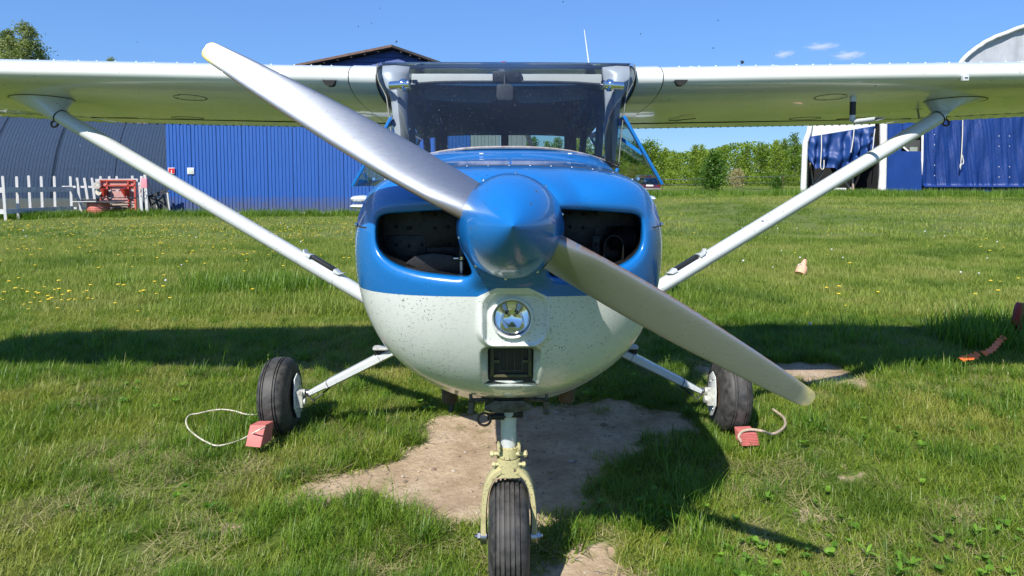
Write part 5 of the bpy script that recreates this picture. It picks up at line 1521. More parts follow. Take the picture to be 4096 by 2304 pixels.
m_wall_navy = metal_mat('navy_gable_sheet', (0.022, 0.065, 0.28), 0.5)
m_arch = metal_mat('slate_blue_arch_sheet', (0.034, 0.060, 0.110), 0.75, 0.0, 0.3)
m_grey_sheet = metal_mat('grey_galvanised_sheet', (0.33, 0.34, 0.36), 0.5, 0.2)
m_fascia = simple('brown_fascia', (0.13, 0.075, 0.055), 0.7, var=0.3, vscale=3)
m_soffit = simple('dark_soffit_boards', (0.035, 0.03, 0.03), 0.85, var=0.4, vscale=5)
m_concrete = simple('pale_concrete', (0.45, 0.43, 0.40), 0.9, var=0.2, bump=0.3)
def wood(name, a, b):
    t = NT(name); g = t.noise(5, 6, 0.6, t.co((9, 9, 0.9)))
    t.set(color=t.ramp(g, [(0.3, a), (0.7, b)]), rough=0.85, spec=0.2); t.bump(g, 0.4, 0.01); return t.mat
m_wood_grey = wood('weathered_grey_wood', (0.34, 0.34, 0.35), (0.62, 0.62, 0.63))
m_wood_raw = wood('raw_plank_wood', (0.30, 0.24, 0.19), (0.48, 0.40, 0.34))
m_wood_dark = wood('dark_old_timber', (0.025, 0.025, 0.028), (0.09, 0.09, 0.095))

# --- long blue sheet-metal wall
WY = 29.5
hang = empty('blue_shed', (-14.85, WY, 0))
tag(hang, 'long low shed with bright blue ribbed metal wall behind the left wing strut', 'shed')
wall_len = 13.08; n_s = 12; wls = wall_len / n_s; H = 4.6
smesh = None
for k in range(n_s):
    if smesh is None:
        pr = sheet_profile(0, wls - 0.012, 0.152, 0.035, 0.028)
        mb = MB().rings([[Vector((x, -o, 0.12)) for x, o in pr], [Vector((x, -o, H)) for x, o in pr]], False, False, False)
        o = mb.build('wall_sheet', m_wall_blue, hang, smooth=0, fix=False); smesh = o.data
    else:
        o = bpy.data.objects.new('wall_sheet', smesh); col.objects.link(o); o.parent = hang
    o.location = (k * wls, 0.002 * (k % 2), 0)
pr = sheet_profile(0, 1.4, 0.152, 0.035, 0.028)
MB().rings([[Vector((wall_len + x, -o, 0.12)) for x, o in pr], [Vector((wall_len + x, -o, H)) for x, o in pr]], False, False, False).build('grey_door_leaf', m_grey_sheet, hang, smooth=0, fix=False)
sh = MB(); sh.box((7.3, 3.2, H / 2), (14.5, 6.3, H - 0.05)); sh.build('wall', m_wall_navy, hang)
MB().box((7.3, 3.1, H + 0.06), (15.1, 7.0, 0.12)).build('roof', m_grey_sheet, hang)
MB().box((7.3, -0.01, 0.05), (14.66, 0.16, 0.14)).build('plinth', m_concrete, hang)
# fire sign and notice on the wall
def panel(name, sx0, sy0, sx1, sy1, Y, mat_, thick, parent=None):
    a = Us(sx0, sy1, Y); b = Us(sx1, sy0, Y)
    o = MB().box(((a.x + b.x) / 2, Y, (a.z + b.z) / 2), (b.x - a.x, thick, b.z - a.z)).build(name, mat_, parent, bevel=0.004); return o
m_signred = simple('sign_red', (0.55, 0.02, 0.03), 0.4, var=0.05)
m_signwhite = simple('sign_white', (0.80, 0.81, 0.80), 0.4, var=0.04)
m_signgrey = simple('sign_print_grey', (0.50, 0.55, 0.50), 0.5, var=0.3, vscale=40)
fs = empty('fire_sign'); tag(fs, 'small red and white fire sign at the corner of the blue wall', 'sign')
panel('sign_plate', 673, 671, 699, 695, WY - 0.055, m_signwhite, 0.02, fs)
panel('sign_face', 674, 672.5, 683, 693.5, WY - 0.069, m_signred, 0.006, fs); panel('sign_face', 687.5, 672.5, 698, 693.5, WY - 0.069, m_signred, 0.006, fs)
panel('sign_symbol', 683.4, 674, 687.2, 680, WY - 0.069, m_signred, 0.006, fs)
ns = empty('notice_board'); tag(ns, 'small square white notice on the blue ribbed wall', 'sign')
panel('board_plate', 750, 671, 775, 696, WY - 0.055, m_signwhite, 0.02, ns); panel('board_print', 753, 674, 772, 693, WY - 0.069, m_signgrey, 0.006, ns)

# --- gabled navy building behind
GY_ = 45.0
gb = empty('gabled_building', (0, GY_, 0)); tag(gb, 'tall navy building with low brown-edged gable roof showing above the wing', 'building')
ap = Us(985 * OV, 113 * OV, GY_); le_ = Us(740 * OV, 163 * OV, GY_); re_ = Us(1135 * OV, 165 * OV, GY_)
sl = (ap.z - le_.z) / (ap.x - le_.x); sr = (ap.z - re_.z) / (re_.x - ap.x)
xL, xR = ap.x - 10.0, ap.x + 6.6
zL, zR = ap.z - sl * 10.0, ap.z - sr * 6.6
zt = lambda x: ap.z - (sl * (ap.x - x) if x < ap.x else sr * (x - ap.x))
OVH = 0.55
nb = 34; bh = 0.32
for k in range(nb):                                    # horizontal cladding boards of the gable
    z0 = k * bh; z1 = z0 + bh - 0.03
    if z0 > ap.z - 0.5: break
    xa = max(xL + 0.3, ap.x - (ap.z - 0.15 - z1) / sl); xb = min(xR - 0.3, ap.x + (ap.z - 0.15 - z1) / sr)
    if xb - xa < 0.3: continue
    MB().poly([Vector((xa, OVH + 0.02, z0)), Vector((xb, OVH + 0.02, z0)), Vector((xb, OVH + 0.06, z1)), Vector((xa, OVH + 0.06, z1))], (0, 0.05, 0)).build('cladding_board', m_wall_navy, gb, smooth=0)
MB().poly([Vector((xL + 0.3, OVH + 0.14, 0)), Vector((xR - 0.3, OVH + 0.14, 0)), Vector((xR - 0.3, OVH + 0.14, zR - 0.2)), Vector((ap.x, OVH + 0.14, ap.z - 0.2)), Vector((xL + 0.3, OVH + 0.14, zL - 0.2))], (0, 14, 0)).build('wall', m_wall_navy, gb, smooth=0)
for (xa, za, nm) in ((xL - 0.6, zL - sl * 0.6, 'l'), (xR + 0.6, zR - sr * 0.6, 'r')):
    rf = MB().poly([Vector((ap.x, 0, ap.z)), Vector((xa, 0, za)), Vector((xa, 0, za - 0.16)), Vector((ap.x, 0, ap.z - 0.16))], (0, 16, 0)); r_ = rf.build('roof_slope', m_soffit, gb, smooth=0)
    fc = MB().poly([Vector((ap.x, -0.03, ap.z + 0.02)), Vector((xa, -0.03, za + 0.02)), Vector((xa, -0.03, za - 0.13)), Vector((ap.x, -0.03, ap.z - 0.13))], (0, 0.025, 0)); fc.build('fascia', m_fascia if nm == 'l' else m_soffit, r_, smooth=0)
    for k in range(1, 12):
        x = ap.x + (xa - ap.x) * k / 12; MB().box((x, 0.30, zt(x) - 0.22), (0.12, 0.5, 0.10)).build('purlin', m_soffit, r_, smooth=0)

# --- arched slate-blue hangar
ah = empty('arched_hangar', (-14.9, 30.2, 0), R(9)); tag(ah, 'slate blue arched hangar of ribbed steel behind the picket fence', 'hangar')
RA = 6.6
def arch_pt(x, ang_, out):
    r = RA + out; return Vector((x, RA - r * math.cos(ang_), r * math.sin(ang_) * 0.92))
pr = sheet_profile(-20.0, 0.0, 0.14, 0.035, 0.011)
angs_ = [R(2 + 176 * k / 40) for k in range(41)]
for k in range(8):
    sub = [p for p in pr if -20 + 2.5 * k - 0.08 <= p[0] <= -20 + 2.5 * (k + 1) + 0.08]
    MB().rings([[arch_pt(x, a, o) for x, o in sub] for a in angs_], False, False, False).build('roof_sheet', m_arch, ah, smooth=0, fix=False)
MB().add([arch_pt(-0.02, a, -0.02) for a in angs_] , [tuple(range(41))]).build('end_wall', m_wall_navy, ah, smooth=0)
base_s = MB().box((-10, 0.0, 0.35), (20, 0.05, 0.75)).build('base_sheet', metal_mat('green_grey_base_sheet', (0.075, 0.11, 0.13), 0.5), ah, smooth=0)

# --- grey shed seen through the cabin
gsd = empty('grey_shed', (0, 38, 0)); tag(gsd, 'pale grey sheet-metal shed glimpsed through the cabin windows', 'shed')
a = Us(1273 * OV, 380 * OV, 38); b = Us(1325 * OV, 335 * OV, 38)
pr = sheet_profile(a.x, b.x, 0.30, 0.06, 0.03)
MB().rings([[Vector((x, -o, 0)) for x, o in pr], [Vector((x, -o, 5.0)) for x, o in pr]], False, False, False).build('wall', m_grey_sheet, gsd, smooth=0, fix=False)
MB().box(((a.x + b.x) / 2, 2.6, 2.5), (b.x - a.x - 0.02, 5.0, 4.9)).build('back_wall', m_grey_sheet, gsd, smooth=0)
MB().bar(Vector((b.x - 0.35, -0.1, 5.3)), Vector((b.x + 1.0, -0.1, 1.0)), 0.5, 0.25).build('roof_edge', m_wood_dark, gsd, smooth=0)

# --- fabric hangar on the right
TY = 45.0
def cloth_mat(name, color, rough=0.35, wr=0.5, sc=5.0):
    t = NT(name)
    t.set(color=t.ramp(t.noise(1.5, 4), [(0.3, tuple(v * 0.85 for v in color)), (0.7, color)]), rough=rough, spec=0.5)
    t.bump(t.noise(sc, 4, 0.6, t.co((1.6, 1.6, 0.5))), wr, 0.12); return t.mat
m_tarp = cloth_mat('blue_tarpaulin', (0.006, 0.036, 0.19), 0.5, 0.3)
m_tarp_lt = cloth_mat('blue_panel_fabric', (0.005, 0.042, 0.22), 0.55, 0.15, 2.0)
m_canvas = cloth_mat('white_canvas', (0.78, 0.78, 0.76), 0.6, 0.4, 6.0)
m_greycanvas = cloth_mat('pale_grey_canvas', (0.42, 0.44, 0.48), 0.55, 0.5, 2.0)
m_rope = simple('off_white_rope', (0.62, 0.60, 0.55), 0.9, var=0.2, vscale=40, bump=0.6, bscale=200)
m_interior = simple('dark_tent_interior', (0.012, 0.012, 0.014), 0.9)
GT = 0.46
th_ = empty('fabric_hangar', (0, 0, 0)); tag(th_, 'blue tarpaulin hangar with white corner posts and a gathered curtain over its doorway', 'hangar')
def post(pts, r, name, mat_, flat=1.0):
    MB().tube([Us(x, y, TY) for x, y in pts], r, 12, flat=flat).build(name, mat_, th_, smooth=60)
post([(3213, 792), (3214, 740), (3218, 640), (3221, 570), (3236, 528), (3242, 490)], [0.20, 0.19, 0.18, 0.18, 0.16, 0.16], 'corner_post', m_canvas)
post([(3526, 795), (3527, 770), (3531, 700), (3533, 600), (3534, 480)], [0.36, 0.25, 0.23, 0.23, 0.23], 'corner_post', m_canvas)
hdr = [Us(x, y, TY + 0.12) for x, y in ((3234, 500), (3500, 470), (3500, 512), (3440, 514), (3353, 530), (3232, 556))]
MB().poly(hdr, (0, 0.05, 0)).build('white_header', m_canvas, th_)
def curtain(u, v):
    sx = 3232 + (3497 - 3232) * u
    top = np.interp(u, [0, 0.46, 1], [548, 528, 504]); bot = np.interp(u, [0, 0.06, 0.2, 0.38, 0.45, 0.7, 0.85, 1.0], [640, 680, 668, 672, 690, 640, 610, 600])
    sag = 14 * math.sin(math.pi * min(1, v * 1.0)) * (abs(math.sin(u * math.pi * 2.05)) - 0.5)
    sy = top + (bot - top) * v + sag * v
    fold = 0.30 * math.sin(u * 38 + 3 * v + 1.2 * math.sin(u * 9)) * (0.35 + v) + 0.35 * math.sin(v * 15 + 6 * abs(u - 0.45)) * max(0, v - 0.45)
    n = noise.noise(Vector((u * 9, v * 4, 1.3))) * 0.22
    p = Us(sx, sy, TY); return p + Vector((0, -0.15 + fold * 0.6 + n, 0))
MB().grid(curtain, 90, 44).build('door_curtain', cloth_mat('satin_blue_curtain', (0.008, 0.045, 0.20), 0.5, 0.12, 6.0), th_, smooth=80, fix=False)
ropes = [[(3286, 530), (3286, 600), (3282, 660), (3283, 672), (3288, 678), (3294, 676), (3296, 664), (3296, 640)], [(3417, 512), (3414, 545), (3409, 580), (3403, 610)], [(3500, 515), (3496, 545), (3493, 580), (3490, 600)]]
for rp in ropes:
    MB().tube([Us(x, y, TY - 0.9) for x, y in rp], 0.032, 8).build('curtain_rope', m_rope, th_, smooth=60)
# dark room behind the curtain with timber bracing and boards on the ground
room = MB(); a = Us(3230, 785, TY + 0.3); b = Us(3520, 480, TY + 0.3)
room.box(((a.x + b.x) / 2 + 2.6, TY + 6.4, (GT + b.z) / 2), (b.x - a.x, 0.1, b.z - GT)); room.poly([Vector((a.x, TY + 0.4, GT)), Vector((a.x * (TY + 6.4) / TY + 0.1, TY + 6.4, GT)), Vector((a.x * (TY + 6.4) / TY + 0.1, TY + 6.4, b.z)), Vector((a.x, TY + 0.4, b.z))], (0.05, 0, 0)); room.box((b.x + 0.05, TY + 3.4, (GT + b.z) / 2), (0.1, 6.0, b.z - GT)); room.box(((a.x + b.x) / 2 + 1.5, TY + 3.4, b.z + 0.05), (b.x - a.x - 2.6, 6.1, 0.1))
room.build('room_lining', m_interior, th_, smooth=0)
MB().box(((a.x + b.x) / 2 + 1.6, TY + 3.3, GT + 0.06), (b.x - a.x - 3.0, 6.0, 0.05)).build('room_floor', m_wood_dark, th_, smooth=0)
for (p, q) in (((3235, 762), (3302, 676)), ((3380, 728), (3404, 758)), ((3409, 700), (3412, 762)), ((3255, 770), (3240, 650))):
    MB().bar(Us(*p, TY + 1.2), Us(*q, TY + 1.2), 0.14, 0.10).build('timber_brace', m_wood_raw, th_, smooth=0)
for (x0, x1, y0, y1, m_) in ((3335, 3385, 752, 769, m_canvas), (3400, 3505, 770, 786, m_wood_raw), (3438, 3506, 757, 768, m_wood_dark)):
    p, q = Us(x0, y1, TY - 0.1), Us(x1, y0, TY - 0.1); MB().box(((p.x + q.x) / 2, TY + 0.1, (p.z + q.z) / 2), (q.x - p.x, 0.5, q.z - p.z)).build('ground_board', m_, th_, bevel=0.03)
# plain blue panel with an open window, then the gathered tarpaulin
def flatpanel(name, rects, mat_, Y):
    for r in rects:
        p, q = Us(r[0], r[3], Y), Us(r[2], r[1], Y)
        MB().grid(lambda u, v: Vector((p.x + (q.x - p.x) * u, Y + 0.05 * noise.noise(Vector((u * 4 + r[0], v * 3, 0))), p.z + (q.z - p.z) * v)), 10, 10).build(name, mat_, th_, smooth=80, fix=False)
flatpanel('fabric_panel', [(3545, 470, 3610, 605), (3545, 605, 3692, 778), (3690, 470, 3694, 605), (3610, 470, 3690, 520)], m_tarp_lt, TY)
win = empty('window_opening', parent=th_)
p, q = Us(3608, 606, TY + 0.3), Us(3692, 518, TY + 0.3)
MB().box(((p.x + q.x) / 2, TY + 0.6, (p.z + q.z) / 2), (q.x - p.x, 0.05, q.z - p.z)).build('window_dark', simple('dim_interior_grey', (0.06, 0.065, 0.07), 0.9), win, smooth=0)
p, q = Us(3655, 605, TY), Us(3686, 587, TY); MB().box(((p.x + q.x) / 2, TY + 0.45, (p.z + q.z) / 2), (q.x - p.x, 0.03, q.z - p.z)).build('window_pane', simple('pale_green_pane', (0.28, 0.33, 0.28), 0.5), win, smooth=0)
MB().bar(Us(3607, 585, TY + 0.4), Us(3632, 606, TY + 0.4), 0.16, 0.1).build('window_brace', m_canvas, win, smooth=0)
MB().poly([Us(x, y, TY - 0.1) for x, y in ((3687, 520), (3695, 520), (3693, 640), (3689, 700), (3686, 640))], (0, 0.05, 0)).build('white_flap', m_canvas, th_, smooth=0)
def tarp(u, v):
    sx = 3690 + (4420 - 3690) * u
    sy = 776 + (452 - 776) * v
    p = Us(sx, sy, TY)
    h = (776 - sy) / 324
    fold = 0.16 * math.sin(sx * 0.11 + 0.9 * math.sin(sx * 0.037)) * max(0.1, 1 - h * 2.0) + 0.22 * noise.noise(Vector((sx * 0.035, h * 2.2, 0))) + 0.10 * noise.noise(Vector((sx * 0.13 + h * 3, h * 1.1, 4)))
    hem = 0.30 * math.exp(-((sy - 748) / 5) ** 2)
    return p + Vector((0, -fold - hem, 0))
MB().grid(tarp, 200, 56).build('tarpaulin_wall', m_tarp, th_, smooth=80, fix=False)
MB().tube([Us(x, y, TY - 0.5) for x, y in ((3851, 470), (3850, 540), (3846, 620), (3843, 650), (3846, 658), (3853, 655), (3854, 645), (3849, 620))], 0.03, 8).build('hanging_rope', m_rope, th_, smooth=60)
MB().tube([Us(x, y, TY - 0.5) for x, y in ((3843, 655), (3841, 667), (3842, 676))], [0.05, 0.05, 0.02], 8).build('rope_knot', m_rope, th_, smooth=60)
for sx in (3738, 3996, 4038):
    for k in range(6):
        if (sx + k) % 3 == 0: continue
        p = Us(sx, 497 + 41 * k + (sx % 7), TY - 0.45); MB().box(p, (0.045, 0.02, 0.04), rot=Matrix.Rotation(R(20), 3, 'Y')).build('eyelet_patch', m_canvas, th_, smooth=0)
rb = MB(); p, q = Us(3545, 452, TY + 0.4), Us(4420, 452, TY + 0.4)
rb.box(((p.x + q.x) / 2, TY + 4.5, p.z + 0.1), (q.x - p.x, 8.0, 0.15)); rb.build('annex_roof', m_greycanvas, th_, smooth=0)
rb2 = MB(); rb2.box(((p.x + q.x) / 2, TY + 8.4, p.z / 2), (q.x - p.x, 0.1, p.z)); rb2.build('annex_back', m_tarp, th_, smooth=0)
# --- pale arched canvas hangar behind it
ch_ = empty('canvas_arch_hangar', (0, 0, 0)); tag(ch_, 'pale grey canvas arch hangar rising above the right wing', 'hangar')
CY = 56.0
arc = [(3790, 700), (3792, 500), (3800, 380), (3815, 310), (3849, 242), (3907, 191), (3966, 155), (4026, 131), (4096, 105), (4200, 80), (4320, 70)]
arcw = [Us(x, y, CY) for x, y in arc]; arcw = resample(arcw, 60); xm = arcw[-1].x
full = arcw + [Vector((2 * xm - p.x, p.y, p.z)) for p in reversed(arcw[:-1])]
MB().rings([full, [p + Vector((22 * arcw[0].x / CY + 0.6, 22, 0)) for p in full]], False, False, False).build('roof_canvas', m_greycanvas, ch_, smooth=60, fix=False)
def endw(u, v):
    i = u * (len(full) - 1); k = min(int(i), len(full) - 2); p = full[k].lerp(full[k + 1], i - k)
    z = p.z * v; return Vector((p.x, CY + 0.3 + 0.10 * math.sin(p.x * 3.1 + 1.6 * math.sin(p.x * 0.9)) * (0.4 + 0.6 * noise.noise(Vector((p.x, z * 0.3, 0))) ** 2), z))
MB().grid(endw, 240, 14).build('end_wall', m_greycanvas, ch_, smooth=80, fix=False)
pip = [p + Vector((0, 0, 0.05 * noise.noise(Vector((i * 0.9, 0, 0))))) for i, p in enumerate(full)]
MB().tube(pip, 0.16, 10).build('edge_piping', m_canvas, ch_, smooth=60)

# ================================================================== JUNK BY THE ARCHED HANGAR
# picket fence, two sections
def picket_mesh(h, w=0.105, t=0.022):
    mb = MB(); pts = [Vector((-w / 2, 0, 0)), Vector((w / 2, 0, 0)), Vector((w / 2, 0, h - 0.04)), Vector((w * 0.32, 0, h - 0.01)), Vector((0, 0, h)), Vector((-w * 0.32, 0, h - 0.01)), Vector((-w / 2, 0, h - 0.04))]
    return mb.poly(pts, (0, t, 0))
fence = empty('picket_fence', (0, 0, 0)); tag(fence, 'weathered grey picket fence with widely spaced pale slats, left edge of photo', 'fence')
pk = None
zx = [-340, -215, -90, 38, 167, 293, 415, 543, 710]
for i, x in enumerate(zx):
    sx = x / 2.516; Y = 25.4 + 3.4 * max(0, (x - 38)) / 672
    if x < 38: Y = 25.4
    p = Us(sx, 700, Y)
    if pk is None: o = picket_mesh(1.66).build('picket', m_wood_grey, fence, smooth=0); pk = o.data
    else: o = bpy.data.objects.new('picket', pk); col.objects.link(o); o.parent = fence
    o.location = (p.x, Y - 0.03, 0.0); o.rotation_euler = (0, R(random.uniform(-1.2, 1.2)), 0); o.scale = (1, 1, random.uniform(0.985, 1.02))
m_rail = simple('pale_rail_wood', (0.52, 0.52, 0.53), 0.8, var=0.2)
for z, hgt in ((1.13, 0.20), (0.33, 0.18)):
    pts = [Us(-360 / 2.516, 700, 25.4), Us(38 / 2.516, 700, 25.42), Us(720 / 2.516, 700, 28.82)]
    for a, b in zip(pts, pts[1:]): MB().bar(Vector((a.x, a.y + 0.03, z)), Vector((b.x, b.y + 0.03, z)), 0.04, hgt).build('rail', m_rail, fence, smooth=0)
f2 = empty('leaning_fence', (0, 0, 0)); tag(f2, 'short broken picket fence section leaning behind the red platform', 'fence')
for x, dx, h in ((785, 0.10, 1.62), (860, 0.16, 1.62), (935, 0.12, 1.62), (1017, 0, 1.68), (1105, 0, 1.68), (1180, 0, 1.68), (1337, 0, 1.70)):
    p = Us(x / 2.516, 700, 29.0)
    o = bpy.data.objects.new('picket', pk); col.objects.link(o); o.parent = f2; o.location = (p.x + dx, 28.95, 0); o.rotation_euler = (0, -math.atan(dx * 1.2 / 1.6), 0); o.scale = (1.0, 1, h / 1.66)
for z in (1.22, 0.32):
    a, b = Us(625 / 2.516, 700, 29.05), Us(1000 / 2.516, 700, 29.05); MB().bar(Vector((a.x, 29.02, z)), Vector((b.x, 29.02, z)), 0.03, 0.085).build('rail', m_rail, f2, smooth=0)
# red platform (tipped-up trailer bed)
JY = 28.3
def J(zx_, zy_, Y=JY): return Us(200 + zx_ / 4.954, 680 + zy_ / 4.954, Y)
tb = empty('trailer_bed', (0, 0, 0)); tag(tb, 'red steel-framed trailer bed of planks stood on edge by the fence', 'trailer')
m_redpaint = simple('faded_red_paint', (0.46, 0.075, 0.05), 0.6, var=0.3, vscale=5)
m_redwood = wood('red_stained_planks', (0.38, 0.15, 0.14), (0.55, 0.36, 0.33))
m_red_dk = simple('dark_orange_red', (0.50, 0.045, 0.025), 0.6, var=0.2)
def jbar(parent, name, a, b, w, mat_, Y=JY, th=0.05):
    MB().bar(J(*a, Y), J(*b, Y), th, w, up=(0, -1, 0) if False else (0, 0, 1)) if False else None
    A, B = J(*a, Y), J(*b, Y); MB().bar(A, B, w, th, up=(0, -1, 0)).build(name, mat_, parent, smooth=0)
for i, (y0, y1, m_) in enumerate(((215, 300, m_redwood), (320, 400, m_redwood), (420, 540, m_redwood), (560, 650, m_redwood), (670, 745, m_wood_raw), (790, 850, m_wood_grey))):
    a, b = J(1000, y1), J(1690, y0); MB().box(((a.x + b.x) / 2, JY + 0.06, (a.z + b.z) / 2), (b.x - a.x, 0.03, b.z - a.z)).build('plank', m_, tb, smooth=0)
for a, b, w in (((990, 205), (1690, 205), 0.055), ((1010, 310), (1690, 305), 0.06), ((1005, 200), (1010, 620), 0.05), ((1680, 200), (1700, 790), 0.07), ((1130, 210), (1150, 660), 0.05), ((1550, 210), (1565, 760), 0.05), ((1050, 770), (1640, 765), 0.04), ((1100, 810), (1650, 805), 0.07)):
    jbar(tb, 'frame_bar', a, b, w, m_redpaint, JY - 0.02, 0.06)
for a, b in (((985, 545), (1700, 545)), ((1050, 655), (1590, 650)), ((1150, 310), (1155, 650))):
    jbar(tb, 'dark_rod', a, b, 0.022, m_wood_dark, JY - 0.07, 0.03)
MB().bar(J(905, 205, JY + 0.12), J(1745, 200, JY + 0.12), 0.06, 0.12).build('top_plank', m_wood_grey, tb, smooth=0)
MB().lathe([(0.0, 0.0), (0.14, 0.0), (0.16, -0.05), (0.15, -0.12), (0.0, -0.13)], J(960, 310, JY - 0.1), (0, 1, 0), 20).build('mudguard_lamp', simple('faded_lamp_plastic', (0.42, 0.38, 0.34), 0.6, var=0.4, vscale=8), tb)
MB().lathe([(0.0, 0.0), (0.12, 0.0), (0.13, -0.06), (0.0, -0.07)], J(975, 440, JY - 0.05), (0, 1, 0), 20).build('round_lamp', simple('cream_lamp', (0.55, 0.52, 0.42), 0.6), tb)
for zx0, zx1, lab in ((1000, 1155, 'left'), (1390, 1580, 'right')):
    c = J((zx0 + zx1) / 2, 372, JY - 0.14); tip = J((zx0 + zx1) / 2 + (-10 if lab == 'left' else 5), 552, JY - 0.14); w = (J(zx1, 372).x - J(zx0, 372).x) / 2
    cn = MB().cyl(c, tip, w, 0.004, n=24).build('marker_cone', m_red_dk); tag(cn, 'dark red marker cone hanging upside down on the %s side of the trailer bed' % lab, 'cone', 'red marker cones')
# red drum and the board on it
dr = empty('drum', (0, 0, 0)); tag(dr, 'faded red steel drum standing in the grass before the fence', 'drum')
DY = 27.2; a, b = J(645, 910, DY), J(1040, 650, DY); cxd = (a.x + b.x) / 2; rd_ = (b.x - a.x) / 2; zt_ = b.z
m_drum = simple('faded_pink_red_drum', (0.55, 0.155, 0.12), 0.6, var=0.2, vscale=6)
pf = [(0, 0.0), (rd_ * 0.98, 0.0), (rd_, 0.02)]
for k in range(24):
    z = 0.03 + (zt_ - 0.06) * k / 23; r = rd_ * (1.0 + (0.022 if k in (6, 9, 12, 15) else 0)); pf.append((r, z))
pf += [(rd_, zt_ - 0.01), (rd_ * 0.97, zt_), (0, zt_)]
MB().lathe(pf, (cxd, DY + rd_, 0), (0, 0, 1), 40).build('drum_body', m_drum, dr, smooth=35)
bd = empty('flat_board', (0, 0, 0)); tag(bd, 'dark flat board with pale edge lying across the red drum', 'board')
a, b = J(485, 640, DY), J(1240, 690, DY)
MB().poly([Vector((a.x, DY - 0.10, zt_ + 0.03)), Vector((cxd, DY - 0.12, zt_ + 0.035)), Vector((b.x, DY + 0.15, zt_ - 0.03)), Vector((b.x, DY + 0.9, zt_ + 0.0)), Vector((cxd, DY + 0.95, zt_ + 0.03)), Vector((a.x + 0.1, DY + 0.85, zt_ + 0.04))], (0, 0, 0.025)).build('board_sheet', m_wood_dark, bd, smooth=0)
MB().bar(Vector((a.x, DY - 0.13, zt_ + 0.05)), Vector((cxd + 0.25, DY - 0.15, zt_ + 0.055)), 0.03, 0.035).build('board_edge', m_wood_grey, bd, smooth=0)
MB().box((cxd - 0.15, DY + 0.3, zt_ + 0.10), (0.40, 0.2, 0.07)).build('board_batten', m_wood_dark, bd, smooth=0)
# boards leaning beside, pink canister, timber trestle
for i, (x0, y0, x1, y1, lab) in enumerate(((1810, 800, 1815, 120, 'wide grey plank standing upright right of the trailer bed'), (1925, 780, 1880, 90, 'round-topped grey plank leaning behind the pink canister'), (1820, 790, 1775, 245, 'short grey plank leaning against the trailer bed'))):
    A, B = J(x0, y0, JY + 0.1 - 0.12 * i), J(x1, y1, JY + 0.2 - 0.12 * i); A.z = min(A.z, 0.0)
    pl = MB().bar(A, B, 0.115, 0.03, up=(0, -1, 0)).build('plank', m_wood_grey, None, smooth=0); tag(pl, lab, 'plank', 'planks beside the trailer bed')
a, b = J(1832, 355, JY - 0.18), J(1940, 165, JY - 0.18)
cn = empty('canister', (0, 0, 0)); tag(cn, 'pink plastic canister hung on a grey plank', 'canister')
MB().poly([Vector((q[0], JY - 0.28, q[1])) for q in rrect(a.x, a.z, b.x, b.z, 0.03)], (0, 0.14, 0)).build('canister_body', simple('pink_plastic', (0.70, 0.25, 0.30), 0.45, var=0.1), cn, bevel=0.015)
MB().cyl((a.x + 0.05, JY - 0.21, b.z), (a.x + 0.05, JY - 0.21, b.z + 0.03), 0.025, n=12).build('canister_cap', simple('pink_cap', (0.6, 0.2, 0.25), 0.5), cn)
for k in range(1):
    hk = MB().tube([J(1730, 465, JY - 0.2), J(1790, 460, JY - 0.2), J(1800, 380, JY - 0.22), J(1730, 360, JY - 0.2), J(1785, 300, JY - 0.2)], 0.012, 6).build('red_hook', m_red_dk); tag(hk, 'bent red wire hook hung on a grey plank', 'hook')
tr = empty('timber_trestle', (0, 0, 0)); tag(tr, 'collapsed dark timber trestle between the planks and the blue wall', 'trestle')
for a, b, w in (((1950, 530), (2365, 370), 0.07), ((1960, 545), (2370, 440), 0.06), ((1960, 545), (2030, 800), 0.06), ((2080, 510), (2170, 800), 0.07), ((2240, 470), (2330, 810), 0.06), ((2010, 700), (2250, 520), 0.05), ((2110, 700), (2160, 800), 0.05), ((2000, 560), (2110, 600), 0.05), ((2330, 450), (2375, 800), 0.06), ((2140, 600), (2300, 700), 0.05)):
    jbar(tr, 'beam', a, b, w, m_wood_dark if random.random() < 0.7 else m_wood_grey, 28.9 + random.uniform(-0.15, 0.15), 0.06)
rd2 = MB().tube([J(1955, 250, 29.0), J(2015, 470, 29.0)], 0.018, 6).build('rail_rod', m_wood_dark, tr)

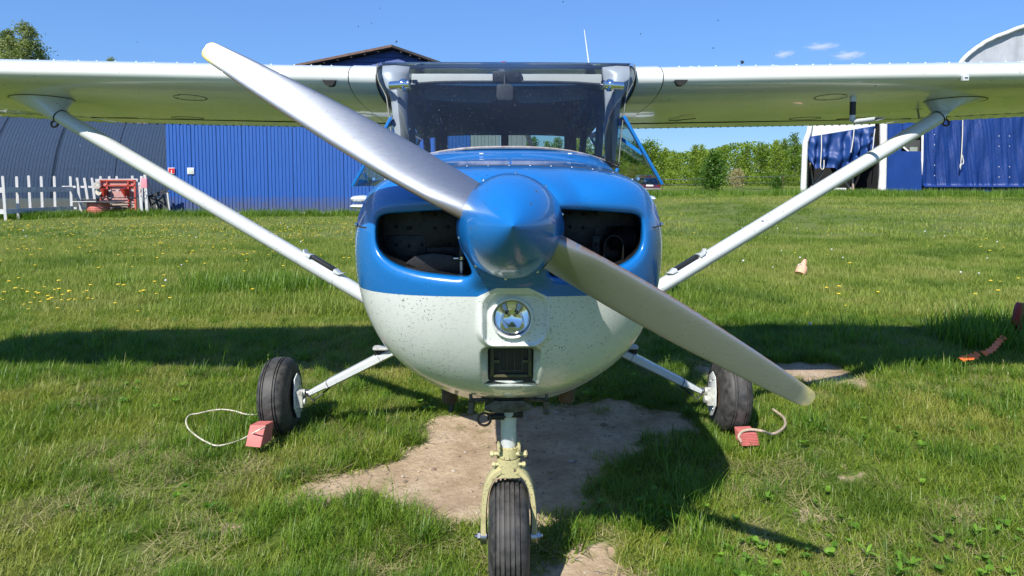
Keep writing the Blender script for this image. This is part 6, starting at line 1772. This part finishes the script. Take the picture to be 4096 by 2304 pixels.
# ================================================================== TREES
def leaf_mat_far(name, a, b, trans=0.3):
    return leaf_mat(name, a, b, trans, 0.55)
m_leaf_forest = leaf_mat('forest_leaves', (0.075, 0.155, 0.014), (0.255, 0.350, 0.040), 0.42, 0.5)
m_leaf_birch = leaf_mat('birch_leaves', (0.15, 0.19, 0.06), (0.33, 0.37, 0.15), 0.40, 0.55)
m_leaf_sapling = leaf_mat('sapling_leaves', (0.018, 0.065, 0.007), (0.075, 0.165, 0.016), 0.28, 0.4)
m_leaf_dry = leaf_mat('dry_bush_twigs', (0.24, 0.20, 0.09), (0.36, 0.31, 0.15), 0.2, 0.7)
m_bark = wood('grey_brown_bark', (0.09, 0.075, 0.06), (0.20, 0.18, 0.155))
m_birchbark = wood('pale_birch_bark', (0.30, 0.29, 0.26), (0.62, 0.61, 0.58))
def crown_meshes(key, H, spread, n_limb, per, leaf, mat_, bark, base=0.15, shape='broad', trunk_r=0.12, seed=1):
    rnd = random.Random(seed); nr_ = np.random.default_rng(seed)
    tk = MB(); V, Fq, T = [], [], []
    sway = [Vector((rnd.gauss(0, 0.012) * H, rnd.gauss(0, 0.012) * H, H * k / 8)) for k in range(9)]; sway[0] = Vector((0, 0, -0.1))
    tk.tube(sway, [trunk_r * (1 - 0.9 * k / 8) for k in range(9)], 8)
    for i in range(n_limb):
        t = base + (1 - base) * (i + rnd.random()) / n_limb
        k = min(int(t * 8), 7); p0 = sway[k].lerp(sway[k + 1], t * 8 - k)
        if shape == 'broad': reach = spread * math.sin(math.pi * min(1, 0.12 + 0.82 * t)) ** 0.7
        elif shape == 'spire': reach = spread * (1 - t) ** 0.75 + 0.03 * H
        else: reach = spread * math.sin(math.pi * min(1, 0.30 + 0.68 * t)) ** 0.9
        reach *= rnd.uniform(0.55, 1.1); az = i * 2.399 + rnd.uniform(-0.5, 0.5); el = rnd.uniform(0.1, 0.75) if shape != 'spire' else rnd.uniform(-0.15, 0.5)
        d = Vector((math.cos(az) * math.cos(el), math.sin(az) * math.cos(el), math.sin(el)))
        p1 = p0 + d * reach; tk.tube([p0, p0.lerp(p1, 0.5) + Vector((0, 0, 0.04 * reach)), p1], [trunk_r * 0.28 * (1 - 0.6 * t), trunk_r * 0.16 * (1 - 0.6 * t), trunk_r * 0.05], 5)
        tint = rnd.random()
        m = int(per * (0.5 + reach / spread)); 
        s_ = nr_.beta(2.2, 1.4, m)[:, None]; base_pts = np.array(p0)[None] * (1 - s_) + np.array(p1)[None] * s_
        sg = reach * 0.20 + leaf * 0.8
        pts = base_pts + nr_.normal(0, 1, (m, 3)) * np.array([sg, sg, sg * (0.85 if shape != 'weep' else 1.3)])
        for q in pts:
            a = nr_.normal(0, 1, 3); a /= np.linalg.norm(a) + 1e-9; c = np.cross(a, nr_.normal(0, 1, 3)); c /= np.linalg.norm(c) + 1e-9
            l = leaf * nr_.uniform(0.6, 1.35); w = l * 0.62; b0 = len(V)
            V += [tuple(q - a * l / 2), tuple(q + c * w / 2), tuple(q + a * l / 2), tuple(q - c * w / 2)]; T += [min(1, max(0, 0.75 * tint + 0.25 * nr_.random()))] * 4
            Fq.append((b0, b0 + 1, b0 + 2, b0 + 3))
    cm = bpy.data.meshes.new(key + '_crown'); cm.from_pydata(V, [], Fq); at_ = cm.attributes.new('tint', 'FLOAT', 'POINT'); at_.data.foreach_set('value', np.asarray(T, np.float32)); cm.materials.append(mat_)
    tm = tk.mesh(key + '_trunk'); tm.materials.append(bark); tm.shade_smooth()
    return tm, cm
def plant_tree(name, meshes, loc, sc, rz, label, cat='tree', group=None):
    t = empty(name, loc, rz); t.scale = (sc[0], sc[0], sc[1])
    for nm, me in (('trunk', meshes[0]), ('crown', meshes[1])):
        o = bpy.data.objects.new(nm, me); col.objects.link(o); o.parent = t
    tag(t, label, cat, group); return t
kinds = [crown_meshes('broadleaf', 8.5, 2.4, 26, 90, 0.34, m_leaf_forest, m_bark, 0.08, 'broad', 0.14, 3),
         crown_meshes('broadleaf', 9.0, 2.1, 28, 90, 0.32, m_leaf_forest, m_birchbark, 0.10, 'oval', 0.13, 5),
         crown_meshes('broadleaf', 8.0, 2.7, 26, 95, 0.34, m_leaf_forest, m_bark, 0.05, 'broad', 0.15, 8),
         crown_meshes('pine', 8.8, 1.9, 30, 80, 0.30, m_leaf_forest, m_bark, 0.06, 'spire', 0.13, 13)]
# front row of the forest edge, tree by tree
GRP = 'trees of the forest edge'
prof_top = [(2560, 590), (2620, 575), (2680, 572), (2740, 592), (2790, 575), (2830, 600), (2880, 602), (2930, 598), (2980, 592), (3030, 598), (3060, 570), (3100, 566), (3150, 548), (3190, 545), (3240, 538), (3300, 530), (3380, 520)]
rt = random.Random(5)
for i in range(30):
    sx = 2010 + 47 * i + rt.uniform(-20, 20); Y = 128 + rt.uniform(-4, 12)
    if 1400 < sx < 2560 and not (2080 < sx < 2620) and sx < 2080: continue
    top = np.interp(sx, [p[0] for p in prof_top], [p[1] for p in prof_top]) + rt.choice((-8, -4, 0, 12, 26, 34)) + rt.uniform(-4, 6)
    if sx < 2560: top = 560 + rt.uniform(-8, 16)
    p = Us(sx, top, Y); zb = float(ground_z(p.x, Y)); Ht = p.z - zb
    k = rt.choice((0, 1, 2, 0, 2, 1, 3)); me = kinds[k]; H0 = (8.5, 9.0, 8.0, 8.8)[k]
    plant_tree('forest_tree', me, (p.x, Y, zb), (Ht / H0 * rt.uniform(0.95, 1.25), Ht / H0), rt.uniform(0, 6.28), 'leafy bright green tree in the forest edge beyond the far field', 'tree', GRP)
# the wood behind, read as one mass
Vf, Ff, Tf = [], [], []
nr_ = np.random.default_rng(77)
for i in range(26000):
    x = nr_.uniform(-12, 78); y = nr_.uniform(138, 150); topz = 6.9 + 2.4 * vnoise(x * 0.33, 0, 9) + 0.03 * max(0, x - 30)
    z = 0.3 + (topz - 0.3) * nr_.random() ** 0.8; q = np.array([x, y, z]); a = nr_.normal(0, 1, 3); a /= np.linalg.norm(a); c = np.cross(a, nr_.normal(0, 1, 3)); c /= np.linalg.norm(c); l = 0.55 * nr_.uniform(0.6, 1.4); b0 = len(Vf)
    Vf += [tuple(q - a * l / 2), tuple(q + c * l * 0.35), tuple(q + a * l / 2), tuple(q - c * l * 0.35)]; Tf += [float(vnoise(x * 0.8, z * 0.8, 4)) * 0.8] * 4; Ff.append((b0, b0 + 1, b0 + 2, b0 + 3))
fw = arr_mesh('wood', Vf, Ff, Tf, m_leaf_forest); wo = bpy.data.objects.new('distant_wood', fw); col.objects.link(wo); tag(wo, 'dense green wood behind the forest edge', 'forest', kind='stuff')
# undergrowth along the forest foot
fu = [crown_meshes('shrub', 2.6, 1.6, 14, 60, 0.24, m_leaf_forest, m_bark, 0.02, 'broad', 0.05, 31)]
for i in range(16):
    sx = 2600 + 45 * i + rt.uniform(-15, 15); Y = 122 + rt.uniform(-3, 3); p = Us(sx, 740, Y); zb = float(ground_z(p.x, Y)); s_ = rt.uniform(0.6, 1.2)
    plant_tree('forest_shrub', fu[0], (p.x, Y, zb), (s_ * 1.2, s_), rt.uniform(0, 6.28), 'low green shrub at the foot of the forest edge', 'shrub', 'shrubs at the foot of the forest')
# single trees
sap = crown_meshes('sapling', 3.0, 0.95, 34, 150, 0.12, m_leaf_sapling, m_birchbark, 0.06, 'oval', 0.045, 17)
p = Gs(2852, 783, 0.5); SY_ = 47.0; p = Us(2852, 783, SY_); top = Us(2852, 610, SY_); zb = float(ground_z(p.x, SY_))
plant_tree('young_tree', sap, (p.x, SY_, zb), ((top.z - zb) / 3.0 * 1.05, (top.z - zb) / 3.0), 0.5, 'single dark green young tree standing by the wire fence')
p = Us(3105, 770, 49.0); zb = float(ground_z(p.x, 49)); plant_tree('young_shrub', sap, (p.x, 49, zb), (0.5, 0.42), 2.2, 'small leafy bush near the white hangar post', 'shrub')
dry = crown_meshes('dry_bush', 2.4, 1.2, 30, 60, 0.14, m_leaf_dry, m_wood_raw, 0.02, 'broad', 0.03, 23)
p = Us(2945, 745, 90.0); zb = float(ground_z(p.x, 90)); plant_tree('dry_bush', dry, (p.x, 90, zb), (1.1, 1.0), 0.3, 'tan dry bush between the green trees of the forest edge', 'bush')
bir = crown_meshes('birch', 17.5, 3.4, 56, 330, 0.20, m_leaf_birch, m_birchbark, 0.25, 'spire', 0.20, 41)
bir2 = crown_meshes('birch', 16.5, 3.4, 52, 330, 0.20, m_leaf_birch, m_birchbark, 0.25, 'oval', 0.20, 43)
for sx, sy, me, H0, w, lab in ((108, 105, bir, 17.5, 1.1, 'tallest birch with pointed crown at the upper left edge'), (35, 130, bir2, 16.5, 1.15, 'rounder birch left of the pointed birch'), (-60, 120, bir, 17.5, 1.2, 'birch cut off by the left edge of the photo'), (165, 205, bir2, 16.5, 0.8, 'lower birch right of the pointed birch')):
    Y = 82.0 if sx != 165 else 84.0
    p = Us(sx, sy, Y); plant_tree('birch_tree', me, (p.x, Y, 0), (p.z / H0 * w, p.z / H0), sx * 0.1, lab, 'tree', 'birches at the upper left')
p = Us(440, 238, 125.0); plant_tree('distant_tree', bir, (p.x, 125, 0), (p.z / 17.5 * 0.6, p.z / 17.5), 1.0, 'lone treetop peeping above the left wing')

# wire fence
wf = empty('wire_fence', (0, 0, 0)); tag(wf, 'low wire fence on thin posts across the field before the forest', 'fence')
FY = 52.0
tops = [(2500, 722), (2652, 717), (2808, 715), (2969, 707), (3132, 704), (3290, 700)]
pts = []
for sx, sy in tops:
    p = Us(sx, sy, FY); zb = float(ground_z(p.x, FY)); MB().cyl((p.x, FY, zb - 0.1), (p.x, FY, p.z + 0.03), 0.03, n=8).build('fence_post', m_rust, wf); pts.append(p)
for f in (1.0, 0.66, 0.33):
    for a, b in zip(pts, pts[1:]):
        za, zb_ = float(ground_z(a.x, FY)), float(ground_z(b.x, FY)); A = Vector((a.x, FY, za + (a.z - za) * f)); B = Vector((b.x, FY, zb_ + (b.z - zb_) * f)); M_ = (A + B) / 2 - Vector((0, 0, 0.04))
        MB().tube([A, M_, B], 0.012 if f < 1 else 0.018, 5).build('fence_wire', m_steel, wf)

# maroon car, mostly hidden by the cowling
CYc = 50.5; pr_ = Us(1662 * OV, 487 * OV, CYc); zb = float(ground_z(pr_.x, CYc))
car = empty('parked_car', (pr_.x - 0.82, CYc, zb)); tag(car, 'dark maroon hatchback parked in the field, rear end showing beside the cowling', 'car')
m_maroon = simple('maroon_car_paint', (0.085, 0.012, 0.030), 0.25, coat=0.8, var=0.1)
body = [(-0.0, 0.30), (0.0, 0.80), (0.08, 0.92), (0.35, 1.38), (0.55, 1.44), (1.9, 1.42), (2.6, 0.98), (3.7, 0.86), (3.85, 0.6), (3.8, 0.28)]
rows = []
for sx_, k in ((-0.82, 0.93), (-0.78, 1.0), (0.78, 1.0), (0.82, 0.93)):
    rows.append([Vector((sx_ * (1 - 0.16 * max(0, (z - 0.9) / 0.5)), y, 0.28 + (z - 0.28) * (k if z > 0.9 else 1))) for y, z in body])
MB().rings(rows).build('body', m_maroon, car, bevel=0.03)
MB().poly([Vector((-0.58, 0.13, 0.97)), Vector((0.58, 0.13, 0.97)), Vector((0.52, 0.31, 1.31)), Vector((-0.52, 0.31, 1.31))], (0, 0.02, 0)).build('rear_window', simple('dark_car_glass', (0.02, 0.025, 0.03), 0.08), car)
for s in (-1, 1):
    MB().box((s * 0.70, -0.01, 0.73), (0.16, 0.05, 0.26)).build('tail_lamp', m_redlens, car, bevel=0.015)
    for y in (0.75, 3.1):
        MB().lathe([(0.0, -0.09), (0.17, -0.09), (0.19, -0.08), (0.29, -0.08), (0.30, -0.05), (0.30, 0.08), (0.0, 0.09)], (s * 0.74, y, 0.30), (s, 0, 0), 24).build('wheel', m_tyre, car)
MB().box((0, -0.05, 0.40), (1.60, 0.14, 0.16)).build('bumper', simple('grey_bumper', (0.20, 0.20, 0.20), 0.6), car, bevel=0.03)
MB().box((0, -0.02, 0.66), (0.52, 0.02, 0.12)).build('number_plate', m_signwhite, car, bevel=0.004)

# ================================================================== SMALL THINGS NEAR THE AIRCRAFT
m_chock = simple('faded_red_chock_paint', (0.50, 0.14, 0.125), 0.65, var=0.2, vscale=14, bump=0.3, bscale=60)
ck = empty('wheel_chock', (0, 0, 0)); tag(ck, 'faded red wooden chock tilted against the left wheel', 'chock', 'wheel chocks')
y0 = 3.52
def C(ox, oy, Y): return Uo(ox, oy, Y)
f = [C(629, 1069, y0 + 0.03), C(668, 1069, y0 + 0.03), C(655, 1126, y0 - 0.05), C(617, 1122, y0 - 0.05)]
bk = [p + Vector((0.012, 0.09, -0.01)) for p in f]; bk[2] += Vector((0, 0.04, 0)); bk[3] += Vector((0, 0.04, 0))
MB().rings([f, bk]).build('chock_block', m_chock, ck, bevel=0.003, smooth=0)
ck2 = empty('wheel_chock', (0, 0, 0)); tag(ck2, 'red ribbed chock lying in the grass before the right wheel', 'chock', 'wheel chocks')
y1 = 3.60
f = [C(1862, 1090, y1), C(1903, 1088, y1), C(1910, 1120, y1 - 0.05), C(1866, 1122, y1 - 0.05)]
bk = [p + Vector((0, 0.10, 0)) for p in f]; MB().rings([f, bk]).build('chock_block', m_chock, ck2, bevel=0.003, smooth=0)
for k in range(8):
    t = (k + 0.5) / 8; a = f[0].lerp(f[3], t); b = f[1].lerp(f[2], t); MB().bar(a + Vector((0, -0.004, 0)), b + Vector((0, -0.004, 0)), 0.006, 0.003).build('chock_rib', m_chock, ck2, smooth=0)
def on_grass(pts, h=0.05):
    out = []
    for x, y in pts:
        g = Go(x, y, h); out.append(Vector((g.x, g.y, h)))
    return resample(out, 60)
rp = [C(664, 1076, y0 - 0.02)] + [C(640, 1086, y0 - 0.04)]
path = resample([C(667, 1074, y0), C(645, 1085, y0 - 0.045)] + [Vector((g.x, g.y, 0.055)) for g in [Go(x, y, 0.055) for x, y in ((612, 1103), (580, 1115), (545, 1121), (520, 1112), (495, 1097), (474, 1078), (468, 1058), (478, 1044), (500, 1040), (530, 1033), (560, 1030), (590, 1034), (618, 1042), (645, 1043))]], 80)
tag(MB().tube(path, 0.0040, 8).build('rope', simple('pale_rope', (0.62, 0.57, 0.48), 0.9, var=0.15, vscale=60, bump=0.6, bscale=400)), 'thin pale rope looping over the grass from the left chock', 'rope')
path = resample([C(1866, 1112, y1 - 0.03), C(1858, 1098, y1 - 0.01), C(1870, 1084, y1 + 0.0), C(1895, 1081, y1 + 0.0), C(1920, 1085, y1 - 0.02)] + [Vector((g.x, g.y, 0.05)) for g in [Go(x, y, 0.05) for x, y in ((1938, 1092), (1958, 1086), (1974, 1072), (1975, 1060), (1968, 1047), (1945, 1030))]], 60)
tag(MB().tube(path, 0.0075, 8).build('rope', simple('dirty_rope', (0.42, 0.33, 0.25), 0.9, var=0.3, vscale=60, bump=0.6, bscale=300)), 'thick dirty rope coiled round the right chock', 'rope')
# weathered cone lying in the grass
cg = Us(3200, 1128, 10.3); cone = empty('old_cone', (cg.x, 10.3, 0)); tag(cone, 'faded salmon traffic cone lying in the lawn right of the strut', 'cone')
ax_ = Vector((0.42, 0.35, 0.78)).normalized()
b0 = Vector((0, 0, 0.055))
MB().lathe([(0.0, -0.01), (0.075, -0.01), (0.082, 0.01), (0.078, 0.10), (0.066, 0.125), (0.048, 0.13), (0.036, 0.20), (0.022, 0.245), (0.0, 0.25)], b0, ax_, 26).build('cone_body', simple('faded_salmon_plastic', (0.66, 0.37, 0.24), 0.7, var=0.2, vscale=18), cone, smooth=45)
MB().cyl(b0 + ax_ * 0.24, b0 + ax_ * 0.27, 0.012, 0.010, n=10).build('cone_tip', m_black, cone)
c0 = b0 + ax_ * 0.115 + Vector((-0.05, -0.05, 0.03)); MB().tube([c0 + Vector((0.035 * math.cos(q), -0.02 * math.cos(q), 0.022 * math.sin(q))) for q in [2 * math.pi * k / 18 for k in range(19)]], 0.006, 6).build('cone_ring', m_rope, cone)
# red marker on a wooden post, cut by the right edge; orange strap from it
MY = 6.15
pb_ = Us(4090, 1362, MY); mk = empty('marker_post', (0, 0, 0)); tag(mk, 'red rounded marker on a yellow wooden post at the right edge', 'marker')
ptop = Us(4092, 1212, MY)
MB().bar(Vector((pb_.x + 0.03, MY, -0.05)), Vector((ptop.x + 0.035, MY, ptop.z)), 0.09, 0.05, up=(0, -1, 0)).build('post', wood('yellow_brown_wood', (0.30, 0.19, 0.05), (0.48, 0.33, 0.10)), mk, smooth=0, bevel=0.004)
outl = [(4087, 1211), (4080, 1213), (4073, 1228), (4068, 1245), (4063, 1270), (4059, 1285), (4058, 1295), (4064, 1303), (4074, 1307), (4076, 1340), (4082, 1340), (4088, 1306)]
MB().poly([Us(x, y, MY - 0.06) for x, y in outl], (0, 0.05, 0)).build('marker_plate', simple('deep_red_plastic', (0.30, 0.012, 0.02), 0.4, var=0.15), mk, bevel=0.004)
m_orange = simple('orange_strap', (0.80, 0.16, 0.03), 0.6, var=0.15, vscale=20)
def strap(pts, name, lab, w=0.035):
    P_ = resample([Vector((Gs(x, y, h).x, Gs(x, y, h).y, h)) for x, y, h in pts], 24); rows = []
    for i, p in enumerate(P_):
        d = (P_[min(i + 1, 23)] - P_[max(i - 1, 0)]).normalized(); s_ = d.cross(Vector((0, -0.6, 0.8))).normalized() * w * (0.6 + 0.5 * math.sin(i * 0.9) ** 2) * 0.5; n_ = Vector((0, -0.002, 0.003)); rows.append([p - s_, p + s_, p + s_ + n_, p - s_ + n_])
    o = MB().rings(rows).build(name, m_orange); tag(o, lab, 'strap', 'orange straps')
strap([(4018, 1347, 0.13), (4000, 1362, 0.12), (3985, 1380, 0.11), (3968, 1398, 0.10), (3950, 1408, 0.10), (3932, 1416, 0.09)], 'strap', 'straight orange strap in the grass beside the red marker', 0.05)
strap([(3910, 1412, 0.11), (3900, 1428, 0.09), (3888, 1422, 0.11), (3878, 1436, 0.09), (3866, 1428, 0.10), (3846, 1440, 0.09)], 'strap', 'crumpled end of orange strap farther from the marker', 0.05)
# flies in the air
fly = MB(); fly.sphere((0, 0, 0), 0.0035, 8, 6, sc=(1.5, 1, 1)); fly.add([(0, 0, 0.002), (0.002, 0.006, 0.006), (-0.004, 0.006, 0.005)], [(0, 1, 2)]); fly.add([(0, 0, 0.002), (0.002, -0.006, 0.006), (-0.004, -0.006, 0.005)], [(0, 1, 2)])
fme = fly.mesh('fly'); fme.materials.append(m_black)
for i, (sx, sy, s_) in enumerate(((2970, 250, 1.5), (2853, 193, 0.9), (2872, 81, 0.8), (2562, 136, 0.7), (2253, 7, 0.7), (1587, 166, 1.1), (1487, 93, 0.6), (1433, 105, 0.6), (1520, 33, 0.6), (3095, 217, 0.6), (550, 168, 0.6))):
    o = bpy.data.objects.new('fly', fme); col.objects.link(o); o.location = Us(sx, sy, 2.9); o.scale = (s_ * (0.75 if s_ < 1.2 else 1),) * 3; o.rotation_euler = (0.3 * i, -0.5, 0.9 * i); tag(o, 'tiny black fly hovering against the blue sky', 'fly', 'flies in the air')

# ================================================================== CLOUDS
def cloud_mat():
    m = bpy.data.materials.new('cloud_vapour'); m.use_nodes = True; n = m.node_tree.nodes; l = m.node_tree.links; n.clear()
    out = n.new('ShaderNodeOutputMaterial'); pv = n.new('ShaderNodeVolumePrincipled'); pv.inputs['Color'].default_value = (1, 1, 1, 1); pv.inputs['Anisotropy'].default_value = 0.0
    tc = n.new('ShaderNodeTexCoord'); nz = n.new('ShaderNodeTexNoise'); nz.inputs['Scale'].default_value = 2.6; nz.inputs['Detail'].default_value = 5
    l.new(tc.outputs['Object'], nz.inputs['Vector'])
    ln = n.new('ShaderNodeVectorMath'); ln.operation = 'LENGTH'; l.new(tc.outputs['Object'], ln.inputs[0])
    a = n.new('ShaderNodeMath'); a.operation = 'MULTIPLY_ADD'; l.new(nz.outputs['Fac'], a.inputs[0]); a.inputs[1].default_value = 1.5; a.inputs[2].default_value = -0.05
    b = n.new('ShaderNodeMath'); b.operation = 'SUBTRACT'; l.new(a.outputs[0], b.inputs[0]); l.new(ln.outputs['Value'], b.inputs[1])
    c = n.new('ShaderNodeMath'); c.operation = 'MULTIPLY'; c.use_clamp = False; l.new(b.outputs[0], c.inputs[0]); c.inputs[1].default_value = 0.06
    d = n.new('ShaderNodeMath'); d.operation = 'MAXIMUM'; l.new(c.outputs[0], d.inputs[0]); d.inputs[1].default_value = 0.0
    l.new(d.outputs[0], pv.inputs['Density']); l.new(pv.outputs[0], out.inputs['Volume']); return m
m_cloud = cloud_mat()
for x0, y0_, x1, y1_, lab in ((3085, 200, 3185, 234, 'small white cloud, leftmost of the three'), (3195, 170, 3375, 202, 'long thin white cloud, highest of the three'), (3310, 200, 3475, 243, 'largest white cloud just above the right wing')):
    Yc = 1500.0; a, b = Us(x0, y1_, Yc), Us(x1, y0_, Yc); c = (a + b) / 2
    mb = MB().sphere((0, 0, 0), 1.15, 20, 12); o = mb.build('cloud', m_cloud); o.location = c; o.scale = ((b.x - a.x) / 2 * 1.1, 40, (b.z - a.z) / 2 * 1.15); tag(o, lab, 'cloud', 'small clouds')
